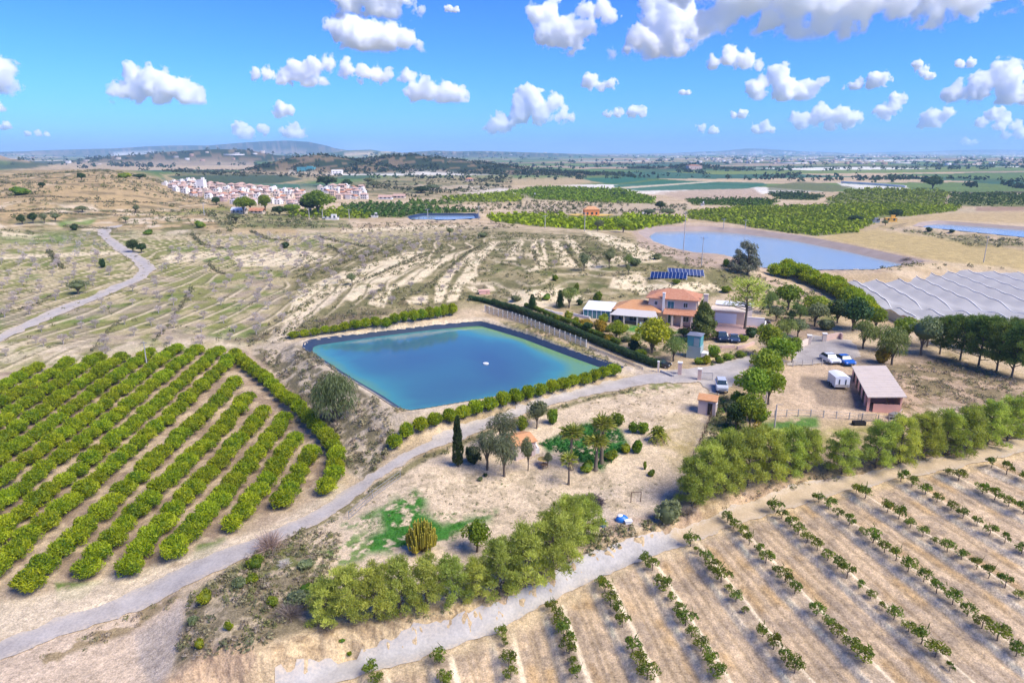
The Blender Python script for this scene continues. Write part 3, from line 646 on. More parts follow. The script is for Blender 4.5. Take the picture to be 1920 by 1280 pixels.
# ------------------------------------------------------------------ ground material
def mat_ground(name, bump=.55, detail=1.0):
    m, nt, out = newmat(name)
    b = N(nt, 'ShaderNodeBsdfPrincipled'); b.inputs['Roughness'].default_value = .95; b.inputs['Specular IOR Level'].default_value = .1
    at = N(nt, 'ShaderNodeAttribute', attribute_name='col')
    geo = N(nt, 'ShaderNodeNewGeometry')
    n1 = N(nt, 'ShaderNodeTexNoise'); n1.inputs['Scale'].default_value = 2.1; n1.inputs['Detail'].default_value = 7; n1.inputs['Roughness'].default_value = .68
    n2 = N(nt, 'ShaderNodeTexNoise'); n2.inputs['Scale'].default_value = .33; n2.inputs['Detail'].default_value = 6
    L(nt, geo.outputs['Position'], n1.inputs['Vector']); L(nt, geo.outputs['Position'], n2.inputs['Vector'])
    r1 = N(nt, 'ShaderNodeMapRange'); r1.inputs[1].default_value = .3; r1.inputs[2].default_value = .7; r1.inputs[3].default_value = .70; r1.inputs[4].default_value = 1.22
    r2 = N(nt, 'ShaderNodeMapRange'); r2.inputs[1].default_value = .3; r2.inputs[2].default_value = .7; r2.inputs[3].default_value = .85; r2.inputs[4].default_value = 1.12
    L(nt, n1.outputs['Fac'], r1.inputs[0]); L(nt, n2.outputs['Fac'], r2.inputs[0])
    n4 = N(nt, 'ShaderNodeTexNoise'); n4.inputs['Scale'].default_value = 7.5; n4.inputs['Detail'].default_value = 4; n4.inputs['Roughness'].default_value = .75; L(nt, geo.outputs['Position'], n4.inputs['Vector'])
    r4 = N(nt, 'ShaderNodeMapRange'); r4.inputs[1].default_value = .33; r4.inputs[2].default_value = .62; r4.inputs[3].default_value = .58; r4.inputs[4].default_value = 1.16; L(nt, n4.outputs['Fac'], r4.inputs[0])
    m4 = N(nt, 'ShaderNodeMath', operation='MULTIPLY'); L(nt, r4.outputs[0], m4.inputs[0]); L(nt, r1.outputs[0], m4.inputs[1])
    mm = N(nt, 'ShaderNodeMath', operation='MULTIPLY'); L(nt, m4.outputs[0], mm.inputs[0]); L(nt, r2.outputs[0], mm.inputs[1])
    vm = N(nt, 'ShaderNodeVectorMath', operation='SCALE'); L(nt, at.outputs['Color'], vm.inputs[0]); L(nt, mm.outputs[0], vm.inputs[3])
    L(nt, vm.outputs[0], b.inputs['Base Color'])
    # clods, ruts, tufts
    n3 = N(nt, 'ShaderNodeTexNoise'); n3.inputs['Scale'].default_value = 1.1; n3.inputs['Detail'].default_value = 8; n3.inputs['Roughness'].default_value = .7
    L(nt, geo.outputs['Position'], n3.inputs['Vector'])
    bp = N(nt, 'ShaderNodeBump'); bp.inputs['Strength'].default_value = bump; bp.inputs['Distance'].default_value = .6
    L(nt, n3.outputs['Fac'], bp.inputs['Height']); L(nt, bp.outputs[0], b.inputs['Normal'])
    L(nt, b.outputs[0], out.inputs[0])
    return m
M_GROUND = mat_ground('earth')

def grid_faces(nr, nc, wrap):
    i, j = np.meshgrid(np.arange(nr-1), np.arange(nc if wrap else nc-1), indexing='ij')
    j2 = (j+1) % nc
    return np.stack([i*nc+j, i*nc+j2, (i+1)*nc+j2, (i+1)*nc+j], -1).reshape(-1, 4)[:, ::-1]

V = np.stack([GX, GY, GZ], -1).reshape(-1, 3)
me = np_mesh('terrain', V, grid_faces(NR, NT, True), M_GROUND, ground_col(V[:, 0], V[:, 1], V[:, 2]), smooth=True)
tag(link('terrain', me), kind='structure')
print('terrain', round(time.time()-T0, 1))

# ------------------------------------------------------------------ sheets laid on the ground
def sheet(name, poly, mat, off=.05, step=1.0, z=None, attr=None, colfn=None, world=False, jag=0):
    """a closed outline (photo px, or world xy) triangulated and draped"""
    P = np.asarray(poly, float) if world else G(*np.asarray(poly, float).T)[:, :2]
    P = resample(P, step)
    if jag: P = P + (np.stack([fbm(P[:, 0]/.9, P[:, 1]/.9, 5, 3), fbm(P[:, 0]/.9, P[:, 1]/.9, 15, 3)], 1)-.5)*jag
    lo, hi = P.min(0), P.max(0)
    gx, gy = np.meshgrid(np.arange(lo[0], hi[0], step), np.arange(lo[1], hi[1], step))
    gx = gx.ravel() + rng.uniform(-.12, .12, gx.size)*step; gy = gy.ravel() + rng.uniform(-.12, .12, gy.size)*step
    k = sdf(P, gx, gy) < -.45*step
    Q = np.vstack([P, np.stack([gx[k], gy[k]], 1)])
    n = len(P)
    vs, es, fs, *_ = geometry.delaunay_2d_cdt([Vector(q) for q in Q], [], [list(range(n))], 1, 1e-6)
    W = np.array([(v[0], v[1]) for v in vs])
    zz = z(W[:, 0], W[:, 1]) if callable(z) else (Hq(W[:, 0], W[:, 1]) + off) if z is None else np.full(len(W), z)
    V = np.column_stack([W, zz]); fs = np.array([f for f in fs if len(f) == 3])
    a = V[fs[:, 1]]-V[fs[:, 0]]; b = V[fs[:, 2]]-V[fs[:, 0]]
    if np.sum(a[:, 0]*b[:, 1]-a[:, 1]*b[:, 0]) < 0: fs = fs[:, ::-1]
    me = np_mesh(name, V, fs, mat, colfn(V) if colfn else None, smooth=True, attrs=attr(V) if attr else None)
    o = link(name, me); tag(o, kind='structure'); return o

def mat_asphalt(name, col, patch):
    m, nt, out = newmat(name)
    b = N(nt, 'ShaderNodeBsdfPrincipled'); b.inputs['Roughness'].default_value = .9; b.inputs['Specular IOR Level'].default_value = .15
    geo = N(nt, 'ShaderNodeNewGeometry')
    n1 = N(nt, 'ShaderNodeTexNoise'); n1.inputs['Scale'].default_value = .45; n1.inputs['Detail'].default_value = 8; n1.inputs['Roughness'].default_value = .65
    n2 = N(nt, 'ShaderNodeTexNoise'); n2.inputs['Scale'].default_value = 5; n2.inputs['Detail'].default_value = 6
    L(nt, geo.outputs['Position'], n1.inputs['Vector']); L(nt, geo.outputs['Position'], n2.inputs['Vector'])
    cr = N(nt, 'ShaderNodeMix', data_type='RGBA'); cr.inputs[6].default_value = (*col, 1); cr.inputs[7].default_value = (*patch, 1)
    mr = N(nt, 'ShaderNodeMapRange'); mr.inputs[1].default_value = .38; mr.inputs[2].default_value = .66; L(nt, n1.outputs['Fac'], mr.inputs[0]); L(nt, mr.outputs[0], cr.inputs[0])
    at = N(nt, 'ShaderNodeAttribute', attribute_name='verge')       # dust washed in from the verges
    cd = N(nt, 'ShaderNodeMix', data_type='RGBA'); cd.inputs[7].default_value = (.50, .42, .32, 1)
    ad = N(nt, 'ShaderNodeMath', operation='MULTIPLY'); L(nt, at.outputs['Fac'], ad.inputs[0])
    md = N(nt, 'ShaderNodeMapRange'); md.inputs[1].default_value = .3; md.inputs[2].default_value = .6; L(nt, n2.outputs['Fac'], md.inputs[0]); L(nt, md.outputs[0], ad.inputs[1])
    L(nt, ad.outputs[0], cd.inputs[0]); L(nt, cr.outputs[2], cd.inputs[6])
    n5 = N(nt, 'ShaderNodeTexNoise'); n5.inputs['Scale'].default_value = .16; n5.inputs['Detail'].default_value = 2; L(nt, geo.outputs['Position'], n5.inputs['Vector'])
    mv = N(nt, 'ShaderNodeMapRange'); mv.inputs[1].default_value = .3; mv.inputs[2].default_value = .7; mv.inputs[3].default_value = .88; mv.inputs[4].default_value = 1.1; L(nt, n2.outputs['Fac'], mv.inputs[0])
    vm = N(nt, 'ShaderNodeVectorMath', operation='SCALE'); L(nt, cd.outputs[2], vm.inputs[0]); L(nt, mv.outputs[0], vm.inputs[3])
    L(nt, vm.outputs[0], b.inputs['Base Color'])
    L(nt, b.outputs[0], out.inputs[0]); return m
M_ROAD = mat_asphalt('old_asphalt', (.47, .425, .375), (.33, .295, .262))
M_ROAD2 = mat_asphalt('grey_asphalt', (.38, .345, .31), (.28, .25, .23))
M_PAVE = mat_asphalt('reddish_paving', (.46, .29, .25), (.38, .235, .205))

def verge(P):
    W = G(*np.asarray(P, float).T)[:, :2]
    return lambda V: {'verge': np.exp(sdf(W, V[:, 0], V[:, 1])/.40)*1.3 + .12}

ROAD = [(-160, 1290), (0, 1201), (150, 1146), (300, 1086), (450, 1021), (560, 976), (640, 926), (720, 874), (790, 832), (850, 801), (920, 780), (1000, 752), (1100, 725), (1200, 703), (1262, 694), (1290, 690), (1335, 685), (1400, 668), (1418, 671), (1402, 692), (1375, 722), (1352, 742), (1330, 735), (1310, 716), (1200, 723), (1100, 743), (1000, 771), (900, 809), (800, 847), (700, 906), (620, 968), (540, 1009), (430, 1061), (330, 1111), (200, 1166), (60, 1216), (0, 1238), (-160, 1320)]
sheet('road', ROAD, M_ROAD, .07, .45, attr=verge(ROAD), jag=1.1)
ROAD2 = [(-200, 690), (0, 628), (50, 603), (117, 573), (167, 557), (207, 537), (247, 522), (262, 507), (250, 490), (217, 470), (197, 453), (182, 437), (183, 431), (200, 426), (232, 421), (228, 425), (212, 429), (206, 437), (208, 445), (227, 457), (253, 473), (282, 491), (293, 504), (280, 516), (240, 537), (187, 561), (113, 591), (50, 618), (0, 643), (-200, 712)]
sheet('road', ROAD2, M_ROAD, .10, 1.6, attr=verge(ROAD2), jag=1.6)
YARD = [(1500, 643), (1520, 628), (1560, 632), (1600, 640), (1615, 668), (1590, 678), (1478, 686), (1492, 662)]
sheet('pavement', YARD, M_ROAD2, .07, .8, attr=verge(YARD), jag=1.2)
_t = np.array([_lowxy(p) for p in TRACK]); _t = resample(_t, .8, closed=False)
_n = np.gradient(_t, axis=0); _n = np.stack([-_n[:, 1], _n[:, 0]], 1)/np.linalg.norm(_n, axis=1)[:, None]; _w = np.interp(_t[:, 0], [8, 20], [.82, 1.25])+.15*np.sin(np.arange(len(_t))*.21)
_cut = int(np.argmin(np.abs(_t[:, 0]-15)))
M_TRK = mat_asphalt('gravel_track', (.37, .345, .31), (.46, .43, .385)); M_TRK2 = mat_asphalt('sandy_track', (.56, .425, .26), (.46, .345, .20))
for _a, _b, _m in ((0, _cut+1, M_TRK), (_cut, len(_t), M_TRK2)):
    _P = np.vstack([(_t+_n*_w[:, None])[_a:_b], (_t-_n*_w[:, None])[_a:_b][::-1]])
    sheet('track', _P, _m, .07, .5, world=True, jag=.8, attr=lambda V, _P=_P: {'verge': np.exp(sdf(_P, V[:, 0], V[:, 1])/.3)*.8+.05})
PATIO = [(1180, 592), (1235, 600), (1290, 590), (1330, 590), (1400, 596), (1440, 606), (1432, 628), (1385, 640), (1330, 636), (1292, 632), (1278, 622), (1240, 606)]
sheet('driveway', PATIO, M_PAVE, .06, .8, attr=verge(PATIO))

# pond liners and water
M_LINER = mat_plain('black_pond_liner', (.028, .045, .075), .45, .3, 1.2, spec=.5)
M_LINER2 = mat_plain('earthen_pond_bank', (.36, .28, .225), .9, .25, .3)
def grow(P, d):
    c = P.mean(0); return c + (P-c)*(1+d/np.hypot(*(P-c).T))[:, None]
def mat_water(name, deep, shallow, edge, rough, turq=None, mix=.35):
    m, nt, out = newmat(name)
    b = N(nt, 'ShaderNodeBsdfPrincipled'); b.inputs['Roughness'].default_value = rough; b.inputs['IOR'].default_value = 1.33; b.inputs['Specular IOR Level'].default_value = .5
    at = N(nt, 'ShaderNodeAttribute', attribute_name='shallow'); geo = N(nt, 'ShaderNodeNewGeometry')
    n = N(nt, 'ShaderNodeTexNoise'); n.inputs['Scale'].default_value = .055; n.inputs['Detail'].default_value = 5; n.inputs['Distortion'].default_value = .8
    L(nt, geo.outputs['Position'], n.inputs['Vector'])
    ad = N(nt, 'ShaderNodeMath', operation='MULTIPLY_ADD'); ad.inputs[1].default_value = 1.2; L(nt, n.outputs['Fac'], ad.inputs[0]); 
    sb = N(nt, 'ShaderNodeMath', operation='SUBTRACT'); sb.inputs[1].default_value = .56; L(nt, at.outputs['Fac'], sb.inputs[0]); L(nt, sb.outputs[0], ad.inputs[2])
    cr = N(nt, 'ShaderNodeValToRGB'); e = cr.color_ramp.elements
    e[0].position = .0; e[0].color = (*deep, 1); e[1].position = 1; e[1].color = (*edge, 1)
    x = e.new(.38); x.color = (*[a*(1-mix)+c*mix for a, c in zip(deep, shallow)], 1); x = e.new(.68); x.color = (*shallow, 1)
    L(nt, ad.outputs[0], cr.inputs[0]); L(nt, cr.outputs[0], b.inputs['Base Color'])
    nb = N(nt, 'ShaderNodeTexNoise'); nb.inputs['Scale'].default_value = 2.2; nb.inputs['Detail'].default_value = 3
    mp = N(nt, 'ShaderNodeMapping'); mp.inputs['Scale'].default_value = (.5, 1.6, 1); L(nt, geo.outputs['Position'], mp.inputs[0]); L(nt, mp.outputs[0], nb.inputs['Vector'])
    bp = N(nt, 'ShaderNodeBump'); bp.inputs['Strength'].default_value = .12; bp.inputs['Distance'].default_value = .05; L(nt, nb.outputs['Fac'], bp.inputs['Height']); L(nt, bp.outputs[0], b.inputs['Normal'])
    L(nt, b.outputs[0], out.inputs[0]); return m
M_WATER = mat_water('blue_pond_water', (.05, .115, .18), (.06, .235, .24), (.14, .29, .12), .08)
M_WATER2 = mat_water('grey_pond_water', (.24, .30, .315), (.25, .31, .32), (.25, .29, .30), .16)
for nm, poly, zw, ml, mw in (('blue', POND, ZW, M_LINER, M_WATER), ('grey', POND2, 4.3, M_LINER2, M_WATER2), ('far', POND3, 2.2, M_LINER2, M_WATER2), ('small', POND4, 3.3, M_LINER, M_WATER2)):
    st = 1.0 if nm == 'blue' else 4.0
    _pp, zr, rw, so_, si, dep = next(q for q in PONDS if q[0] is poly)
    def lz(X, Y):
        d = sdf(poly, X, Y); return np.where(d < 0, zr - np.minimum(dep, -d*si), zr) + .07
    sheet('pond_liner', grow(poly, .3), ml, 0, st, z=lz, world=True)
    # shore distance gives the water its shallow colour
    if nm == 'blue':
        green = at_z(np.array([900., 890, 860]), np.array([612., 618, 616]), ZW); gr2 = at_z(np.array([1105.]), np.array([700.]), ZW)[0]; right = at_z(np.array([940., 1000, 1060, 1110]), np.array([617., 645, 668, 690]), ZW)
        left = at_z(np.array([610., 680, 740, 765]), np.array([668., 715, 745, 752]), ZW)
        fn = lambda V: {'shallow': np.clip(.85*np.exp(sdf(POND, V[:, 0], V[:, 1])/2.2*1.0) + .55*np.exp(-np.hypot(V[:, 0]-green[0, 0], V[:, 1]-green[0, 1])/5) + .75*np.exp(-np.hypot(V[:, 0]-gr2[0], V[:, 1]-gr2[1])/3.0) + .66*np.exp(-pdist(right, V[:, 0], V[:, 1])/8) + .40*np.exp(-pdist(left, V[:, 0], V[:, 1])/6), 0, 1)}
    else: fn = lambda V: {'shallow': np.zeros(len(V))}
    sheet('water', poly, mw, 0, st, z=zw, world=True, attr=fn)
print('sheets', round(time.time()-T0, 1))
# ------------------------------------------------------------------ camera, sun, sky, air
cam = bpy.data.cameras.new('camera'); co = bpy.data.objects.new('camera', cam); COL.objects.link(co)
co.location = (0, 0, CH); co.rotation_euler = (math.pi/2-PITCH, 0, 0)
cam.sensor_width = 36; cam.lens = 24.0; cam.clip_end = 150000; cam.clip_start = 1
SC.camera = co
SUN_EL, SUN_AZ = R(50), R(120)          # azimuth from +Y towards +X
sd = Vector((math.sin(SUN_AZ)*math.cos(SUN_EL), math.cos(SUN_AZ)*math.cos(SUN_EL), math.sin(SUN_EL)))
sl = bpy.data.lights.new('sun', 'SUN'); sl.energy = 3.3; sl.angle = R(36); sl.color = (1, .925, .79)
so = bpy.data.objects.new('sun', sl); COL.objects.link(so); so.rotation_euler = sd.to_track_quat('Z', 'Y').to_euler(); so.location = (0, 0, 200)
w = bpy.data.worlds.new('World'); SC.world = w; w.use_nodes = True
nt = w.node_tree; nt.nodes.clear()
sky = N(nt, 'ShaderNodeTexSky', sky_type='NISHITA'); sky.sun_disc = False; sky.sun_elevation = SUN_EL; sky.sun_rotation = SUN_AZ; sky.air_density = 1.0; sky.dust_density = .5; sky.ozone_density = 1.5; sky.altitude = 100
hs = N(nt, 'ShaderNodeMix', data_type='RGBA', blend_type='MULTIPLY'); hs.inputs[0].default_value = 1; hs.inputs[7].default_value = (.084, .203, .50, 1)      # a clear, deep blue winter sky
bg = N(nt, 'ShaderNodeBackground'); bg.inputs['Strength'].default_value = .14
wo = N(nt, 'ShaderNodeOutputWorld')
gm = N(nt, 'ShaderNodeGamma'); gm.inputs[1].default_value = 1.38
L(nt, sky.outputs[0], gm.inputs[0]); L(nt, gm.outputs[0], hs.inputs[6]); L(nt, hs.outputs[2], bg.inputs[0]); L(nt, bg.outputs[0], wo.inputs[0])
vs = SC.view_settings; vs.view_transform = 'Standard'; vs.look = 'None'; vs.gamma = 1; vs.use_curve_mapping = False; vs.exposure = .88
SC.display_settings.display_device = 'sRGB'
cy = SC.cycles
cy.max_bounces = 48; cy.diffuse_bounces = 3; cy.glossy_bounces = 3; cy.transmission_bounces = 4; cy.volume_bounces = 48; cy.transparent_max_bounces = 8
cy.use_denoising = True; cy.use_adaptive_sampling = True; cy.adaptive_threshold = .02; cy.caustics_reflective = False; cy.caustics_refractive = False
cy.volume_step_rate = .35; cy.volume_max_steps = 256

HAZE = 1.2e-4
def mat_vol(name, col, dens, g):
    m, nt, out = newmat(name)
    v = N(nt, 'ShaderNodeVolumePrincipled'); v.inputs['Color'].default_value = (*col, 1); v.inputs['Density'].default_value = dens; v.inputs['Anisotropy'].default_value = g
    L(nt, v.outputs[0], out.inputs['Volume']); return m
hz = MB().box((0, 0, 90), (110000, 110000, 240)).build('haze', mat_vol('air', (.46, .74, 1.0), HAZE, .0)); tag(hz, kind='stuff')

# ------------------------------------------------------------------ cumulus clouds at one base height over the plain
CLOUDS = [
 ('broad cumulus cloud cut by the edge of the view above the tan hill', [(10, 160, 26), (40, 150, 26), (65, 160, 26), (75, 150, 18), (30, 172, 22)]),
 ('flat low cloud just beneath the broad edge cloud over the tan hill', [(8, 203, 13), (22, 204, 14), (38, 204, 11), (50, 206, 7)]),
 ('wide dome-backed cumulus cloud alone above the far mesa and village', [(290, 150, 14), (300, 165, 20), (330, 165, 23), (350, 173, 22), (380, 182, 20), (400, 190, 13), (272, 182, 16), (256, 185, 9), (300, 188, 14), (340, 192, 13)]),
 ('tall cumulus cloud rising out of the top of the view', [(672, 20, 24), (700, 8, 32), (735, 10, 36), (770, 18, 28), (665, 42, 14), (690, 42, 22), (725, 44, 24), (760, 44, 22), (788, 48, 12)]),
 ('puffy cumulus cloud directly beneath the tallest cloud', [(662, 85, 18), (690, 93, 26), (720, 95, 26), (748, 97, 22), (778, 100, 18), (797, 106, 9), (652, 76, 10)]),
 ('long arched cloud stretched above the wooded ridge', [(510, 152, 7), (530, 154, 11), (558, 156, 15), (585, 146, 17), (610, 140, 17), (640, 136, 12), (670, 145, 14), (700, 151, 13), (725, 153, 15), (742, 153, 8), (600, 162, 13), (628, 166, 9)]),
 ('small stepped cloud beside the long arched cloud', [(772, 155, 9), (785, 162, 9), (800, 166, 11), (790, 184, 17), (815, 183, 19), (840, 185, 17), (862, 189, 15), (845, 175, 9)]),
 ('little two-lobed puff under the long arched cloud', [(550, 212, 12), (563, 215, 9), (540, 222, 6)]),
 ('low ragged cloud resting on the far mesa', [(476, 238, 8), (470, 250, 12), (490, 254, 11), (514, 249, 9)]),
 ('low round puff at the end of the far mesa', [(556, 252, 10), (567, 249, 13), (580, 254, 9)]),
 ('tiny puff low above the tan hill', [(57, 241, 7), (48, 243, 5)]), ('thin flat wisp low beside the tan hill', [(90, 254, 5), (110, 253, 6), (125, 255, 4)]),
 ('tiny puff high beside the tallest cloud', [(852, 49, 6), (864, 50, 5)]),
 ('ragged broken cumulus with a side lobe, standing clear of the great cloud', [(1000, 60, 16), (1025, 55, 19), (1020, 82, 22), (1050, 80, 22), (1065, 98, 19), (1085, 80, 17), (1090, 52, 14), (1115, 52, 15), (1134, 60, 10), (1062, 116, 10)]),
 ('slanting cumulus bank joined to the flank of the great cloud', [(1195, 35, 18), (1225, 30, 22), (1250, 40, 23), (1202, 65, 22), (1235, 70, 27), (1268, 78, 24), (1182, 95, 20), (1210, 103, 22), (1250, 103, 22), (1142, 122, 9), (1160, 117, 14), (1230, 118, 12)]),
 ('great grey-bottomed cloud filling the upper corner of the sky', [(1262, 0, 28), (1320, 5, 36), (1380, 15, 40), (1440, 25, 42), (1330, 55, 26), (1300, 78, 15), (1400, 66, 28), (1450, 76, 20), (1500, 72, 22), (1540, 76, 22), (1568, 78, 12), (1500, 25, 42), (1560, 25, 42), (1620, 20, 42), (1680, 20, 42), (1740, 15, 40), (1800, 5, 38), (1860, 0, 34), (1910, 0, 30), (1650, 50, 20), (1700, 52, 16)]),
 ('loaf-shaped cloud just under the great cloud', [(1310, 135, 11), (1340, 124, 15), (1365, 131, 16), (1390, 142, 9)]),
 ('tower-topped cumulus cloud with a low tail over the reservoir', [(1390, 180, 16), (1402, 165, 12), (1425, 156, 16), (1436, 146, 12), (1440, 180, 21), (1470, 186, 13), (1490, 176, 14), (1506, 171, 9)]),
 ('slim rising cloud next to the tower-topped cumulus', [(1545, 174, 5), (1570, 171, 10), (1595, 166, 12), (1613, 161, 10)]),
 ('small cloud with two humps over the orange house', [(1098, 165, 13), (1115, 173, 10), (1135, 172, 9)]),
 ('heaped cumulus cloud over the middle of the plain', [(985, 185, 14), (970, 197, 12), (1000, 200, 18), (975, 215, 19), (1010, 215, 18), (1035, 202, 15), (1050, 220, 12), (1065, 224, 8), (940, 235, 17), (960, 227, 12), (925, 245, 11)]),
 ('narrow flat cloud over the plain beside the heaped cumulus', [(1130, 221, 6), (1150, 219, 8), (1175, 216, 10), (1192, 217, 8)]),
 ('tiny flat puff over the plain', [(1262, 184, 5), (1272, 184, 4)]), ('small slanting puff below the grey-bottomed cloud', [(1672, 138, 8), (1685, 148, 8), (1695, 157, 7)]), ('small flat puff above the broad domed cloud', [(1745, 137, 7), (1765, 135, 8)]),
 ('broad domed cumulus cloud over the netted field', [(1825, 150, 20), (1845, 150, 18), (1800, 165, 18), (1775, 171, 15), (1750, 180, 16), (1790, 184, 17), (1830, 178, 21), (1870, 186, 16), (1900, 194, 13), (1735, 188, 10)]),
 ('ragged cloud below the broad domed cumulus', [(1710, 226, 14), (1730, 221, 12), (1715, 237, 10), (1700, 235, 9)]), ('loose bank of cloud below the tail of the domed cumulus', [(1820, 220, 12), (1800, 234, 10), (1840, 230, 11), (1860, 240, 9), (1830, 240, 9)]),
 ('low flat cloud near the skyline under the domed cumulus', [(1845, 256, 7), (1870, 256, 9), (1885, 255, 6)]), ('small upright cloud between the wide bank and the domed cumulus', [(1620, 216, 12), (1635, 206, 12), (1645, 196, 10), (1630, 224, 9)]),
 ('wide low bank of cloud over the straw field', [(1480, 230, 14), (1510, 221, 16), (1540, 226, 16), (1565, 227, 14), (1460, 226, 9), (1530, 238, 12)]), ('low puff beside the wide bank of cloud', [(1395, 246, 9), (1410, 243, 10), (1425, 246, 7)]),
 ('tiny puff above the low puff beside the wide bank', [(1370, 221, 8), (1355, 222, 6)]), ('faint low cloud over the hilltop house', [(1300, 244, 7), (1320, 247, 8), (1295, 241, 5)]), ('tiny cloud at the skyline above the straw field', [(1775, 269, 8), (1790, 270, 6)]),
]
def mat_cloud(blobs, zb, size, dens, seed):
    """vapour: a smooth union of puffs, eaten into by noise, thinning out at its skin and cut flat at the base"""
    m, nt, out = newmat('cloud_vapour')
    v = N(nt, 'ShaderNodeVolumePrincipled'); v.inputs['Color'].default_value = (.999, .999, 1, 1); v.inputs['Anisotropy'].default_value = .2
    geo = N(nt, 'ShaderNodeNewGeometry')
    off = N(nt, 'ShaderNodeVectorMath', operation='ADD'); off.inputs[1].default_value = (seed*977., seed*331., seed*53.); L(nt, geo.outputs['Position'], off.inputs[0])
    nz = N(nt, 'ShaderNodeTexNoise'); nz.inputs['Scale'].default_value = .75/size; nz.inputs['Detail'].default_value = 6; nz.inputs['Roughness'].default_value = .62; nz.inputs['Distortion'].default_value = .2
    L(nt, off.outputs[0], nz.inputs['Vector'])
    cur = None
    for x, y, z, r in blobs:
        d = N(nt, 'ShaderNodeVectorMath', operation='DISTANCE'); d.inputs[1].default_value = (x, y, z); L(nt, geo.outputs['Position'], d.inputs[0])
        f = N(nt, 'ShaderNodeMath', operation='MULTIPLY_ADD'); f.inputs[1].default_value = -1/size; f.inputs[2].default_value = r/size; L(nt, d.outputs['Value'], f.inputs[0])
        if cur is None: cur = f.outputs[0]
        else:
            q = N(nt, 'ShaderNodeMath', operation='SMOOTH_MAX'); q.inputs[2].default_value = .25; L(nt, cur, q.inputs[0]); L(nt, f.outputs[0], q.inputs[1]); cur = q.outputs[0]
    n2 = N(nt, 'ShaderNodeMath', operation='MULTIPLY_ADD'); n2.inputs[1].default_value = 4.0; n2.inputs[2].default_value = -2.0; L(nt, nz.outputs['Fac'], n2.inputs[0])
    a = N(nt, 'ShaderNodeMath', operation='ADD'); L(nt, cur, a.inputs[0]); L(nt, n2.outputs[0], a.inputs[1])
    sep = N(nt, 'ShaderNodeSeparateXYZ'); L(nt, geo.outputs['Position'], sep.inputs[0])
    mr = N(nt, 'ShaderNodeMapRange', interpolation_type='SMOOTHSTEP'); mr.inputs[1].default_value = .0; mr.inputs[2].default_value = .42; mr.inputs[3].default_value = 0; mr.inputs[4].default_value = dens; L(nt, a.outputs[0], mr.inputs[0])
    fl = N(nt, 'ShaderNodeMapRange', interpolation_type='SMOOTHSTEP'); fl.inputs[1].default_value = zb-.25*size; fl.inputs[2].default_value = zb+.3*size; L(nt, sep.outputs['Z'], fl.inputs[0])
    mm = N(nt, 'ShaderNodeMath', operation='MULTIPLY'); L(nt, mr.outputs[0], mm.inputs[0]); L(nt, fl.outputs[0], mm.inputs[1])
    L(nt, mm.outputs[0], v.inputs['Density']); L(nt, v.outputs[0], out.inputs['Volume']); return m
def make_cloud(label, blobs, i):
    B = np.array(blobs, float); B[:, 2] *= CLOUD_GROW
    base = min((B[:, 1]+B[:, 2]*.7).max(), 274)
    D = min((900-CH)/((285-base)/F), 26000)
    px2m = D/F; zb = CH + (285-base)*px2m; rr = random.Random(i)
    W = [((px-960)*px2m, D+rr.uniform(-.4, .4)*r*px2m, CH+(285-py)*px2m, r*px2m) for px, py, r in B]
    size = float(np.percentile(B[:, 2], 60))*px2m
    m = MB()
    for x, y, z, r in W: m.ico((x, y, z), r+.55*size, 2)
    v = np.array(m.v); v[:, 2] = np.maximum(v[:, 2], zb-.3*size)
    me0 = np_mesh('cloud', v, np.array(m.f)); o = link('cloud', me0)
    md = o.modifiers.new('r', 'REMESH'); md.mode = 'VOXEL'; md.voxel_size = size*.22
    bpy.context.view_layer.update()
    ev = o.evaluated_get(bpy.context.evaluated_depsgraph_get()); me = bpy.data.meshes.new_from_object(ev)
    o.modifiers.clear(); o.data = me; me.name = 'cloud'; bpy.data.meshes.remove(me0)
    me.materials.clear(); me.materials.append(mat_cloud(W, zb, size, CLOUD_OD/size, i+1))
    tag(o, label, 'cloud', 'cumulus clouds')
CLOUD_GROW = 1.1
CLOUD_OD = 6.0
for i, (lb, bl) in enumerate(CLOUDS): make_cloud(lb, bl, i)
print('sky', round(time.time()-T0, 1))
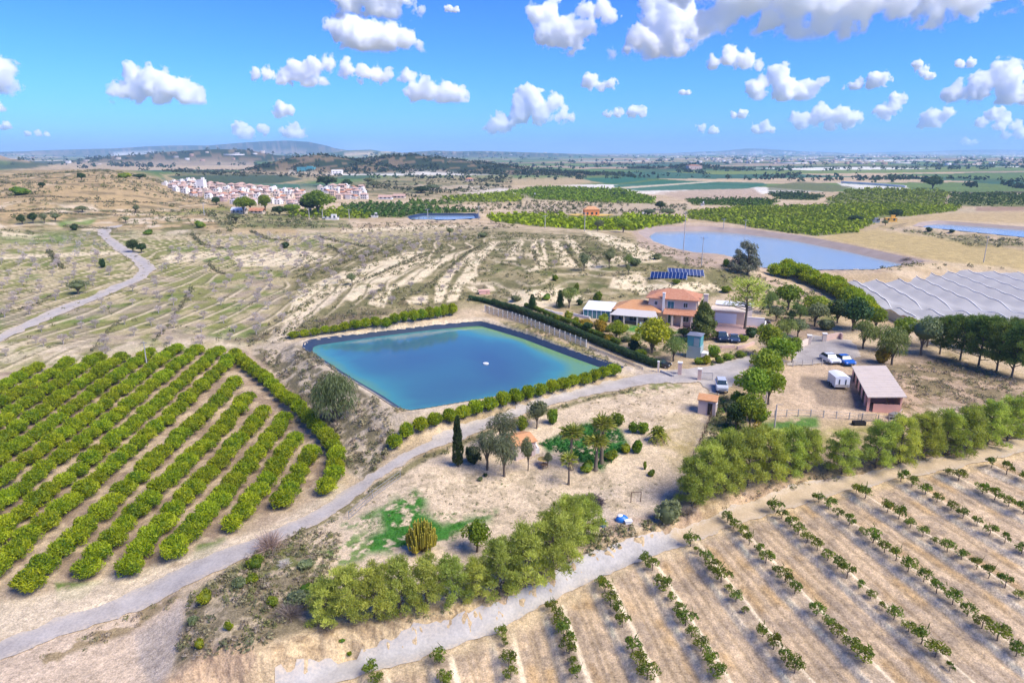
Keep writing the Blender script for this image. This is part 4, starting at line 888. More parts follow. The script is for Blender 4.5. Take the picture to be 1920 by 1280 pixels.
# ------------------------------------------------------------------ plant building
class PB:
    """quads of one plant part; tone per vertex"""
    def __init__(s): s.V = []; s.F = []; s.T = []; s.n = 0
    def put(s, V, Fq, T):
        s.V.append(V); s.F.append(Fq+s.n); s.T.append(T); s.n += len(V); return s
    def leaves(s, P, Nn, size, asp=.6, jit=.7, tone=None):
        n = len(P)
        Nn = Nn + rng.normal(0, jit, (n, 3)); Nn /= np.linalg.norm(Nn, axis=1)[:, None]+1e-9
        t = np.cross(Nn, rng.normal(0, 1, (n, 3))); t /= np.linalg.norm(t, axis=1)[:, None]+1e-9
        b = np.cross(Nn, t)
        sz = size*rng.uniform(.6, 1.4, n)[:, None]
        t = t*sz; b = b*sz*asp
        V = np.stack([P-t, P-b*.9+t*.1, P+t, P+b*.9+t*.1], 1).reshape(-1, 3)
        Fq = np.arange(4*n).reshape(-1, 4)
        T = rng.uniform(0, 1, n) if tone is None else np.clip(tone, 0, 1)
        return s.put(V, Fq, np.repeat(T, 4))
    def strips(s, P, D, length, width, tone=None):
        """narrow quads starting at P running along D"""
        n = len(P); D = D/(np.linalg.norm(D, axis=1)[:, None]+1e-9)
        w = np.cross(D, rng.normal(0, 1, (n, 3))); w /= np.linalg.norm(w, axis=1)[:, None]+1e-9
        ln = np.asarray(length)*rng.uniform(.7, 1.3, n); ln = ln[:, None]; w = w*np.asarray(width)/2
        V = np.stack([P-w, P+w, P+D*ln+w*.5, P+D*ln-w*.5], 1).reshape(-1, 3)
        T = rng.uniform(0, 1, n) if tone is None else tone
        return s.put(V, np.arange(4*n).reshape(-1, 4), np.repeat(T, 4))
    def tube(s, p0, p1, r0, r1, n=6, tone=.5):
        p0 = np.asarray(p0, float); p1 = np.asarray(p1, float); d = p1-p0; d /= np.linalg.norm(d)+1e-9
        a = np.cross(d, [0.3, .5, .8] if abs(d[2]) < .9 else [1, 0, 0]); a /= np.linalg.norm(a); b = np.cross(d, a)
        th = np.arange(n)*2*np.pi/n; ring = np.cos(th)[:, None]*a+np.sin(th)[:, None]*b
        V = np.vstack([p0+ring*r0, p1+ring*r1]); k = np.arange(n); k2 = (k+1) % n
        return s.put(V, np.stack([k, k2, n+k2, n+k], 1), np.full(2*n, tone))
    def limb(s, pts, rads, n=5, tone=.5):
        for i in range(len(pts)-1): s.tube(pts[i], pts[i+1], rads[i], rads[i+1], n, tone)
        return s
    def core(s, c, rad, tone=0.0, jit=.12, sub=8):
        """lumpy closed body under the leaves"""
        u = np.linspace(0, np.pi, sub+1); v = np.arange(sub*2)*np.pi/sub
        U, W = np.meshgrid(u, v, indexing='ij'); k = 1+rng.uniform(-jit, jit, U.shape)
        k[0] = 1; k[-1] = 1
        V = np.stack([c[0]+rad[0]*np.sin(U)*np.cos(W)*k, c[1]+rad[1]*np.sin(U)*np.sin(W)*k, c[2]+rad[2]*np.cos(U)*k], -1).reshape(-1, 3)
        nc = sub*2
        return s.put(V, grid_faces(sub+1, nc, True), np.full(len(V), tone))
    def arrays(s): return np.vstack(s.V), np.vstack(s.F), np.concatenate(s.T)
    def mesh(s, name, mat):
        V, Fq, T = s.arrays(); return np_mesh(name, V, Fq, mat, attrs={'tone': T})

def dirs(n, up=-.35):
    v = rng.normal(0, 1, (n*3, 3)); v /= np.linalg.norm(v, axis=1)[:, None]; v = v[v[:, 2] > up][:n]; return v
def clumps_on(c, rad, k, r0, r1, up=-.3):
    d = dirs(k, up); return [(np.array(c)+d[i]*np.array(rad), rng.uniform(r0, r1)) for i in range(len(d))]
def fill(pb, cl, n, size, asp=.6, jit=.7, flat=1.0, radial=0.0):
    tot = sum(r*r for c, r in cl)
    for c, r in cl:
        m = max(4, int(n*r*r/tot)); d = dirs(m, -.6); m = len(d)
        P = c + d*r*np.array([1, 1, flat])*rng.uniform(.72, 1.06, m)[:, None]
        base = rng.uniform(.15, .85)
        pb.leaves(P, d, size, asp, jit, tone=np.clip(base+rng.normal(0, .25, m), 0, 1))

BARK = mat_leaf('grey_bark', (.10, .075, .055), (.17, .135, .10), 0, .2, .01)
TWIG = mat_leaf('pinkish_twigs', (0.37, 0.29, 0.255), (0.60, 0.52, 0.47), .15, .15, .015)
M_CIT = mat_leaf('citrus_leaves', (0.085, 0.165, 0.008), (0.45, 0.50, 0.018), .38, .16, .012)
M_YCIT = mat_leaf('young_citrus_leaves', (0.06, 0.115, 0.012), (0.23, 0.275, 0.022), .35, .22, .02)
M_PINE = mat_leaf('pine_needles', (0.21, 0.26, 0.045), (0.58, 0.63, 0.13), .38, .18, .015)
M_DPINE = mat_leaf('dark_pine_needles', (0.06, 0.125, 0.03), (0.24, 0.31, 0.06), .30, .2, .015)
M_OLIVE = mat_leaf('grey_green_leaves', (0.12, 0.15, 0.06), (0.29, 0.32, 0.15), .3, .2, .02)
M_LIGHT = mat_leaf('light_green_leaves', (0.115, 0.172, 0.040), (0.253, 0.310, 0.081), .4, .18, .02)
M_BROAD = mat_leaf('bright_green_leaves', (0.10, 0.18, 0.015), (0.33, 0.40, 0.03), .38, .25, .02)
M_DARK = mat_leaf('dark_green_leaves', (0.02, 0.055, 0.015), (0.08, 0.13, 0.03), .28, .2, .02)
M_YEL = mat_leaf('yellow_green_leaves', (0.17, 0.21, 0.012), (0.43, 0.45, 0.02), .35, .15, .015)
M_ORA = mat_leaf('orange_yellow_leaves', (.24, .17, .02), (.50, .36, .03), .35, .1, .01)
M_BROWN = mat_leaf('dry_brown_twigs', (.19, .15, .12), (.36, .29, .23), .1, .15, .01)
M_REED = mat_leaf('reddish_twigs', (.34, .22, .17), (.55, .40, .33), .1, .1, .01)
M_PALM = mat_leaf('palm_fronds', (.12, .17, .02), (.40, .40, .06), .35, .1, .01)
M_DRYPALM = mat_leaf('dry_palm_fronds', (.30, .22, .11), (.45, .36, .20), .2, .1, .01)

KIND = {}
def proto(kind, i, parts, nw):
    """parts: [(name, PB, material)], built one unit high, nw = width at unit height"""
    ms = [(n, pb.mesh(kind+'_'+n, m)) for n, pb, m in parts]
    Vs, Fs, Ts, Mi, b = [], [], [], [], 0
    for k, (n, pb, m) in enumerate(parts):
        V, Fq, T = pb.arrays(); Vs.append(V); Fs.append(Fq+b); Ts.append(T); Mi.append(np.full(len(Fq), k)); b += len(V)
    one = np_mesh(kind, np.vstack(Vs), np.vstack(Fs), parts[0][2], attrs={'tone': np.concatenate(Ts)})
    for n, pb, m in parts[1:]: one.materials.append(m)
    one.polygons.foreach_set('material_index', np.concatenate(Mi).astype(np.int32))
    KIND.setdefault(kind, []).append((ms, one, nw))

def citrus(kind, mat, n=2300, seed=0):
    for v in range(5):
        c, t = PB(), PB()
        cl = clumps_on((0, 0, .50), (.36, .36, .28), 17, .17, .25, -.75)+[((0, 0, .70), .24)]
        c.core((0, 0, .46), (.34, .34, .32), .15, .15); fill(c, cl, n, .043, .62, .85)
        d = dirs(150, .0); c.strips(np.array([0, 0, .5])+d*[.40, .40, .36], d*.6+rng.normal(0, .3, d.shape)+[0, 0, .9], .17, .05, rng.uniform(.4, 1, len(d)))
        t.limb([(0, 0, -.05), (.01, 0, .12), (.03, .02, .3)], [.05, .045, .03]); 
        proto(kind, v, [('trunk', t, BARK), ('crown', c, mat)], 1.12)
citrus('citrus_tree', M_CIT)
for v in range(6):      # young citrus: thin stem, open uneven crown
    c, t = PB(), PB()
    cl = clumps_on((rng.uniform(-.07, .07), rng.uniform(-.07, .07), .56), (.32, .32, .24), 9, .12, .20, -.7)
    fill(c, cl, 430, .060, .5, .8)
    up = rng.normal(0, .13, (26, 3))+np.array([0, 0, .66]); c.strips(up, rng.normal(0, .5, (26, 3))+[0, 0, .8], .26, .05)
    t.limb([(0, 0, -.05), (rng.uniform(-.03, .03), 0, .25), (0, 0, .5)], [.03, .027, .018], 5)
    for k in range(4):
        a = k*1.6; t.tube((0, 0, .36), (.18*math.cos(a), .18*math.sin(a), .6), .015, .007, 4)
    proto('young_citrus_tree', v, [('trunk', t, BARK), ('crown', c, M_YCIT)], .85)

NL = .042
def pine(kind, mat, nv, n, spread=.30, low=.14, lean=.05):
    for v in range(nv):
        c, t = PB(), PB(); top = np.array([rng.uniform(-lean, lean), rng.uniform(-lean, lean), .93])
        t.limb([(0, 0, -.06), top*[.4, .4, .45]+[rng.uniform(-.03, .03), 0, 0], top], [.030, .020, .006], 6, .6)
        cl = []
        for k in range(32):
            z = low+(.93-low)*(k/31)**.9; a = k*2.4+rng.uniform(-.4, .4)
            reach = spread*(1.0-.62*((z-low)/(1-low))**1.6)*rng.uniform(.6, 1.12)
            e = np.array([top[0]*z+reach*math.cos(a), top[1]*z+reach*math.sin(a), min(.97, z+rng.uniform(.03, .10))])
            st = np.array([top[0]*z, top[1]*z, max(.05, z-.05)])
            t.limb([st, (st*.45+e*.55)+[0, 0, -.015], e], [.011, .007, .003], 4, rng.uniform(.4, 1))
            cl.append((e, rng.uniform(.08, .13))); cl.append((st*.4+e*.6+[0, 0, .025], rng.uniform(.06, .10)))
        cl.append((top, .07))
        tot = sum(r*r for _, r in cl)
        for q, r in cl:
            m = int(n*r*r/tot); d = dirs(m, -.5); P = q+d*r*(rng.uniform(.2, 1.0, len(d))**.8*rng.choice([1, 1, 1.3], len(d)))[:, None]*[1, 1, .75]
            base = rng.uniform(.1, .9)
            c.strips(P, d+rng.normal(0, .5, d.shape)+[0, 0, .35], NL, .0125, np.clip(base+rng.normal(0, .22, len(d)), 0, 1))
        proto(kind, v, [('trunk', t, BARK), ('crown', c, mat)], spread*2+.12)
pine('pine_tree', M_PINE, 6, 11000, .42, .04)
pine('dark_pine_tree', M_DPINE, 4, 8500, .42, .20)
pine('open_pine_tree', M_PINE, 2, 2600, .36, .42)

for v in range(5):      # leafless almond
    c, t = PB(), PB()
    t.limb([(0, 0, -.05), (.02, 0, .2), (.03, .02, .32)], [.045, .04, .035], 5)
    for k in range(6):
        a = k*1.05+rng.uniform(-.3, .3); e = np.array([.30*math.cos(a), .30*math.sin(a), rng.uniform(.6, .75)])
        t.limb([(.03, .02, .28), e*.55+[0, 0, .1], e], [.025, .016, .008], 4)
        for q in range(2):
            f = e+[rng.uniform(-.14, .14)+.1*math.cos(a), rng.uniform(-.14, .14)+.1*math.sin(a), rng.uniform(.1, .25)]; t.tube(e*.8+[0, 0, .06], f, .009, .004, 4)
    d = dirs(430, -.2); P = np.array([0, 0, .56])+d*[.42, .42, .34]*rng.uniform(.35, 1.05, (len(d), 1))
    c.strips(P, d*.7+rng.normal(0, .5, d.shape)+[0, 0, .5], .14, .016)
    proto('almond_tree', v, [('trunk', t, TWIG), ('twigs', c, TWIG)], .95)

def roundtree(kind, mat, nv, n, stem=.3, w=.8, lobes=12, leaf=.045, asp=.55, droop=0, corez=True, r0=.15, r1=.24):
    for v in range(nv):
        c, t = PB(), PB(); zc = (1+stem)/2; rz = (1-stem)/2
        cl = clumps_on((0, 0, zc), (w*.30, w*.30, rz*.58), lobes, r0*w*1.1, r1*w*1.1, -.7)+[(np.array([0, 0, 1-r1*.8]), r1*.75)]
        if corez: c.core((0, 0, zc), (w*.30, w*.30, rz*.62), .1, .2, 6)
        if droop:
            for q, r in cl:
                m = int(n/len(cl)); d = dirs(m, -.6); P = q+d*r*rng.uniform(.5, 1.1, (len(d), 1)); base = rng.uniform(.15, .85)
                c.strips(P, d*.4+[0, 0, -droop], leaf*3.2, leaf*.55, np.clip(base+rng.normal(0, .25, len(d)), 0, 1))
        else: fill(c, cl, n, leaf, asp, .8)
        t.limb([(0, 0, -.05), (.02, .01, stem*.6), (.0, .0, zc)], [.035, .03, .014], 6)
        for k in range(5):
            a = k*1.26+.3; t.limb([(.01, .01, stem*.75), (w*.16*math.cos(a), w*.16*math.sin(a), zc-.05), (w*.3*math.cos(a), w*.3*math.sin(a), zc+.12)], [.02, .012, .005], 4)
        proto(kind, v, [('trunk', t, BARK), ('crown', c, mat)], w)
roundtree('olive_tree', M_OLIVE, 3, 1300, .30, .85, 12, .04, .45)
roundtree('broadleaf_tree', M_BROAD, 3, 1900, .30, .85, 14, .042)
roundtree('light_green_tree', M_LIGHT, 3, 1700, .25, .9, 12, .03, droop=.5, corez=False)
roundtree('pepper_tree', mat_leaf('pepper_tree_leaves', (.075, .105, .035), (.20, .235, .09), .35, .1, .01), 2, 6500, .05, 1.0, 30, .020, droop=.7, corez=False, r0=.13, r1=.22)
roundtree('dark_leafy_tree', M_DARK, 3, 1700, .18, .9, 14, .045)
roundtree('yellow_leafy_tree', M_YEL, 2, 1900, .12, 1.05, 16, .04)
roundtree('green_grey_tree', mat_leaf('soft_grey_green_leaves', (.10, .125, .06), (.22, .24, .13), .4, .12, .015), 3, 2300, .30, .8, 12, .022, droop=.35, corez=False)
roundtree('clipped_ball_tree', mat_leaf('clipped_grey_green_leaves', (.035, .055, .035), (.085, .11, .07), .2, .1, .01), 2, 1500, .34, .78, 26, .028, .6, r0=.10, r1=.13)
for v in range(2):      # gum tree
    c, t = PB(), PB(); t.limb([(0, 0, -.04), (.03, 0, .3), (0, .03, .62), (.02, 0, .9)], [.03, .024, .016, .005], 6, .9); cl = []
    for k in range(26):
        z = rng.uniform(.20, .95); a = k*2.4; q_ = rng.uniform(.5, 1.1)*.30*(1.2-z)**.6; e = np.array([q_*math.cos(a), q_*math.sin(a), z]); t.tube((.02, 0, z-.16), e, .012, .005, 4, .9); cl.append((e, rng.uniform(.08, .14)))
    for q, r in cl:
        d = dirs(170, -.8); c.strips(q+d*r*rng.uniform(.2, 1, (len(d), 1)), d*.4+[0, 0, -.6], .05, .014)
    proto('gum_tree', v, [('trunk', t, BARK), ('crown', c, mat_leaf('gum_leaves', (.10, .12, .075), (.27, .27, .18), .25, .1, .01))], .62)
def column(kind, mat, nv, w, n=1500, taper=.7):
    for v in range(nv):
        c, t = PB(), PB(); z = rng.uniform(.04, 1, n)**.9; a = rng.uniform(0, 6.28, n)
        rad = w/2*np.minimum(1, ((z)*9))*np.clip((1-z)/taper, 0, 1)**.5*(1+.18*np.sin(a*3+z*20))*rng.uniform(.8, 1.12, n)
        d = np.stack([np.cos(a), np.sin(a), .3*np.ones(n)], 1)
        P = np.stack([rad*np.cos(a), rad*np.sin(a), z], 1)*np.array([1, 1, 1])
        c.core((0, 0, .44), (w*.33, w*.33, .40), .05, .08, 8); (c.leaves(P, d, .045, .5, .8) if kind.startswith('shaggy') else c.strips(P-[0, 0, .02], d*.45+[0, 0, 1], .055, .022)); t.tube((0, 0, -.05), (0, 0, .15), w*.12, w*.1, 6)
        proto(kind, v, [('trunk', t, BARK), ('crown', c, mat)], w)
column('cypress_tree', mat_leaf('cypress_leaves', (.028, .055, .018), (.075, .105, .035), .2, .1, .01), 2, .19, 1900)
column('small_conifer', M_DARK, 2, .5, 1300, .9)
column('shaggy_conifer', M_LIGHT, 2, .7, 2400, .9)

def shrub(kind, mat, nv, n, w=1.1, leaf=.07, asp=.55, twiggy=False, core=True):
    for v in range(nv):
        c, t = PB(), PB(); cl = clumps_on((0, 0, .42), (w*.27, w*.27, .28), 11, .16, .27, -.5)
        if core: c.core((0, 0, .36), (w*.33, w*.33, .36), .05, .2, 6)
        if twiggy: d = dirs(n, 0); c.strips(d*[.32, .32, .25]*rng.uniform(0, 1, (len(d), 1))+[0, 0, .1], d*[.8, .8, .6]+rng.normal(0, .45, d.shape)+[0, 0, .35], .42, .014)
        else: fill(c, cl, n, leaf, asp, .8)
        for k in range(4): t.tube((0, 0, -.05), (.16*math.cos(k*1.6), .16*math.sin(k*1.6), .4), .03, .012, 4)
        proto(kind, v, [('stem', t, BARK), ('foliage', c, mat)], w)
shrub('green_shrub', M_BROAD, 4, 700); shrub('dark_shrub', M_DARK, 3, 700); shrub('grey_shrub', M_OLIVE, 3, 600); shrub('yellow_shrub', M_YEL, 2, 600); shrub('orange_shrub', M_ORA, 2, 600)
shrub('dry_shrub', M_BROWN, 3, 520, twiggy=True, core=False); shrub('reddish_shrub', M_REED, 2, 420, twiggy=True, core=False); shrub('blossom_shrub', mat_leaf('white_blossom', (.55, .48, .47), (.78, .72, .70), .3, .05, .01), 1, 420, twiggy=True, core=False)

# candelabra cactus-like shrub
c, t = PB(), PB()
for k in range(170):
    a = rng.uniform(0, 6.28); q = rng.uniform(0, 1)**.45; e = np.array([.5*q*math.cos(a), .5*q*math.sin(a), .16+.80*math.sqrt(max(0, 1-.93*q*q))*rng.uniform(.7, 1.03)])
    m = e*[.88, .88, .42]; c.limb([(0, 0, .06), m, e], [.02, .026, .020], 5, rng.uniform(0, 1)); c.tube(e, e+[0, 0, .035], .02, .002, 5, 1)
t.limb([(0, 0, -.05), (0, 0, .16)], [.07, .05], 7)
proto('candelabra_shrub', 0, [('stem', t, BARK), ('arms', c, mat_leaf('waxy_yellow_green', (.15, .16, .02), (.40, .36, .04), .1, .1, .01))], 1.0)

def palm(kind, hcrown, nf, ln, fan, nv=2):
    for v in range(nv):
        f, k_, t = PB(), PB(), PB()
        t.limb([(0, 0, -.03), (.006, 0, .1), (.0, .008, hcrown*.6), (0, 0, hcrown)], [.024*fan+.022, .014*fan+.018, .021, .024], 8, .8)
        for q in range(nf):
            a = q*2.4; el = 1.25-1.75*(q/nf); L0 = ln*rng.uniform(.85, 1.1); d = np.array([math.cos(a)*math.cos(el), math.sin(a)*math.cos(el), math.sin(el)])
            pts = [np.array([0, 0, hcrown])+d*L0*s+np.array([0, 0, -1])*L0*.55*s*s for s in (0, .25, .5, .75, 1)]
            side = np.cross(d, [0, 0, 1.0]); side /= np.linalg.norm(side)+1e-6
            pb = f if q < nf*.8 else k_
            if fan == 0:
                for s in range(4):
                    for g in (.0, .5):
                        p = pts[s]*(1-g)+pts[s+1]*g; D = pts[s+1]-pts[s]; D = D/np.linalg.norm(D)
                        for sg in (-1, 1): pb.strips(np.array([p]), np.array([D*.8+side*sg*.9+[0, 0, .12]]), L0*.34*(1-.45*(s+g)/4), L0*.085)
                pb.limb(pts, [.006, .006, .005, .004, .002], 4)
            else:
                pb.limb(pts[:3], [.006, .005, .004], 4); p = pts[2]
                for g in np.linspace(-1.15, 1.15, 9): pb.strips(np.array([p]), np.array([d*math.cos(g)+side*math.sin(g)+[0, 0, -.25]]), L0*.62, L0*.12)
        proto(kind, v, [('trunk', t, BARK), ('fronds', f, M_PALM), ('dry_fronds', k_, M_DRYPALM)], ln*2)
palm('fan_palm', .84, 34, .19, 1); palm('slim_fan_palm', .74, 20, .26, 1, 1); palm('date_palm', .35, 34, .78, 0, 1)
print('protos', round(time.time()-T0, 1))

HIDDEN = []
def plant(kind, pos, h, w=None, label=None, cat=None, group=None, parts=True, name=None, var=None, rz=None):
    ms, one, nw = KIND[kind][rnd.randrange(len(KIND[kind])) if var is None else var]
    wx = h if w is None else w/nw
    rz = rnd.uniform(0, 6.28) if rz is None else rz
    if parts:
        o = empty(name or kind, pos, rz, (wx, wx, h))
        for n, me in ms: link(n, me, o)
    else: o = link(name or kind, one, None, pos, rz, (wx, wx, h))
    tag(o, label, cat, group); return o

def height_px(p, py, hpx):
    k = (640-(py-hpx))/F
    return float(p[1]*(k*cp-sp)/(cp+k*sp)+CH-p[2])
def plant_px(kind, px, py, hpx, wpx=None, label=None, cat='tree', group=None, **k):
    p = g1(px, py); m = mpp(p)
    # a tree's own height seen from above the horizontal: rows on the picture -> metres
    return plant(kind, p, height_px(p, py, hpx), None if wpx is None else wpx*m, label, cat, group, **k)

# ------------------------------------------------------------------ mature citrus orchard: rows straight away from the road
ORCH = [(-60, 1150), (-60, 742), (0, 715), (90, 692), (200, 677), (330, 663), (400, 658), (418, 662), (436, 690), (446, 710), (466, 735), (492, 760), (528, 786), (562, 824), (604, 866), (590, 900), (525, 962), (440, 1003), (330, 1046), (225, 1090), (130, 1100), (35, 1118)]
ROWX = [-23.2, -26.4, -29.7, -33.1, -36.6, -40.1, -44.2, -47.6, -51.0, -54.4, -57.8, -61.2, -64.6, -68.0, -71.4, -74.8, -78.2]
n_c = 0
for ri, x0 in enumerate(ROWX):
    ys = np.arange(28, 150, 2.12) + rng.uniform(-.25, .25, 58); xs = x0+rng.uniform(-.2, .2, 58)
    zs = Hq(xs, ys); px, py, _ = proj(xs, ys, zs)
    k = (sdf(ORCH, px, py) < 0) & (px > -45)
    idx = np.nonzero(k)[0][::-1]
    for q, i in enumerate(idx):
        h = rnd.uniform(1.5, 2.0)
        plant('citrus_tree', (xs[i], ys[i], zs[i]), h, rnd.uniform(2.3, 2.75), f'mature citrus tree, {ORD[q]} from the far end of the {ORD[ri]} row out from the embankment', 'citrus tree', 'mature citrus orchard trees'); n_c += 1
def along(pts, step, jit=.1):
    W = G(*np.array(pts, float).T)[:, :2]; S = np.concatenate([[0], np.cumsum(np.hypot(*np.diff(W, axis=0).T))])
    s = np.arange(step*.3, S[-1], step); x = np.interp(s, S, W[:, 0])+rng.uniform(-jit, jit, len(s)); y = np.interp(s, S, W[:, 1])+rng.uniform(-jit, jit, len(s))
    return np.stack([x, y, Hq(x, y)], 1)
for q, p in enumerate(along([(440, 672), (470, 698), (505, 726), (540, 758), (580, 792), (615, 832), (634, 868), (626, 905), (603, 940)], 2.1)):
    plant('citrus_tree', p, rnd.uniform(1.7, 2.1), rnd.uniform(2.1, 2.5), f'citrus tree, {ORD[q]} from the far end of the line along the embankment foot', 'citrus tree', 'citrus line along the embankment foot'); n_c += 1
for q, p in enumerate(along([(735, 846), (770, 815), (830, 796), (900, 775), (960, 757), (1020, 741), (1080, 724), (1120, 714), (1160, 700)], 1.9)):
    plant('citrus_tree', p, rnd.uniform(1.6, 2.15), rnd.uniform(1.9, 2.4), f'citrus tree, {ORD[q]} from the cypress end of the hedge between pond and road', 'citrus tree', 'citrus hedge between pond and road'); n_c += 1
for q, p in enumerate(along([(545, 634), (600, 627), (660, 619), (720, 612), (780, 603), (830, 595), (858, 589)], 1.75)):
    h = 1.2+1.4*q/20
    plant('citrus_tree', p, rnd.uniform(.9, 1.1)*h, rnd.uniform(1.9, 2.5), f'citrus tree, {ORD[q]} from the low end of the hedge behind the pond', 'citrus tree', 'citrus hedge behind the pond'); n_c += 1
for q, p in enumerate(along([(1445, 517), (1490, 522), (1530, 538), (1575, 560), (1610, 585), (1635, 602)], 2.9, .5)):
    plant('citrus_tree', p, rnd.uniform(3.2, 4.0), rnd.uniform(3.8, 4.6), f'citrus tree, {ORD[q]} from the reservoir end of the grove beside the netted field', 'citrus tree', 'citrus grove beside the netted field'); n_c += 1
for q, p in enumerate(along([(1470, 514), (1510, 524), (1560, 545), (1600, 570), (1630, 592)], 3.0, .5)):
    plant('citrus_tree', p, rnd.uniform(3.2, 4.0), rnd.uniform(3.8, 4.6), f'citrus tree, {ORD[q]} from the reservoir end of the grove line nearest the netting', 'citrus tree', 'citrus grove beside the netted field'); n_c += 1
print('citrus', n_c)

# young citrus
NY = [2, 2, 5, 7, 9, 11, 13, 15, 17, 16, 14, 10, 7, 3]
for ri, (a, b) in enumerate(YROWS):
    n = NY[ri]; L0 = np.linalg.norm(b-a); ts = np.linspace(0, 1, n)
    for q in range(n):
        if rnd.random() < .02 and 0 < q < n-1: continue
        p = a+(b-a)*ts[q]+rng.uniform(-.10, .10, 2); h = rnd.uniform(1.0, 1.5)*(.62 if rnd.random() < .14 else 1)
        plant('young_citrus_tree', (p[0], p[1], float(Hq(p[0], p[1]))), h, h*rnd.uniform(.85, 1.15), f'young citrus tree, {ORD[q]} from the track in the {ORD[ri]} row from the low corner', 'young tree', 'young citrus trees on the bare plot')
# past the near edge of the view
# ------------------------------------------------------------------ pines on the bank
PINES = [(612, 1168, 92, 78), (655, 1165, 118, 88), (705, 1158, 112, 84), (752, 1148, 112, 82), (800, 1140, 108, 80), (850, 1130, 96, 76), (892, 1120, 84, 64), (935, 1112, 116, 92), (985, 1100, 132, 98), (1035, 1078, 136, 96), (1062, 1048, 128, 92), (1095, 1012, 92, 76)]
for q, (x, y, h, wd) in enumerate(PINES): plant_px('pine_tree', x, y, h*.84, wd, f'yellowish green pine, {ORD[q]} from the low end of the group above the gravel track', 'pine tree', 'pines above the gravel track')
PINES2 = [(1298, 948, 100, 72), (1325, 936, 120, 80), (1362, 922, 126, 84), (1400, 910, 118, 80), (1440, 900, 108, 78), (1478, 893, 104, 74), (1512, 886, 90, 64), (1578, 888, 86, 72), (1642, 876, 98, 76), (1686, 868, 96, 74), (1730, 860, 96, 74), (1772, 853, 94, 74), (1812, 846, 92, 72), (1850, 836, 92, 70), (1888, 826, 90, 66), (1922, 815, 88, 66)]
for q, (x, y, h, wd) in enumerate(PINES2): plant_px('pine_tree', x, y, h*.87, wd, f'yellowish green pine, {ORD[q]} from the blue barrel in the long row below the stables', 'pine tree', 'pine row below the stables')
DP = [(1762, 664, 66, 54), (1800, 676, 80, 62), (1834, 688, 92, 70), (1868, 698, 92, 70), (1896, 708, 98, 72), (1922, 712, 98, 70), (1738, 650, 52, 50), (1782, 648, 54, 50), (1822, 655, 60, 56), (1860, 664, 66, 58), (1900, 668, 68, 60)]
for q, (x, y, h, wd) in enumerate(DP): plant_px('dark_pine_tree', x, y, h, wd, (f'dark pine, {ORD[q]} from the stables side in the front line of the dark grove' if q < 6 else f'dark pine, {ORD[q-6]} from the villa side in the rear line of the dark grove'), 'pine tree', 'dark pine grove by the netted field')

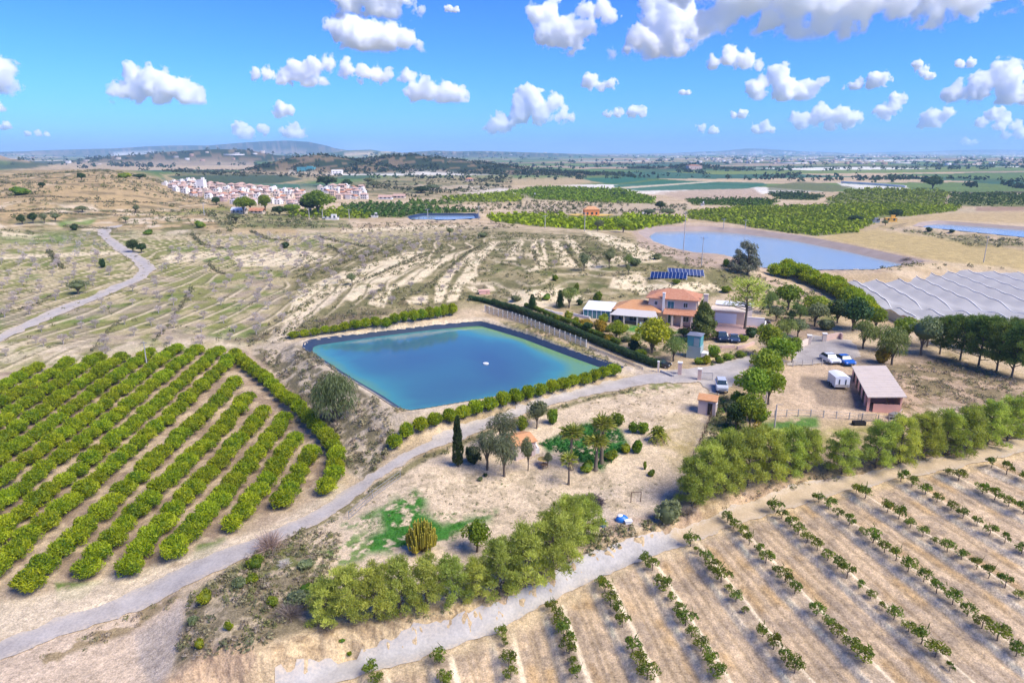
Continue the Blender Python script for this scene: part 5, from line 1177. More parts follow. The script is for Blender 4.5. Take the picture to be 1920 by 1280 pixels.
# ------------------------------------------------------------------ plants one by one: kind, px, py of the foot, height, width (photo px), label
T_ = [
 ('pepper_tree', 628, 792, 92, 92, 'big weeping grey-green tree on the bank between orchard and pond'),
 ('candelabra_shrub', 791, 1032, 62, 60, 'yellow candelabra cactus shrub on the sand beside the green weeds'),
 ('broadleaf_tree', 894, 1034, 55, 56, 'squat dark green leafy tree on the sand above the pine group'),
 ('cypress_tree', 859, 874, 92, 16, 'tall slim cypress standing on the sand beside the road'),
 ('dark_shrub', 888, 868, 38, 36, 'dark glossy round shrub at the foot of the grey-green trees'),
 ('green_grey_tree', 913, 881, 76, 58, 'soft grey-green tree with leafy trunk beside the dark round shrub'),
 ('green_grey_tree', 946, 893, 80, 58, 'widest soft grey-green tree in front of the orange-roofed hut'),
 ('green_grey_tree', 942, 842, 72, 62, 'sparse grey-green tree rising behind the hut beside the road'),
 ('green_shrub', 979, 806, 30, 26, 'yellow-green bush behind the orange-roofed hut'),
 ('olive_tree', 1006, 803, 52, 44, 'airy olive tree on a thin trunk between hut and road'),
 ('green_shrub', 1036, 794, 32, 24, 'upright green bush next to the airy olive tree'),
 ('olive_tree', 990, 882, 62, 28, 'slim olive tree with a flat head in front of the hut'),
 ('olive_tree', 1027, 876, 28, 18, 'little grey tree on a stick trunk beside the yellow parasol'),
 ('fan_palm', 1071, 880, 84, 46, 'thick-trunked fan palm nearest the little slim palm'),
 ('slim_fan_palm', 1066, 908, 64, 36, 'small fan palm with a thin bare trunk standing clear on the sand'),
 ('fan_palm', 1117, 881, 66, 46, 'shorter fan palm of the pair beside the low yellow bush'),
 ('fan_palm', 1128, 868, 90, 46, 'tall fan palm rising behind the weed patch'),
 ('date_palm', 1234, 828, 40, 44, 'low date palm with arching fronds near the bare track'),
 ('green_shrub', 1157, 797, 26, 30, 'dark bush with two tones beyond the palms'), ('green_shrub', 1188, 810, 22, 24, 'darker one of the two touching bushes above the date palm'),
 ('green_shrub', 1205, 812, 24, 26, 'lighter one of the two touching bushes above the date palm'), ('green_shrub', 1194, 848, 30, 26, 'bright green bush between palms and date palm'), ('yellow_shrub', 1173, 848, 18, 24, 'yellowish low bush between the palms and the bright bush'),
 ('green_shrub', 1100, 884, 24, 28, 'round green bush at the foot of the palms'), ('green_shrub', 1145, 862, 24, 26, 'dark green bush behind the pair of palms'), ('green_shrub', 1221, 892, 15, 15, 'small round bush alone on the bare sand'), ('green_shrub', 1209, 880, 18, 8, 'thin upright bush alone on the bare sand'),
 ('grey_shrub', 900, 901, 9, 12, 'tiny bush on the sand below the cypress'), ('dark_shrub', 910, 893, 8, 10, 'tiny dark tuft on the sand by the grey-green trunk'),
 ('grey_shrub', 1250, 978, 46, 58, 'big dome of grey-brown brush at the end of the pine row'), ('dry_shrub', 1290, 965, 24, 30, 'dry twiggy brush beside the big grey-brown dome'),
 ('reddish_shrub', 506, 1030, 52, 62, 'leafless reddish tree leaning over the roadside'), ('blossom_shrub', 534, 1062, 20, 26, 'white blossoming bush below the leafless reddish tree'),
 ('grey_shrub', 575, 1064, 18, 34, 'blue-grey bush at the edge of the pine group'), ('green_shrub', 480, 1063, 22, 40, 'olive bush on the roadside bank below the reddish tree'), ('yellow_shrub', 472, 1092, 20, 28, 'pale yellow bush on the scrubby bank'), ('grey_shrub', 450, 1100, 20, 30, 'blue-grey bush on the scrubby bank beside the pale yellow one'), ('yellow_shrub', 385, 1130, 26, 34, 'yellow-green bush nearest the road on the scrubby bank'),
 ('grey_shrub', 362, 1172, 20, 26, 'grey bush at the foot of the scrubby bank'), ('yellow_shrub', 430, 1180, 18, 20, 'yellowish bush half way down the scrubby bank'), ('yellow_shrub', 375, 1215, 20, 22, 'yellowish bush at the lowest corner of the scrubby bank'), ('green_shrub', 512, 1135, 18, 26, 'green bush in the middle of the grey brush'), ('grey_shrub', 560, 1130, 26, 60, 'wide grey thicket beside the pines'), ('dry_shrub', 545, 1155, 30, 60, 'dry twiggy thicket beside the pines'), ('green_shrub', 655, 1228, 8, 12, 'small green tuft at the foot of the earth bank'), ('green_shrub', 641, 1202, 6, 14, 'small tuft half way up the earth bank'),
 ('dry_shrub', 610, 1180, 20, 40, 'dry brush at the low end of the pine group'), ('green_shrub', 575, 1118, 30, 34, 'green bush touching the first pine'),
 # hedge trees between the gate and the horse yard
 ('broadleaf_tree', 1437, 668, 62, 46, 'yellow-green tree at the head of the line beside the horse yard'), ('broadleaf_tree', 1460, 694, 62, 52, 'second green tree down the line beside the horse yard'), ('broadleaf_tree', 1484, 680, 48, 34, 'small green tree by the parking end of the line'), ('light_green_tree', 1472, 644, 48, 42, 'pale tree behind the line near the wall'),
 ('broadleaf_tree', 1432, 724, 70, 60, 'full green tree in the middle of the line beside the horse yard'), ('broadleaf_tree', 1408, 766, 76, 66, 'broad green tree below the middle of the line beside the horse yard'), ('broadleaf_tree', 1441, 758, 66, 52, 'green tree leaning into the horse yard'), ('broadleaf_tree', 1404, 806, 66, 52, 'leafy green tree near the low end of the line'), ('dark_leafy_tree', 1380, 806, 52, 40, 'dark bushy tree on the weedy strip'), ('broadleaf_tree', 1446, 716, 50, 40, 'green tree squeezed between the second and the full tree of the line'), ('green_shrub', 1385, 760, 30, 36, 'green bush under the broad tree of the line'), ('green_shrub', 1424, 790, 34, 40, 'bright bush under the leaning tree of the line'), ('green_shrub', 1368, 826, 26, 40, 'green bush low on the weedy strip'), ('green_shrub', 1345, 862, 24, 40, 'green bush where the weedy strip meets the pines'),
 ('orange_shrub', 1418, 836, 54, 40, 'rusty yellow bush at the low end of the tree line'), ('yellow_leafy_tree', 1406, 856, 48, 46, 'yellow-green low tree joining the pine row'), ('grey_shrub', 1356, 850, 22, 40, 'grey-green bush on the weedy strip'), ('grey_shrub', 1372, 770, 20, 34, 'grey bush on the weedy strip near the parked van'),
 # round the yards
 ('light_green_tree', 1618, 654, 56, 50, 'pale weeping tree beside the parking wall'), ('light_green_tree', 1672, 684, 66, 56, 'pale green weeping tree behind the stables'), ('orange_shrub', 1652, 680, 36, 34, 'brownish yellow bush between the two pale trees'), ('olive_tree', 1727, 666, 70, 62, 'olive-green tree on a stout trunk before the dark pines'), ('light_green_tree', 1664, 660, 52, 56, 'pale green crown behind the stables by the net'), ('broadleaf_tree', 1700, 640, 44, 52, 'green tree rising over the netted field corner'),
 ('dark_leafy_tree', 1600, 620, 62, 64, 'large dark leafy tree beside the gate wall'), ('dark_leafy_tree', 1570, 606, 44, 44, 'dark leafy tree at the foot of the citrus grove'), ('broadleaf_tree', 1640, 622, 44, 40, 'green tree at the low end of the citrus grove'), ('olive_tree', 1527, 612, 44, 46, 'olive-green tree in the beds above the gate'), ('grey_shrub', 1548, 618, 26, 34, 'grey bush beside the dark leafy tree'), ('olive_tree', 1496, 632, 34, 38, 'grey olive in front of the gate wall'), ('light_green_tree', 1462, 655, 34, 34, 'pale small tree before the gate wall'), ('dark_shrub', 1482, 600, 20, 18, 'dark round bush on the bank behind the drive'),
 ('open_pine_tree', 1396, 617, 92, 82, 'umbrella-crowned pine with a long bare trunk on the paved yard'), ('broadleaf_tree', 1477, 582, 48, 46, 'round-headed green tree on a pole trunk above the drive'), ('light_green_tree', 1442, 590, 44, 32, 'pale thin tree beside the umbrella pine'), ('broadleaf_tree', 1530, 590, 36, 50, 'low spreading tree above the bare path'),
 ('shaggy_conifer', 1318, 634, 66, 48, 'shaggy pale conifer in front of the villa yard'), ('shaggy_conifer', 1317, 606, 44, 28, 'upright pale conifer against the villa corner'), ('clipped_ball_tree', 1265, 607, 25, 23, 'clipped ball tree, the larger of the two before the villa'), ('clipped_ball_tree', 1291, 604, 23, 20, 'clipped ball tree, the smaller one by the villa corner'),
 ('yellow_leafy_tree', 1222, 662, 64, 68, 'big yellow-green tree in the villa garden'), ('light_green_tree', 1263, 677, 48, 48, 'pale round tree beside the teal shed'), ('dark_shrub', 1187, 656, 20, 22, 'dark bush below the big yellow-green tree'), ('yellow_leafy_tree', 1155, 636, 34, 36, 'yellow bush tree in the middle of the garden'), ('orange_shrub', 1124, 622, 24, 32, 'orange flowering bush in front of the sunroom'), ('orange_shrub', 1098, 612, 16, 30, 'low pale orange bush beside the garden hedge'), ('yellow_shrub', 1066, 600, 20, 18, 'yellow-green bush by the garden path'), ('dark_leafy_tree', 1102, 622, 18, 22, 'dark teal bush in the garden'), ('yellow_shrub', 1132, 606, 20, 24, 'yellow-green bush under the sunroom'), ('green_shrub', 1250, 630, 16, 36, 'low dark hedge bush at the lawn edge'),
 ('light_green_tree', 1067, 577, 40, 40, 'pale green round tree on the slope by the garden'), ('small_conifer', 1050, 578, 34, 14, 'dark conifer touching the pale round tree'), ('green_shrub', 1081, 545, 18, 14, 'bright bush above the pale round tree'), ('dark_shrub', 1087, 572, 13, 14, 'dark ball bush beside the pale round tree'), ('green_shrub', 1120, 566, 24, 22, 'leafy bush on a stem left of the sunroom'.replace('left of', 'near')), ('small_conifer', 998, 580, 28, 16, 'dark column bush on the pale slope'), ('green_shrub', 1025, 562, 14, 18, 'green bush between the column bush and the conifer'), ('grey_shrub', 968, 564, 12, 24, 'pair of grey-green low bush on the pale slope'.replace('pair of ', '')),
 ('grey_shrub', 1140, 622, 14, 20, 'silvery bush beside the orange flowering bush'), ('green_shrub', 1170, 622, 16, 22, 'green bush under the villa awning'), ('yellow_shrub', 1192, 640, 16, 24, 'yellow bush between awning and big garden tree'), ('grey_shrub', 1175, 640, 12, 22, 'grey-green low bush in the garden beds'), ('orange_shrub', 1140, 638, 12, 24, 'rusty low bush in the garden beds'), ('green_shrub', 1200, 668, 16, 30, 'green bush beneath the big yellow-green tree'), ('dark_leafy_tree', 1282, 634, 20, 26, 'dark bush behind the teal shed'), ('green_shrub', 1165, 662, 14, 26, 'green bush on the garden side of the long hedge'), ('yellow_shrub', 1078, 606, 14, 20, 'yellowish bush near the low second hedge'), ('green_shrub', 1046, 600, 12, 18, 'green bush where the garden path begins'), ('light_green_tree', 1500, 600, 30, 30, 'pale tree on the slope above the drive'), ('olive_tree', 1455, 602, 26, 28, 'olive tree behind the umbrella pine'), ('green_shrub', 1560, 588, 20, 34, 'green bush beside the bare path'), ('olive_tree', 1420, 560, 26, 26, 'olive tree on the slope behind the garage'), ('green_shrub', 1360, 548, 14, 24, 'green bush on the scrubby slope behind the pool house'),
 ('dark_shrub', 1408, 632, 22, 28, 'dark clipped dome bush beside the parked cars'), ('green_shrub', 1392, 640, 14, 26, 'bright clipped bush before the parked cars'), ('green_shrub', 1337, 668, 24, 26, 'dark bush next to the teal shed'), ('yellow_shrub', 1322, 682, 20, 24, 'yellow bush at the drive corner'), ('green_shrub', 1310, 682, 14, 26, 'green bush at the drive corner'), ('green_shrub', 1348, 680, 16, 22, 'green bush in the drive bed'), ('green_shrub', 1365, 675, 14, 24, 'green bush, middle of the drive bed'), ('green_shrub', 1388, 670, 14, 24, 'green bush at the end of the drive bed'),
 ('gum_tree', 1402, 516, 68, 44, 'tall grey gum tree at the edge of the reservoir'), ('gum_tree', 1382, 512, 46, 30, 'shorter gum tree beside the tall one'), ('olive_tree', 1095, 508, 34, 24, 'dark olive tree at the head of the bare terraces'), ('olive_tree', 1142, 502, 36, 26, 'upright olive tree above the villa slope'), ('light_green_tree', 1178, 500, 24, 20, 'pale tree on the terrace edge'), ('grey_shrub', 1190, 498, 20, 26, 'grey bush on the terrace edge'), ('green_shrub', 1040, 526, 13, 14, 'green bush on the terrace slope'), ('grey_shrub', 1232, 486, 12, 22, 'grey bush on the crest by the reservoir'), ('green_shrub', 1362, 500, 18, 16, 'green bush on the crest below the gum trees'), ('olive_tree', 1178, 516, 22, 12, 'thin tree on the slope behind the panels'), ('green_shrub', 1268, 532, 10, 18, 'green bush between panels and villa roof'),
 ('olive_tree', 660, 533, 21, 20, 'round olive tree alone on the bare terraces'), ('olive_tree', 843, 441, 14, 16, 'olive tree high on the terraced field'), ('grey_shrub', 905, 445, 12, 20, 'grey bush high on the terraced field'),
 ('olive_tree', 148, 552, 26, 40, 'dark clump tree beside the straight of the winding road'), ('dark_leafy_tree', 250, 473, 24, 22, 'dark tree, nearer one inside the road bend'), ('dark_leafy_tree', 266, 474, 18, 20, 'dark tree, further one inside the road bend'), ('green_shrub', 376, 427, 16, 22, 'round green bush on the slope beyond the road'), ('green_shrub', 278, 440, 12, 20, 'green bush beyond the top of the winding road'), ('dark_shrub', 193, 502, 22, 14, 'dark thin tree in the almond field by the bend'), ('dark_shrub', 534, 465, 14, 20, 'dark bush on the almond slope'), ('olive_tree', 443, 418, 18, 30, 'olive bush beside the white-roofed shed'), 
 ('dark_leafy_tree', 42, 421, 19, 18, 'olive tree, nearest the edge on the hill terrace'), ('dark_leafy_tree', 63, 419, 20, 18, 'olive tree, second on the hill terrace'), ('olive_tree', 84, 418, 18, 16, 'olive tree, third on the hill terrace'), ('olive_tree', 105, 416, 16, 18, 'olive tree, fourth on the hill terrace'), ('dark_leafy_tree', 153, 338, 14, 16, 'lone dark tree on the tan hilltop'), ('dark_leafy_tree', 80, 352, 10, 14, 'dark tree on the hill flank'), ('green_shrub', 40, 365, 18, 40, 'spreading green bush on the hill flank'), ('olive_tree', 155, 398, 12, 24, 'grey tree row bush on the hill terraces'.replace(' row', '')), ('olive_tree', 255, 400, 16, 14, 'grey olive tree above the road top'), ('olive_tree', 236, 418, 12, 14, 'dark olive beside the road top'), ('dark_shrub', 140, 432, 14, 16, 'dark bush below the green strip'), ('green_shrub', 232, 334, 12, 30, 'yellow-green bush on the saddle near the village'), ('dark_leafy_tree', 262, 336, 10, 26, 'dark bush on the saddle near the village'),
 ('broadleaf_tree', 598, 404, 46, 62, 'largest tree group mass by the village edge'.replace('group mass ', '')), ('dark_leafy_tree', 582, 402, 36, 40, 'dark tree against the largest village tree'), ('broadleaf_tree', 457, 402, 34, 32, 'green tree in front of the white village houses'), ('broadleaf_tree', 498, 400, 36, 24, 'upright tree in front of the village centre'), ('dark_leafy_tree', 406, 385, 16, 18, 'dark tree before the white end of the village'), ('dark_leafy_tree', 650, 352, 16, 24, 'dark tree behind the village end'), ('olive_tree', 690, 345, 12, 26, 'grey tree beyond the village end'),
 ('olive_tree', 1121, 434, 22, 22, 'dark olive tree in front of the bright citrus field'), ('broadleaf_tree', 1168, 436, 26, 34, 'round green tree at the reservoir corner'), ('dark_leafy_tree', 1238, 393, 16, 22, 'dark tree at the crossing beyond the orange house'), ('olive_tree', 1215, 406, 14, 26, 'green tree near the orange house'), ('olive_tree', 1255, 406, 15, 34, 'broad green tree beyond the orange house'), ('broadleaf_tree', 548, 404, 22, 34, 'green tree between the village centre and its largest tree'), ('dark_leafy_tree', 524, 404, 18, 30, 'dark bushy tree below the village centre'), ('broadleaf_tree', 470, 396, 24, 24, 'green tree touching the tree before the white houses'), ('dark_leafy_tree', 612, 350, 20, 40, 'dark grove tree behind the village'), ('olive_tree', 700, 352, 12, 30, 'grey-green tree on the slope past the village'), ('dark_leafy_tree', 790, 362, 13, 34, 'dark tree on the rise before the bright fields'), ('olive_tree', 812, 358, 12, 40, 'broad dark tree on the rise before the bright fields'), ('dark_leafy_tree', 1153, 367, 7, 12, 'small dark tree in the far bright field'), ('dark_leafy_tree', 1169, 367, 8, 13, 'second small dark tree in the far bright field'),
 ('dark_leafy_tree', 1604, 416, 12, 28, 'dark tree near the yellow house'), ('dark_leafy_tree', 1677, 412, 20, 28, 'dark tree behind the yellow house'), ('olive_tree', 1660, 423, 10, 14, 'small dark bush by the yellow house'), ('dark_shrub', 1742, 434, 9, 14, 'dark bush on the near bank of the far reservoir'), ('dark_shrub', 1784, 436, 7, 12, 'small bush on the near bank of the far reservoir'), ('dark_leafy_tree', 1748, 354, 24, 32, 'dark tree clump on the plain above the striped orchard'), ('dry_shrub', 1703, 489, 10, 26, 'brown reeds at the reservoir corner'),
]
for kd, x, y, h, wd, lb in T_:
    cat = 'palm' if 'palm' in kd else 'shrub' if ('shrub' in kd or 'conifer' in kd and h < 40 or ' bush' in lb) else 'tree'
    plant_px(kd, x, y, h, wd, lb, cat, parts=h >= 16)

# ------------------------------------------------------------------ almond fields
def inpoly(poly, P):
    px, py, _ = proj(P[:, 0], P[:, 1], P[:, 2]); return sdf(poly, px, py) < 0, px, py
def scatter(poly, sx, sy, jit, ang=0.0):
    W = G(*np.array(poly, float).T)[:, :2]; lo, hi = W.min(0)-5, W.max(0)+5; c = (lo+hi)/2; rr = np.hypot(*(hi-lo))/2
    gx, gy = np.meshgrid(np.arange(-rr, rr, sx), np.arange(-rr, rr, sy)); gx = gx.ravel()+rng.uniform(-jit, jit, gx.size)*sx; gy = gy.ravel()+rng.uniform(-jit, jit, gy.size)*sy
    x = c[0]+gx*math.cos(ang)-gy*math.sin(ang); y = c[1]+gx*math.sin(ang)+gy*math.cos(ang)
    P = np.stack([x, y, Hq(x, y)], 1); k, px, py = inpoly(poly, P); return P[k & (px > -40) & (px < 1960)]
ROADW = G(*np.array(ROAD2, float).T)[:, :2]
ALM = [([(-30, 640), (120, 575), (215, 540), (290, 512), (300, 525), (330, 560), (300, 655), (200, 672), (60, 690), (-30, 700)], 'bare almond tree in the field between citrus rows and winding road'),
       ([(330, 560), (420, 520), (560, 500), (700, 500), (640, 540), (560, 595), (500, 635), (440, 652), (300, 655)], 'bare pinkish almond tree in the field above the pond corner'),
       ([(300, 512), (300, 470), (420, 440), (560, 440), (900, 440), (820, 470), (700, 500), (560, 500), (420, 520)], 'bare almond tree on the high slope beyond the winding road'),
       ([(-30, 625), (-30, 470), (100, 450), (180, 440), (245, 480), (270, 510), (170, 552), (60, 598)], 'bare almond tree in the field on the outer side of the winding road')]
cand = []
for zi, (poly, lb) in enumerate(ALM):
    P = scatter(poly, 4.4, 5.0, .28, .5)
    P = P[sdf(ROADW, P[:, 0], P[:, 1]) > 2.0]
    for p in P:
        if rnd.random() < .66: cand.append((np.hypot(p[0], p[1]), zi, p))
for p in G(*np.array([(700, 560), (715, 545), (735, 570), (770, 540), (790, 572), (830, 545), (845, 520), (860, 505), (950, 485), (975, 490), (1000, 470), (1040, 500), (1100, 490), (1060, 470), (1015, 460)], float).T): cand.append((np.hypot(p[0], p[1]), 2, p))
cand.sort(key=lambda q: q[0])
print('almond', len(cand))
for d, zi, p in cand[:290]:
    plant('almond_tree', p, rnd.uniform(1.3, 2.0), None, ALM[zi][1], 'almond tree', 'almond trees '+['below the winding road', 'above the pond', 'on the high slope', 'outside the road bend'][zi], parts=False)
far_alm = [c[2] for c in cand[290:]]

# ------------------------------------------------------------------ masses: one object of kind stuff each
def mat_mass(name, trans=.25):
    m, nt, out = newmat(name); at = N(nt, 'ShaderNodeAttribute', attribute_name='col')
    b = N(nt, 'ShaderNodeBsdfDiffuse'); t = N(nt, 'ShaderNodeBsdfTranslucent'); ms = N(nt, 'ShaderNodeMixShader'); ms.inputs[0].default_value = trans
    L(nt, at.outputs['Color'], b.inputs[0]); L(nt, at.outputs['Color'], t.inputs[0]); L(nt, b.outputs[0], ms.inputs[1]); L(nt, t.outputs[0], ms.inputs[2]); L(nt, ms.outputs[0], out.inputs[0]); return m
M_MASS = mat_mass('mixed_foliage')
def mass(name, P, W_, H_, cols, nq=12, twig=False, shape='dome'):
    """leaf quads heaped at each point: P (n,3), widths, heights, colours (n,3)"""
    n = len(P)
    if n == 0: return
    d = rng.normal(0, 1, (n, nq, 3)); d /= np.linalg.norm(d, axis=2)[:, :, None]; d[..., 2] = np.abs(d[..., 2])
    rad = rng.uniform(.55, 1.0, (n, nq, 1)); q = d*rad*np.stack([W_/2, W_/2, H_], -1)[:, None, :]
    c = P[:, None, :]+q
    nn = d+rng.normal(0, .5, d.shape); nn /= np.linalg.norm(nn, axis=2)[:, :, None]
    t = np.cross(nn, rng.normal(0, 1, d.shape)); t /= np.linalg.norm(t, axis=2)[:, :, None]+1e-9; b = np.cross(nn, t)
    s = (np.minimum(W_, H_*1.4)*(.26 if not twig else .32))[:, None, None]*rng.uniform(.7, 1.3, (n, nq, 1))*(12/nq)**.55
    t = t*s; b = b*s*(.55 if not twig else .14)
    V = np.stack([c-t, c-b, c+t, c+b], 2).reshape(-1, 3)
    cc = cols[:, None, :]*rng.uniform(.65, 1.35, (n, nq, 1)); cc = np.repeat(cc.reshape(-1, 3), 4, 0)
    me = np_mesh(name, V, np.arange(len(V)).reshape(-1, 4), M_MASS, np.clip(cc, 0, .8)); return tag(link(name, me), kind='stuff')
def scat_mass(zones):
    Ps, Ws, Hs, Cs = [], [], [], []
    for poly, sp_, wr, hr, pal, thr, ns in zones:
        P = scatter(poly, sp_, sp_, .5)
        if thr > 0: P = P[fbm(P[:, 0]/ns, P[:, 1]/ns, 7) > thr]
        n = len(P); k = rng.uniform(0, 1, n)**1.5
        Ps.append(P); Ws.append(wr[0]+(wr[1]-wr[0])*k); Hs.append(hr[0]+(hr[1]-hr[0])*k); Cs.append(np.array(pal)[rng.integers(0, len(pal), n)])
    return np.vstack(Ps), np.concatenate(Ws), np.concatenate(Hs), np.vstack(Cs)
gP = [(.20, .205, .075), (.27, .245, .13), (.15, .16, .08), (.33, .285, .16)]; gD = [(.27, .215, .155), (.34, .28, .21), (.21, .185, .12)]; gG = [(.07, .15, .025), (.10, .18, .03)]; gS = [(.25, .235, .10), (.18, .19, .08), (.36, .305, .18)]
mass('undergrowth', *scat_mass([
 ([(330, 1270), (355, 1120), (470, 1045), (560, 995), (640, 1000), (620, 1080), (595, 1175), (470, 1215)], .52, (.3, 1.0), (.2, .6), gP+gP+gD, .39, 3),
 ([(540, 1010), (640, 970), (700, 912), (800, 855), (900, 815), (1000, 777), (1100, 747), (1200, 726), (1200, 731), (1100, 753), (900, 824), (800, 864), (700, 922), (640, 975), (560, 1020)], .7, (.3, .9), (.2, .5), gP, .38, 2),
 ([(60, 1228), (180, 1178), (330, 1115), (345, 1122), (240, 1188), (90, 1245)], .6, (.3, .8), (.15, .4), gD+gP, .48, 1.5),
 ([(480, 660), (570, 655), (640, 708), (740, 778), (730, 850), (690, 900), (640, 870), (600, 800), (540, 740)], .8, (.4, 1.2), (.25, .8), gP+gD, .45, 2.5),
 ([(575, 660), (640, 706), (740, 775), (770, 776), (700, 745), (640, 702), (590, 660)], .5, (.3, .7), (.3, .7), gS, .35, 2),
 ([(925, 600), (1000, 615), (1180, 684), (1165, 690), (1080, 660), (990, 627)], .7, (.4, .9), (.2, .5), gS, .35, 2),
 ([(1345, 745), (1370, 745), (1405, 800), (1400, 845), (1300, 880), (1312, 835)], .6, (.4, 1.0), (.2, .7), gP+gG, .35, 2),
 ([(1110, 1000), (1240, 965), (1300, 960), (1260, 985), (1190, 1008), (1100, 1050)], .6, (.4, 1.1), (.3, .8), gP+gS, .35, 2),
 ([(640, 1180), (780, 1150), (900, 1128), (1000, 1085), (1100, 1030), (1110, 1045), (1000, 1098), (900, 1140), (760, 1165), (640, 1190)], .6, (.3, .9), (.2, .5), gP+gS, .40, 2),
 ([(1290, 965), (1400, 922), (1600, 878), (1800, 845), (1920, 808), (1920, 818), (1800, 856), (1600, 892), (1400, 938), (1295, 975)], .7, (.3, .9), (.2, .5), gD+gS, .42, 2),
 ([(1650, 700), (1780, 670), (1920, 715), (1900, 780), (1740, 830), (1690, 790)], .9, (.4, 1.2), (.2, .6), gD+gP, .44, 3),
 ([(780, 890), (1000, 890), (1250, 905), (1250, 940), (1000, 990), (800, 960)], .75, (.15, .42), (.06, .2), gP+gP+gG, .50, 1.5), ([(1095, 745), (1280, 722), (1320, 760), (1240, 800), (1100, 790)], .75, (.2, .5), (.08, .25), gP+gD, .50, 1.5), ([(560, 1010), (740, 920), (780, 960), (700, 1040), (600, 1070)], .8, (.2, .5), (.08, .25), gG+gP, .5, 1.5),
 ([(930, 565), (1100, 605), (1230, 640), (1230, 680), (1130, 645)], 1.1, (.5, 1.4), (.3, .9), gP+gG, .45, 3), ([(1310, 672), (1420, 655), (1400, 670), (1330, 688)], .8, (.4, .9), (.3, .6), gG+gS, .42, 2),
 ([(1010, 832), (1090, 795), (1160, 805), (1180, 835), (1130, 880), (1070, 860)], .38, (.3, .7), (.15, .45), [(.03, .15, .03), (.05, .19, .03), (.025, .12, .025)], .33, 1.0),
 ([(645, 985), (780, 918), (800, 960), (930, 960), (850, 1012), (740, 1035), (680, 1035), (690, 985)], .34, (.2, .45), (.06, .18), [(.04, .18, .02), (.06, .22, .025)], .42, 1.0),
]), nq=30)
mass('hillside_scrub', *scat_mass([
 ([(560, 480), (900, 435), (1160, 445), (1330, 485), (1420, 520), (1330, 560), (1210, 550), (1100, 585), (930, 560), (860, 572), (640, 605), (540, 635)], 1.5, (.5, 1.5), (.25, .8), gP+gS, .46, 4),
 ([(420, 645), (560, 605), (690, 582), (860, 584), (830, 594), (560, 622), (520, 650)], 1.2, (.6, 1.6), (.3, .8), gP+gD, .42, 3),
 ([(-20, 440), (180, 430), (420, 425), (560, 440), (900, 440), (700, 500), (500, 630), (0, 690)], 3.0, (.6, 1.5), (.2, .6), gS+gP, .50, 9),
 ([(-20, 330), (200, 318), (330, 345), (460, 400), (430, 440), (-20, 440)], 4.2, (1.2, 3.4), (.6, 1.8), gP+[(.12, .13, .06)], .54, 14),
 ([(1420, 515), (1540, 555), (1570, 600), (1500, 625), (1430, 590)], 1.6, (.7, 1.8), (.4, 1.1), gP+gG, .42, 4), ([(1650, 428), (1740, 437), (1920, 450), (1920, 462), (1820, 464), (1760, 446)], 3.5, (1.2, 3), (.6, 1.5), gP, .42, 8), ([(1570, 503), (1740, 494), (1900, 502), (1890, 508), (1740, 504), (1600, 512)], 3, (1, 2.5), (.5, 1.2), gP, .48, 8),
 ([(380, 400), (560, 395), (640, 412), (650, 428), (420, 428)], 3.5, (1, 3), (.6, 1.8), gP+[(.10, .12, .05)], .44, 9),
 ([(640, 420), (960, 415), (980, 432), (640, 440)], 4, (1, 2.6), (.5, 1.2), gD+gP, .42, 9), ([(640, 345), (960, 332), (960, 352), (720, 376)], 8, (2, 5), (1.2, 3), [(.05, .065, .03), (.09, .095, .05)], .50, 30), ([(840, 382), (1000, 376), (1290, 384), (1290, 402), (900, 402)], 5, (1.5, 3), (1.2, 2.2), gP+[(.07, .085, .035)], .40, 20),
 ([(300, 318), (640, 318), (640, 335), (320, 330)], 14, (3, 7), (2, 4), [(.05, .065, .035), (.08, .085, .05)], .52, 50),
]), nq=20)
# terraces' dark bank lines in the almond fields: low brush heaped along them
LN = [[(360, 540), (330, 590), (290, 640)], [(170, 660), (215, 610), (225, 600)], [(0, 590), (60, 575), (100, 555)], [(390, 490), (400, 505), (420, 515)], [(90, 470), (110, 495), (120, 505)], [(600, 445), (640, 455), (700, 465)], [(615, 462), (650, 480), (690, 488)], [(560, 520), (640, 495), (720, 470)], [(700, 520), (790, 478), (880, 465)], [(360, 440), (380, 460), (420, 466)], [(470, 434), (500, 448), (540, 452)], [(500, 612), (560, 575), (640, 545)], [(1000, 470), (1010, 500)], [(1060, 460), (1075, 485), (1090, 505)], [(1085, 462), (1110, 480), (1120, 492)], [(770, 555), (840, 505), (900, 462)], [(650, 540), (720, 510), (800, 480)], [(0, 372), (130, 372)], [(0, 398), (150, 394), (260, 398)], [(120, 425), (220, 430)], [(30, 402), (240, 405)], [(120, 380), (330, 384)]]
Ps = []
for ln in LN:
    P = along(ln, .8, .35)
    if len(P): Ps.append(P)
Ps = np.vstack(Ps); n = len(Ps); dd = np.hypot(Ps[:, 0], Ps[:, 1])
mass('bank_brush', Ps, rng.uniform(.6, 1.3, n)*np.clip(dd/140, .8, 2.0), rng.uniform(.25, .6, n)*np.clip(dd/140, .8, 1.8), np.array([(.17, .16, .09), (.22, .19, .12), (.14, .155, .075)])[rng.integers(0, 3, n)], 18)
fa = np.array(far_alm) if far_alm else np.zeros((0, 3)); n = len(fa)
if n: mass('distant_almond_trees', fa, rng.uniform(1.8, 2.4, n), rng.uniform(1.3, 2.0, n), np.array([(.46, .38, .36), (.52, .45, .43), (.40, .32, .29)])[rng.integers(0, 3, n)], 46, twig=True)
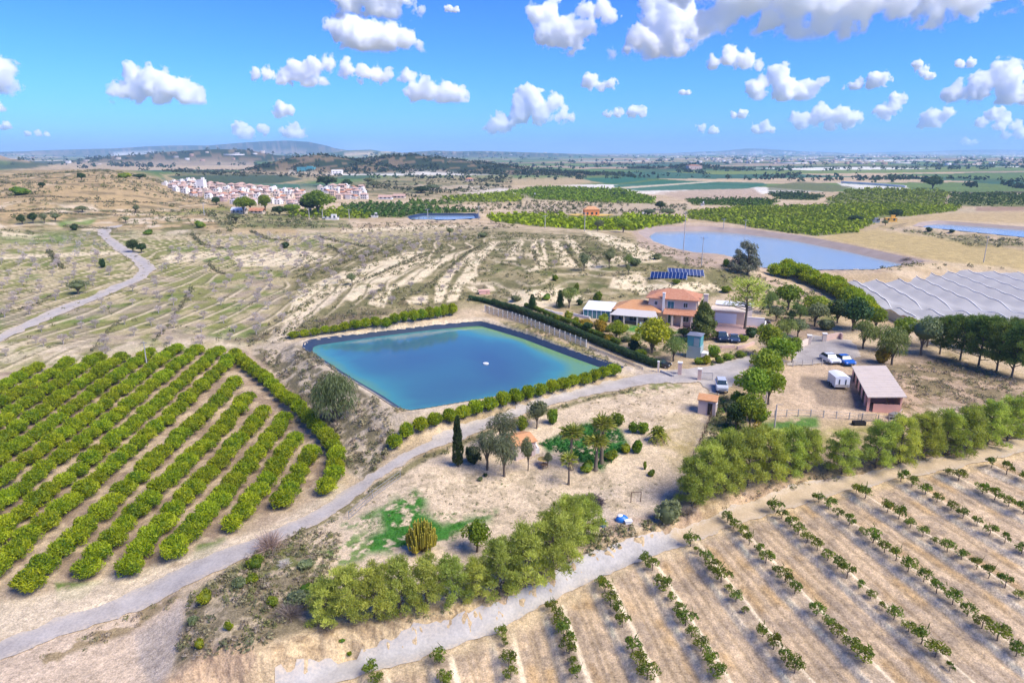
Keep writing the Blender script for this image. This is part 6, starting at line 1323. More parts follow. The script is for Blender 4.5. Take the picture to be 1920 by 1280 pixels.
# far citrus fields, in rows
Ps, Cs = [], []
fcol = [((0.270, 0.329, .02), (0.203, 0.268, .02)), ((0.216, 0.293, .02), (0.135, 0.220, .02)), ((0.243, 0.329, .012), (0.297, 0.354, .02)), ((0.203, 0.268, .025), (0.270, 0.317, .02)), ((0.243, 0.281, .03), (0.189, 0.232, .03)), ((0.081, 0.122, .03), (0.101, 0.146, .035)), ((0.068, 0.122, .02), (0.088, 0.146, .02)), ((0.061, 0.122, .022), (0.081, 0.146, .025)), ((0.257, 0.305, .015), (0.203, 0.268, .02)), ((0.054, 0.091, .035), (0.068, 0.110, .03)), ((0.095, 0.159, .025), (0.121, 0.183, .03))]
for i, (poly, (c1, c2)) in enumerate(zip(GREENF, fcol)):
    big = i in (4, 5)
    P = scatter(poly, 10 if big else 4.6, 3.4 if i in (2, 3) else 5.0, .10, -.25 if big else .12)
    _x, _y, _ = proj(P[:, 0], P[:, 1], P[:, 2]); P = P[~((_x > 1058) & (_x < 1166) & (_y > 397) & (_y < 413)) & ~((_x > 1645) & (_x < 1692) & (_y > 405))]
    t = fbm(P[:, 0]/30, P[:, 1]/14, 5)[:, None]; Ps.append(P); Cs.append(np.array(c1)*(1-t)+np.array(c2)*t)
Ps = np.vstack(Ps); n = len(Ps); dd = np.hypot(Ps[:, 0], Ps[:, 1]); print('far citrus', n)
mass('distant_citrus_trees', Ps, rng.uniform(4.4, 5.4, n)*np.clip(dd/500, .9, 1.5), rng.uniform(2.2, 3.0, n)*np.clip(dd/600, .9, 1.3), np.vstack(Cs), 11)
# woods on the ridges and groves on the plain
Ps = []
for (ln, zz, w), dens in zip(RIDGE_W[:8], (0, 1.4, 2.6, 2.6, .0, 2.0, .1, 0)):
    if dens == 0: continue
    lo = ln.min(0)-1.3*w; hi = ln.max(0)+1.3*w; ar = (hi-lo).prod(); m = int(min(5000, ar/(2200/dens if w > 150 else 160/dens)))
    x = rng.uniform(lo[0], hi[0], m); y = rng.uniform(lo[1], hi[1], m)
    k = (pdist(ln, x, y) < 1.25*w) & (fbm(x/45, y/45, 5) > .47); Ps.append(np.stack([x[k], y[k], Hq(x[k], y[k])], 1))
Ps = np.vstack(Ps); n = len(Ps); dd = np.hypot(Ps[:, 0], Ps[:, 1])
mass('woods', Ps, rng.uniform(4, 8, n)*np.clip(dd/1300, .8, 2), rng.uniform(3, 6, n)*np.clip(dd/1300, .8, 1.6), np.array([(.03, .05, .022), (.045, .06, .028), (.06, .07, .03)])[rng.integers(0, 3, n)], 9)
m = 3500; px = rng.uniform(-60, 1980, m); py = 288+rng.uniform(0, 1, m)**1.3*58; P = G(px, py); dd = np.hypot(P[:, 0], P[:, 1])
k = (fbm(P[:, 0]/220, P[:, 1]/130, 91) > .56) & (dd > 520) & (dd < 9000); P = P[k]; dd = dd[k]
ex = []
for a, b, nn, sp_ in (((1455, 332), (1500, 328), 22, 5), ((1610, 337), (1720, 335), 60, 6), ((1730, 340), (1765, 346), 26, 6), ((1810, 345), (1830, 352), 12, 6), ((1880, 345), (1930, 356), 24, 6), ((1060, 330), (1090, 333), 10, 5), ((1270, 322), (1330, 325), 26, 6), ((640, 318), (760, 322), 40, 6), ((200, 310), (330, 314), 40, 6), ((1100, 328), (1200, 331), 20, 6)):
    q = rng.uniform(0, 1, nn); ex.append(G(a[0]+(b[0]-a[0])*q, a[1]+(b[1]-a[1])*q+rng.uniform(-2, 2, nn)))
ex = np.vstack(ex); P = np.vstack([P, ex]); dd = np.hypot(P[:, 0], P[:, 1]); n = len(P)
mass('distant_trees', P, rng.uniform(5, 10, n)*np.clip(dd/1200, .8, 3), rng.uniform(4, 8, n)*np.clip(dd/1400, .8, 2), np.array([(.04, .075, .04), (.06, .085, .04), (.045, .06, .045)])[rng.integers(0, 3, n)], 9)
print('plants', round(time.time()-T0, 1), len(bpy.data.objects))
# ------------------------------------------------------------------ building materials
def mat_tiles(name, c1, c2, scale=9.0):
    m, nt, out = newmat(name); b = N(nt, 'ShaderNodeBsdfPrincipled'); b.inputs['Roughness'].default_value = .85; b.inputs['Specular IOR Level'].default_value = .2
    tc = N(nt, 'ShaderNodeTexCoord'); nz = N(nt, 'ShaderNodeTexNoise'); nz.inputs['Scale'].default_value = 3.5; nz.inputs['Detail'].default_value = 7; nz.inputs['Roughness'].default_value = .75
    wv = N(nt, 'ShaderNodeTexWave', wave_type='BANDS', bands_direction='X'); wv.inputs['Scale'].default_value = scale*.35; wv.inputs['Distortion'].default_value = .4
    L(nt, tc.outputs['Object'], nz.inputs['Vector']); L(nt, tc.outputs['Object'], wv.inputs['Vector'])
    mx = N(nt, 'ShaderNodeMix', data_type='RGBA'); mx.inputs[6].default_value = (*c1, 1); mx.inputs[7].default_value = (*c2, 1)
    mr = N(nt, 'ShaderNodeMapRange'); mr.inputs[1].default_value = .35; mr.inputs[2].default_value = .65; L(nt, nz.outputs['Fac'], mr.inputs[0]); L(nt, mr.outputs[0], mx.inputs[0]); L(nt, mx.outputs[2], b.inputs['Base Color'])
    bp = N(nt, 'ShaderNodeBump'); bp.inputs['Strength'].default_value = .5; bp.inputs['Distance'].default_value = .06; L(nt, wv.outputs['Fac'], bp.inputs['Height']); L(nt, bp.outputs[0], b.inputs['Normal'])
    L(nt, b.outputs[0], out.inputs[0]); return m
M_TILE = mat_tiles('terracotta_tiles', (.46, .17, .085), (.62, .33, .20)); M_TILE2 = mat_tiles('orange_tiles', (.60, .27, .11), (.68, .38, .19)); M_TILE3 = mat_tiles('pale_tiles', (.50, .30, .22), (.60, .42, .33))
M_CREAM = mat_plain('cream_render', (.72, .59, .455), .9, .06, 1.5); M_CREAM2 = mat_plain('warm_render', (.70, .53, .39), .9, .06, 1.5); M_WHITE = mat_plain('white_render', (.82, .77, .69), .85, .05, 1.2); M_PINKW = mat_plain('pinkish_render', (.62, .44, .36), .9, .08, 1.5); M_SALMON = mat_plain('salmon_render', (.80, .44, .34), .9, .10, 1.2); M_PALEPINK = mat_plain('pale_pink_render', (.60, .48, .43), .9, .08, 1.2)
M_WPAINT = mat_plain('white_paint', (.80, .80, .79), .45, .03, 2, spec=.5); M_SHEETR = mat_plain('fibre_cement_sheet', (.60, .50, .405), .9, .14, 1.1); M_CONC = mat_plain('concrete', (.42, .39, .36), .9, .15, 2.2); M_INSHADE = mat_plain('painted_inner_shade', (.035, .032, .03), .9, .2, 2); M_WOOD = mat_plain('dark_wood', (.13, .08, .05), .8, .2, 4); M_METAL = mat_plain('galvanised_metal', (.38, .38, .38), .45, .1, 4, .6); M_TEAL = mat_plain('teal_paint', (.10, .33, .34), .55, .1, 2); M_GREYB = mat_plain('grey_green_render', (.33, .40, .39), .9, .1, 2)  # the near-black one paints the shade of unlit insides as a colour
M_BLUE = mat_plain('blue_plastic', (.02, .17, .52), .4, .08, 3, spec=.5); M_RUB = mat_plain('rubber', (.025, .025, .027), .8, .1, 4); M_ORANGE = mat_plain('orange_render', (.72, .27, .09), .9, .06, 1.5); M_YELLOW = mat_plain('ochre_yellow_render', (.72, .42, .08), .9, .06, 1.5); M_AWN = mat_plain('beige_awning', (.55, .50, .45), .85, .06, 1.5); M_CANV = mat_plain('yellow_canvas', (.62, .42, .12), .9, .1, 3)
def mat_glass(name, col, rough=.08):
    m, nt, out = newmat(name); b = N(nt, 'ShaderNodeBsdfPrincipled'); b.inputs['Base Color'].default_value = (*col, 1); b.inputs['Roughness'].default_value = rough; b.inputs['Specular IOR Level'].default_value = .8; L(nt, b.outputs[0], out.inputs[0]); return m
M_GLASS = mat_glass('dark_glass', (.03, .05, .06)); M_TGLASS = mat_glass('greenish_glass', (.06, .22, .24)); M_PV = mat_glass('solar_cells', (.012, .035, .13), .25)
def paint(name, col): 
    m, nt, out = newmat(name); b = N(nt, 'ShaderNodeBsdfPrincipled'); b.inputs['Base Color'].default_value = (*col, 1); b.inputs['Roughness'].default_value = .3; b.inputs['Coat Weight'].default_value = .5; b.inputs['Coat Roughness'].default_value = .08; L(nt, b.outputs[0], out.inputs[0]); return m

def hip(mb, x0, x1, y0, y1, z0, zr, th=.10, cut=1.0):
    """hipped roof with a thin eave edge; ridge along the longer side"""
    w, d = x1-x0, y1-y0
    if w >= d: r0, r1 = (x0+d/2*cut, (y0+y1)/2, zr), (x1-d/2*cut, (y0+y1)/2, zr)
    else: r0, r1 = ((x0+x1)/2, y0+w/2*cut, zr), ((x0+x1)/2, y1-w/2*cut, zr)
    c = [(x0, y0, z0), (x1, y0, z0), (x1, y1, z0), (x0, y1, z0)]; lo = [(x, y, z-th) for x, y, z in c]
    vs = c+[r0, r1]+lo
    if w >= d: fs = [(0, 1, 5, 4), (1, 2, 5), (2, 3, 4, 5), (3, 0, 4)]
    else: fs = [(0, 1, 4), (1, 2, 5, 4), (2, 3, 5), (3, 0, 4, 5)]
    return mb.add(vs, fs+[(6, 9, 8, 7)]+[(k, 6+k, 6+(k+1) % 4, (k+1) % 4) for k in range(4)])
def gable(mb, x0, x1, y0, y1, z0, zr, th=.10):
    """ridge along x"""
    ym = (y0+y1)/2
    mb.slab([(x0, y0, z0), (x1, y0, z0), (x1, ym, zr), (x0, ym, zr)], th); mb.slab([(x0, ym+.001, zr), (x1, ym+.001, zr), (x1, y1, z0), (x0, y1, z0)], th); return mb
def window(par, c, w, h, face, frame=M_WPAINT, glass=M_GLASS, name='window'):
    """face 'f' looks to -y, 'r' to +x, 'l' to -x: a frame with its pane"""
    f = MB(); x, y, z = c; t = .06
    def bx(mb, dx, dz, sx, sz, out, dep):
        if face == 'f': mb.box((x+dx, y-out, z+dz), (sx, dep, sz))
        elif face == 'r': mb.box((x+out, y+dx, z+dz), (dep, sx, sz))
        else: mb.box((x-out, y+dx, z+dz), (dep, sx, sz))
    for dx in (-w/2, w/2): bx(f, dx, 0, t, h+t, .03, .06)
    for dz in (-h/2, h/2): bx(f, 0, dz, w-t, t, .03, .06)
    bx(f, 0, 0, .04, h-t, .03, .05)
    o = f.build(name, frame, par); g = MB(); bx(g, 0, 0, w-t, h-t, .012, .02); g.build('pane', glass, o); return o

# ------------------------------------------------------------------ the villa
vo = g1(1214, 602); A = R(-20)
villa = empty('villa', (vo[0], vo[1], float(Hq(vo[0]+3, vo[1]))-.15), A)
tag(villa, 'two-storey cream villa with terracotta roofs, awning and white sunroom', 'villa')
W2 = 8.5
MB().box((W2/2+.3, 2.6, 1.15), (W2+.9, 6.4, 2.3)).build('wall', M_CREAM2, villa)
MB().box((W2/2, 2.9, 3.45), (W2, 5.6, 2.3)).build('wall', M_CREAM, villa)
r = hip(MB(), -.55, W2+.55, -.45, 6.25, 4.62, 5.95).build('roof', M_TILE, villa)
ch = MB(); ch.box((2.75, -.25, 3.4), (.42, .5, 4.4)); ch.box((2.75, -.25, 5.63), (.56, .64, .12)); ch.build('chimney', M_WHITE, villa)
ch = MB(); ch.box((W2+1.45, 1.2, 2.75), (.75, .8, 5.6)); ch.box((W2+1.45, 1.2, 5.6), (.9, .95, .12)); ch.build('chimney', M_CREAM, villa)
# lower skirt roof along the front and the right side
MB().slab([(2.9, -1.9, 2.15), (W2+1.7, -1.9, 2.15), (W2+.02, -.02, 2.85), (2.9, -.02, 2.85)], .1).build('porch_roof', M_TILE, villa)
MB().slab([(W2+1.7, -1.9, 2.152), (W2+1.7, 5.2, 2.152), (W2+.022, 5.2, 2.852), (W2+.022, -.02, 2.852)], .1).build('porch_roof', M_TILE2, villa)
for x in (4.6, 6.3, 8.0, W2+1.35): MB().box((x, -1.6, 1.0), (.34, .34, 2.1)).build('column', M_CREAM, villa)
MB().box((W2+1.2, 1.7, 1.0), (.3, 6.2, 2.1)).build('side_wall', M_WHITE, villa)
for x, z, w_, h_ in ((1.35, 3.6, .55, .7), (6.6, 3.55, .75, .85)): window(villa, (x, .1, z), w_, h_, 'f')
window(villa, (4.0, .1, 3.35), 1.15, 1.55, 'f', glass=M_TGLASS, name='balcony_door')
window(villa, (W2, 2.0, 3.5), .8, .9, 'r'); window(villa, (4.2, -.6, 1.15), 1.0, 1.7, 'f', name='door'); window(villa, (6.9, -.6, 1.2), 1.0, 1.0, 'f')
# left wing with hipped roof, shaded by the awning
MB().box((-2.6, 1.4, 1.1), (6.6, 5.6, 2.2)).build('wall', M_CREAM, villa)
hip(MB(), -6.3, 2.45, -1.9, 4.7, 2.32, 3.75).build('roof', M_TILE2, villa)
MB().slab([(-6.2, -4.3, 1.85), (2.5, -4.3, 1.85), (1.6, -1.7, 2.5), (-5.3, -1.7, 2.5)], .07).build('awning', M_AWN, villa)
for x in (-6.0, -3.6, -1.2, .9, 2.3): MB().box((x, -4.1, .9), (.26, .26, 1.85)).build('column', M_CREAM, villa)
for x, w_ in ((-4.6, 1.0), (-2.4, 1.4), (.2, 1.5)): window(villa, (x, -1.4, 1.05), w_, 1.5, 'f', name='patio_door')
# sunroom
MB().slab([(-11.6, -2.6, 2.05), (-6.3, -2.6, 2.05), (-6.3, 2.2, 2.75), (-11.6, 2.2, 2.75)], .09).build('sunroom_roof', M_WPAINT, villa)
s = MB()
for k in range(7): s.box((-11.45+k*.83, -2.45, 1.0), (.10, .10, 2.0))
for k in range(1, 5): s.box((-11.45, -2.45+k*1.1, 1.05), (.10, .10, 2.1))
s.box((-8.95, -2.45, .22), (5.1, .06, .44)); s.box((-11.45, -.2, .22), (.06, 4.5, .44)); s.build('sunroom_frame', M_WPAINT, villa)
g = MB(); g.box((-8.95, -2.44, 1.22), (5.0, .02, 1.55)); g.box((-11.44, -.2, 1.22), (.02, 4.4, 1.55)); g.build('sunroom_glass', M_TGLASS, villa)
MB().box((-8.6, 2.05, 1.1), (5.6, .15, 2.2)).build('sunroom_wall', M_WHITE, villa)
for x in (-.4, 1.6):
    t = empty('garden_chair', villa.matrix_basis @ Vector((x, -4.9, .02)), A); tag(t, 'white garden chair, %s of the pair set out before the villa awning' % ('nearer the steps' if x > 0 else 'nearer the sunroom'), 'chair', 'white garden chairs')
    MB().box((0, 0, .38), (.5, .5, .05)).build('seat', M_WPAINT, t); MB().box((0, .24, .68), (.5, .05, .6)).build('backrest', M_WPAINT, t)
    for a in (-.21, .21):
        for b in (-.21, .21): MB().box((a, b, .18), (.05, .05, .36)).build('leg', M_WPAINT, t)

def lw(x, y, z=0):   # villa-local to world
    M = Matrix.Rotation(A, 3, 'Z'); return M @ Vector((x, y, z))+Vector(villa.location)
p = lw(10.9, 3.6); gar = empty('garage', p, A); tag(gar, 'flat-roofed garage with a white door beside the villa', 'garage')
MB().box((2.9, 1.6, 1.15), (5.8, 3.6, 2.3)).build('wall', M_CREAM2, gar); MB().box((2.9, 1.6, 2.36), (6.1, 3.9, .14)).build('roof', M_CREAM, gar)
dm = MB(); dm.box((2.6, -.22, 1.0), (3.7, .05, 1.85))
for k in range(5): dm.box((2.6, -.25, .25+k*.38), (3.6, .02, .32))
dm.build('garage_door', M_WPAINT, gar)
p = lw(16.9, 3.4); wl = MB(); wl.box((1.6, .2, .7), (3.2, .25, 1.5)); wl.box((3.4, -1.2, .5), (.25, 3.0, 1.1)); wl.box((1.6, .2, 1.5), (3.3, .33, .1))
tag(wl.build('wall', M_WHITE, None, loc=p, rz=A), 'whitewashed yard wall with a stepped end behind the umbrella pine', 'wall')
p = lw(11.5, 9.0); sh = empty('pool_house', p, A); tag(sh, 'low white flat roof showing behind the garage', 'outbuilding')
MB().box((3.2, 0, 1.3), (6.4, 3, 2.6)).build('wall', M_WHITE, sh); MB().box((3.2, 0, 2.68), (6.8, 3.4, .14)).build('roof', M_WPAINT, sh); MB().box((4.9, -.3, 2.95), (1.1, .8, .4)).build('roof_unit', M_METAL, sh)

# solar panels
for i, (px0, px1, y0, y1, n, lb) in enumerate(((1219, 1287, 524, 526, 10, 'front row of dark blue solar panels on the slope behind the villa'), (1253, 1320, 517, 521, 10, 'rear row of dark blue solar panels on the slope behind the villa'))):
    a, b = g1(px0, y0), g1(px1, y1); d = Vector(b)-Vector(a); ln = d.length; ang = math.atan2(d.y, d.x)
    o = empty('solar_array', a, ang); tag(o, lb, 'solar panels', 'solar panel rows'); sl_ = math.atan2(d.z, math.hypot(d.x, d.y)); wd = ln/n
    for k in range(n):
        z0 = .45+(k+.5)*wd*math.tan(sl_)
        MB().box(((k+.5)*wd, .45, z0+.55), (wd*.95, 1.75, .05), tilt=(R(42), 0, 0)).build('panel', M_PV, o)
    f = MB()
    for k in range(n+1):
        z0 = .45+k*wd*math.tan(sl_)
        f.box((k*wd, .45, z0+.545), (.05, 1.8, .05), tilt=(R(42), 0, 0)); f.box((k*wd, 1.0, z0+.3), (.08, .08, 1.6)); f.box((k*wd, -.05, z0-.1), (.07, .07, .6))
    f.build('frame', M_WPAINT, o)

# ------------------------------------------------------------------ stables
pa, pb = g1(1624, 771), g1(1688, 776); pc = g1(1597, 706)
ax = Vector((pb[0]-pa[0], pb[1]-pa[1], 0)); SW = ax.length; ang = math.atan2(ax.y, ax.x); SLN = (Vector((pc[0]-pa[0], pc[1]-pa[1], 0))).dot(Vector((-math.sin(ang), math.cos(ang), 0)))
SLN = max(SLN, 9.0); print('stable', SW, SLN, math.degrees(ang), mpp(pa))
shear = (Vector((pc[0]-pa[0], pc[1]-pa[1], 0))).dot(Vector((math.cos(ang), math.sin(ang), 0)))
rzS = ang + math.atan2(-shear, SLN)*.0
st = empty('stable_block', (pa[0], pa[1], pa[2]-.1), ang); tag(st, 'long salmon stable block with a pale sheet roof and half-height front wall', 'stables')
SHr = 2.15; k_ = shear/SLN
def sx(x, y): return x+k_*y
def skew_box(mb, x0, x1, y0, y1, z0, z1):
    P = [(sx(x0, y0), y0), (sx(x1, y0), y0), (sx(x1, y1), y1), (sx(x0, y1), y1)]; return mb.prism(P, z0, z1)
skew_box(MB(), 0, .2, 1.6, SLN, 0, SHr).build('wall', M_SALMON, st); skew_box(MB(), SW-.2, SW, 0, SLN, 0, SHr+.25).build('wall', M_SALMON, st); skew_box(MB(), .2, SW-.2, SLN-.2, SLN, 0, SHr).build('wall', M_SALMON, st); skew_box(MB(), .2, SW-.2, 2.9, 3.1, 0, SHr).build('wall', M_SALMON, st)
skew_box(MB(), .75, SW-.2, -.02, .18, 0, 1.15).build('front_wall', M_SALMON, st); skew_box(MB(), 0, .3, 0, .3, 0, SHr).build('pillar', M_SALMON, st)
skew_box(MB(), SW*.55, SW*.55+.12, .05, .2, 1.15, SHr).build('post', M_WOOD, st)
rf = MB(); e = .35
P = [(sx(-.15, -.5), -.5, SHr+.02), (sx(SW+e, -.5), -.5, SHr+.30), (sx(SW+e, SLN+e), SLN+e, SHr+.30), (sx(-.15, SLN+e), SLN+e, SHr+.02)]
rf.slab(P, .09)
for k in range(int(SLN/.9)):
    y = -.4+k*.95; rf.slab([(sx(-.15, y), y, SHr+.045), (sx(SW+e, y), y, SHr+.325), (sx(SW+e, y+.22), y+.22, SHr+.325), (sx(-.15, y+.22), y+.22, SHr+.045)], .03)
rf.build('roof', M_SHEETR, st)
for k in range(4):
    y = 2.6+k*(SLN-3.4)/3.6; d = MB(); x = sx(-.03, y); d.box((x, y, .62), (.05, .95, 1.15)); d.build('stable_door', M_WOOD, st); d = MB(); d.box((sx(-.02, y), y, 1.62), (.05, .95, .75)); d.build('shade_panel', M_INSHADE, st)  # upper halves: dark slabs on solid wall, inner shade put into their colour

# horse trailer
def wheels(o, xs, ys, r, w):
    for x in xs:
        for y in ys:
            t = MB(); t.tube((x, y-w/2, r), (x, y+w/2, r), r, r, 14); wh = t.build('wheel', M_RUB, o); q = MB(); q.tube((x, y-w/2-.012, r), (x, y+w/2+.012, r), r*.55, r*.55, 10); q.build('rim', M_METAL, wh)
p = g1(1578, 731); tl = empty('horse_trailer', p, R(-4)); tag(tl, 'white horse trailer with two dark slit windows parked in the sandy yard', 'trailer')
b = MB(); b.prism([(-.95, 0), (.95, 0), (.95, 2.7), (.6, 3.2), (-.6, 3.2), (-.95, 2.7)], .38, 1.75); b.build('body', M_WPAINT, tl)
b = MB(); n_ = 7; pts = [(-.95+1.9*i/(n_-1), 1.75+.22*math.sin(math.pi*i/(n_-1))) for i in range(n_)]
b.add([(x, 0, z) for x, z in pts]+[(x*.95, 2.9, z-.03) for x, z in pts], [(i, i+1, n_+i+1, n_+i) for i in range(n_-1)]+[tuple(range(n_-1, -1, -1)), tuple(range(n_, 2*n_))]); b.build('roof', M_WPAINT, tl)
for x in (-.42, .42): MB().box((x, -.02, 1.12), (.14, .03, .75)).build('window', M_GLASS, tl)
MB().box((0, -.035, .6), (1.7, .03, .35)).build('ramp', M_CONC, tl); wheels(tl, (-.88, .88), (1.2, 1.95), .27, .2) if False else None
for x in (-.93, .93):
    for y in (1.25, 1.9):
        t = MB(); t.tube((x-.1, y, .28), (x+.1, y, .28), .28, .28, 14); wh = t.build('wheel', M_RUB, tl); q = MB(); q.tube((x-.115, y, .28), (x+.115, y, .28), .15, .15, 10); q.build('rim', M_METAL, wh)
MB().path([(-.5, 3.1, .4), (0, 4.2, .42), (.5, 3.1, .4)], [.05, .05, .05]).build('drawbar', M_METAL, tl)

# ------------------------------------------------------------------ cars: nose towards -y
def car(px, py, rz, col, label, L_=2.75, W_=1.3, H_=.98, van=False):
    """compact car with body, glasshouse, wheels, lamps; sized to the picture"""
    p = g1(px, py); o = empty('parked_car', p, rz); tag(o, label, 'car')
    m = paint('car_paint', col)
    prof = [(0, .30), (.02, .50), (.10, .60), (.30, .66), (.36, .68), (.80, .70), (.93, .68), (1.0, .60), (1.0, .30), (.9, .22), (.1, .22)] if not van else [(0, .30), (.01, .55), (.06, .66), (.16, .72), (.22, .74), (.9, .74), (.98, .72), (1.0, .60), (1.0, .30), (.9, .22), (.1, .22)]
    top = [(.30, .66), (.43, .97), (.50, 1.0), (.74, 1.0), (.84, .95), (.93, .69)] if not van else [(.17, .73), (.30, .97), (.38, 1.0), (.88, 1.0), (.95, .95), (.98, .73)]
    def loft(pr, wl, wt, zs):
        b = MB(); n = len(pr); rows = []
        for sgn in (-1, -.86, .86, 1):
            k = .94 if abs(sgn) == 1 else 1.0
            rows += [(sgn*W_/2*(wl+(wt-wl)*min(1, max(0, (z-zs)/(1-zs)))), (t-.5)*L_*(k if z < .65 else 1), z*H_*(1 if abs(sgn) < 1 else .985)) for t, z in pr]
        fs = []
        for r_ in range(3):
            for i in range(n): fs.append((r_*n+i, r_*n+(i+1) % n, (r_+1)*n+(i+1) % n, (r_+1)*n+i))
        fs += [tuple(range(n)), tuple(range(4*n-1, 3*n-1, -1))]; b.add(rows, fs, False); return b
    body = loft(prof, 1, .98, .6).build('body', m, o)
    cab = loft(top, .93, .76, .66).build('glasshouse', M_GLASS, o)
    t0, t1 = [t for t, z in top if z >= .99]; rb = MB(); rb.box((0, ((t0+t1)/2-.5)*L_, H_*1.005), (W_*.72, (t1-t0)*L_, .03)); rb.build('roof', m, o)
    for x in (-W_/2+.06, W_/2-.06):
        for y in (-.30*L_, .30*L_):
            t = MB(); t.tube((x-.07, y, .22), (x+.07, y, .22), .22, .22, 14); wh = t.build('wheel', M_RUB, o); q = MB(); q.tube((x-.08, y, .22), (x+.08, y, .22), .13, .13, 10); q.build('rim', M_METAL, wh)
        MB().box((x*.82, -.475*L_, .50*H_), (.2, .06, .10)).build('headlight', M_WPAINT, o)
        MB().box((x*.85, .49*L_, .55*H_), (.18, .05, .12)).build('tail_light', M_SALMON, o)
    MB().box((0, -.493*L_, .36*H_), (W_*.6, .03, .12)).build('grille', M_RUB, o)
    return o
car(1354, 639, R(-4), (.012, .022, .05), 'navy blue estate car parked on the reddish paving, nearer the shaggy conifer', 3.0, 1.75, 1.45)
car(1376, 640, R(-8), (.035, .06, .12), 'blue-grey small car parked beside the navy one, next to clipped bushes', 2.8, 1.55, 1.15)
car(1427, 607, R(82), (.03, .012, .02), 'dark car parked side-on behind the yellow-green tree at the yard edge', 3.2, 1.45, .95)
car(1556, 678, R(6), (.70, .71, .73), 'white car parked at the horse yard gate', 3.4, 1.75, 1.25)
car(1583, 681, R(8), (.02, .12, .45), 'bright blue car parked beside the white car by the stable roof', 3.4, 1.75, 1.25)
car(1352, 731, R(-12), (.55, .57, .60), 'silver van with dark rear parked on the lane by the gate', 3.2, 1.5, 1.5, True)
car(1240, 687, R(60), (.02, .02, .025), 'black car half hidden under the pale round tree', 2.8, 1.5, 1.05)

# ------------------------------------------------------------------ sheds, huts, walls, gates
p = g1(1299, 672); o = empty('pump_shed', p, R(-28)); tag(o, 'teal box shed on a grey-green plinth beside the drive', 'shed')
MB().box((0, 1.1, .95), (2.1, 2.1, 1.9)).build('plinth', M_GREYB, o); MB().box((-.05, 1.1, 2.75), (2.0, 1.95, 1.7)).build('cabin', M_TEAL, o); hip(MB(), -1.2, 1.1, -.05, 2.25, 3.62, 3.95, .07).build('roof', M_METAL, o); MB().box((.35, .10, 2.65), (.8, .04, 1.3)).build('door', M_GREYB, o); MB().box((1.6, 1.0, .5), (.9, 1.6, 1.0)).build('step_wall', M_WHITE, o)
def hut(px, py, w, d, h, rz, wall, roof, label, name='hut'):
    p = g1(px, py); o = empty(name, p, rz); tag(o, label, name.replace('_', ' '))
    MB().box((0, d/2, h/2-.1), (w, d, h+.2)).build('wall', wall, o); gable(MB(), -w/2-.15, w/2+.15, -.2, d+.2, h+.08, h+.55).build('roof', roof, o)
    MB().prism([(0, 0)]*0 or [(-w/2, .02), (w/2, .02), (w/2, d-.02), (-w/2, d-.02)], h-.1, h+.06).build('wall_plate', wall, o)
    for sgn in (-1, 1): MB().add([(sgn*w/2*.999, .02, h), (sgn*w/2*.999, d-.02, h), (sgn*w/2*.999, d/2, h+.48)], [(0, 1, 2)]).build('gable_end', wall, o)
    window(o, (w*.18, 0, h*.45), .5, h*.75, 'f', M_WOOD, M_INSHADE, 'door'); window(o, (w/2, d*.5, h*.58), .5, .5, 'r', M_WPAINT)
    return o
hut(986, 858, 2.5, 2.8, 1.75, R(30), M_PALEPINK, M_TILE2, 'little hut with an orange tiled roof among the grey-green trees')
hut(1324, 778, 2.1, 1.9, 1.9, R(-24), M_PALEPINK, M_TILE2, 'pale pink store hut with a small tiled roof beside the weedy strip', 'store_hut')
p = g1(995, 851); tag(MB().box((0, 0, .3), (2.0, .18, .6)).box((.9, .8, .3), (.18, 1.6, .6)).build('low_wall', M_WHITE, None, loc=p, rz=R(12)), 'low white terrace wall beside the orange-roofed hut', 'wall')
p = g1(1019, 873); o = empty('parasol', p); tag(o, 'faded yellow parasol over a small garden table', 'parasol'); MB().tube((0, 0, 0), (0, 0, .95), .03, .03).build('pole', M_WOOD, o)
c = MB(); nn = 8; c.add([(0, 0, 1.1)]+[(.7*math.cos(k*math.tau/nn), .7*math.sin(k*math.tau/nn), .82) for k in range(nn)], [(0, k+1, (k+1) % nn+1) for k in range(nn)]); c.build('canopy', M_CANV, o)
p = g1(1019.5, 874); o = empty('garden_table', (p[0]+.02, p[1]-.5, p[2])); tag(o, 'small garden table under the faded yellow parasol', 'table'); MB().tube((0, 0, .46), (0, 0, .5), .4, .4, 12).build('table_top', M_WOOD, o); 
for k in range(3): MB().tube((.1*math.cos(k*2.1), .1*math.sin(k*2.1), .46), (.28*math.cos(k*2.1), .28*math.sin(k*2.1), 0), .025, .025).build('leg', M_WOOD, o)

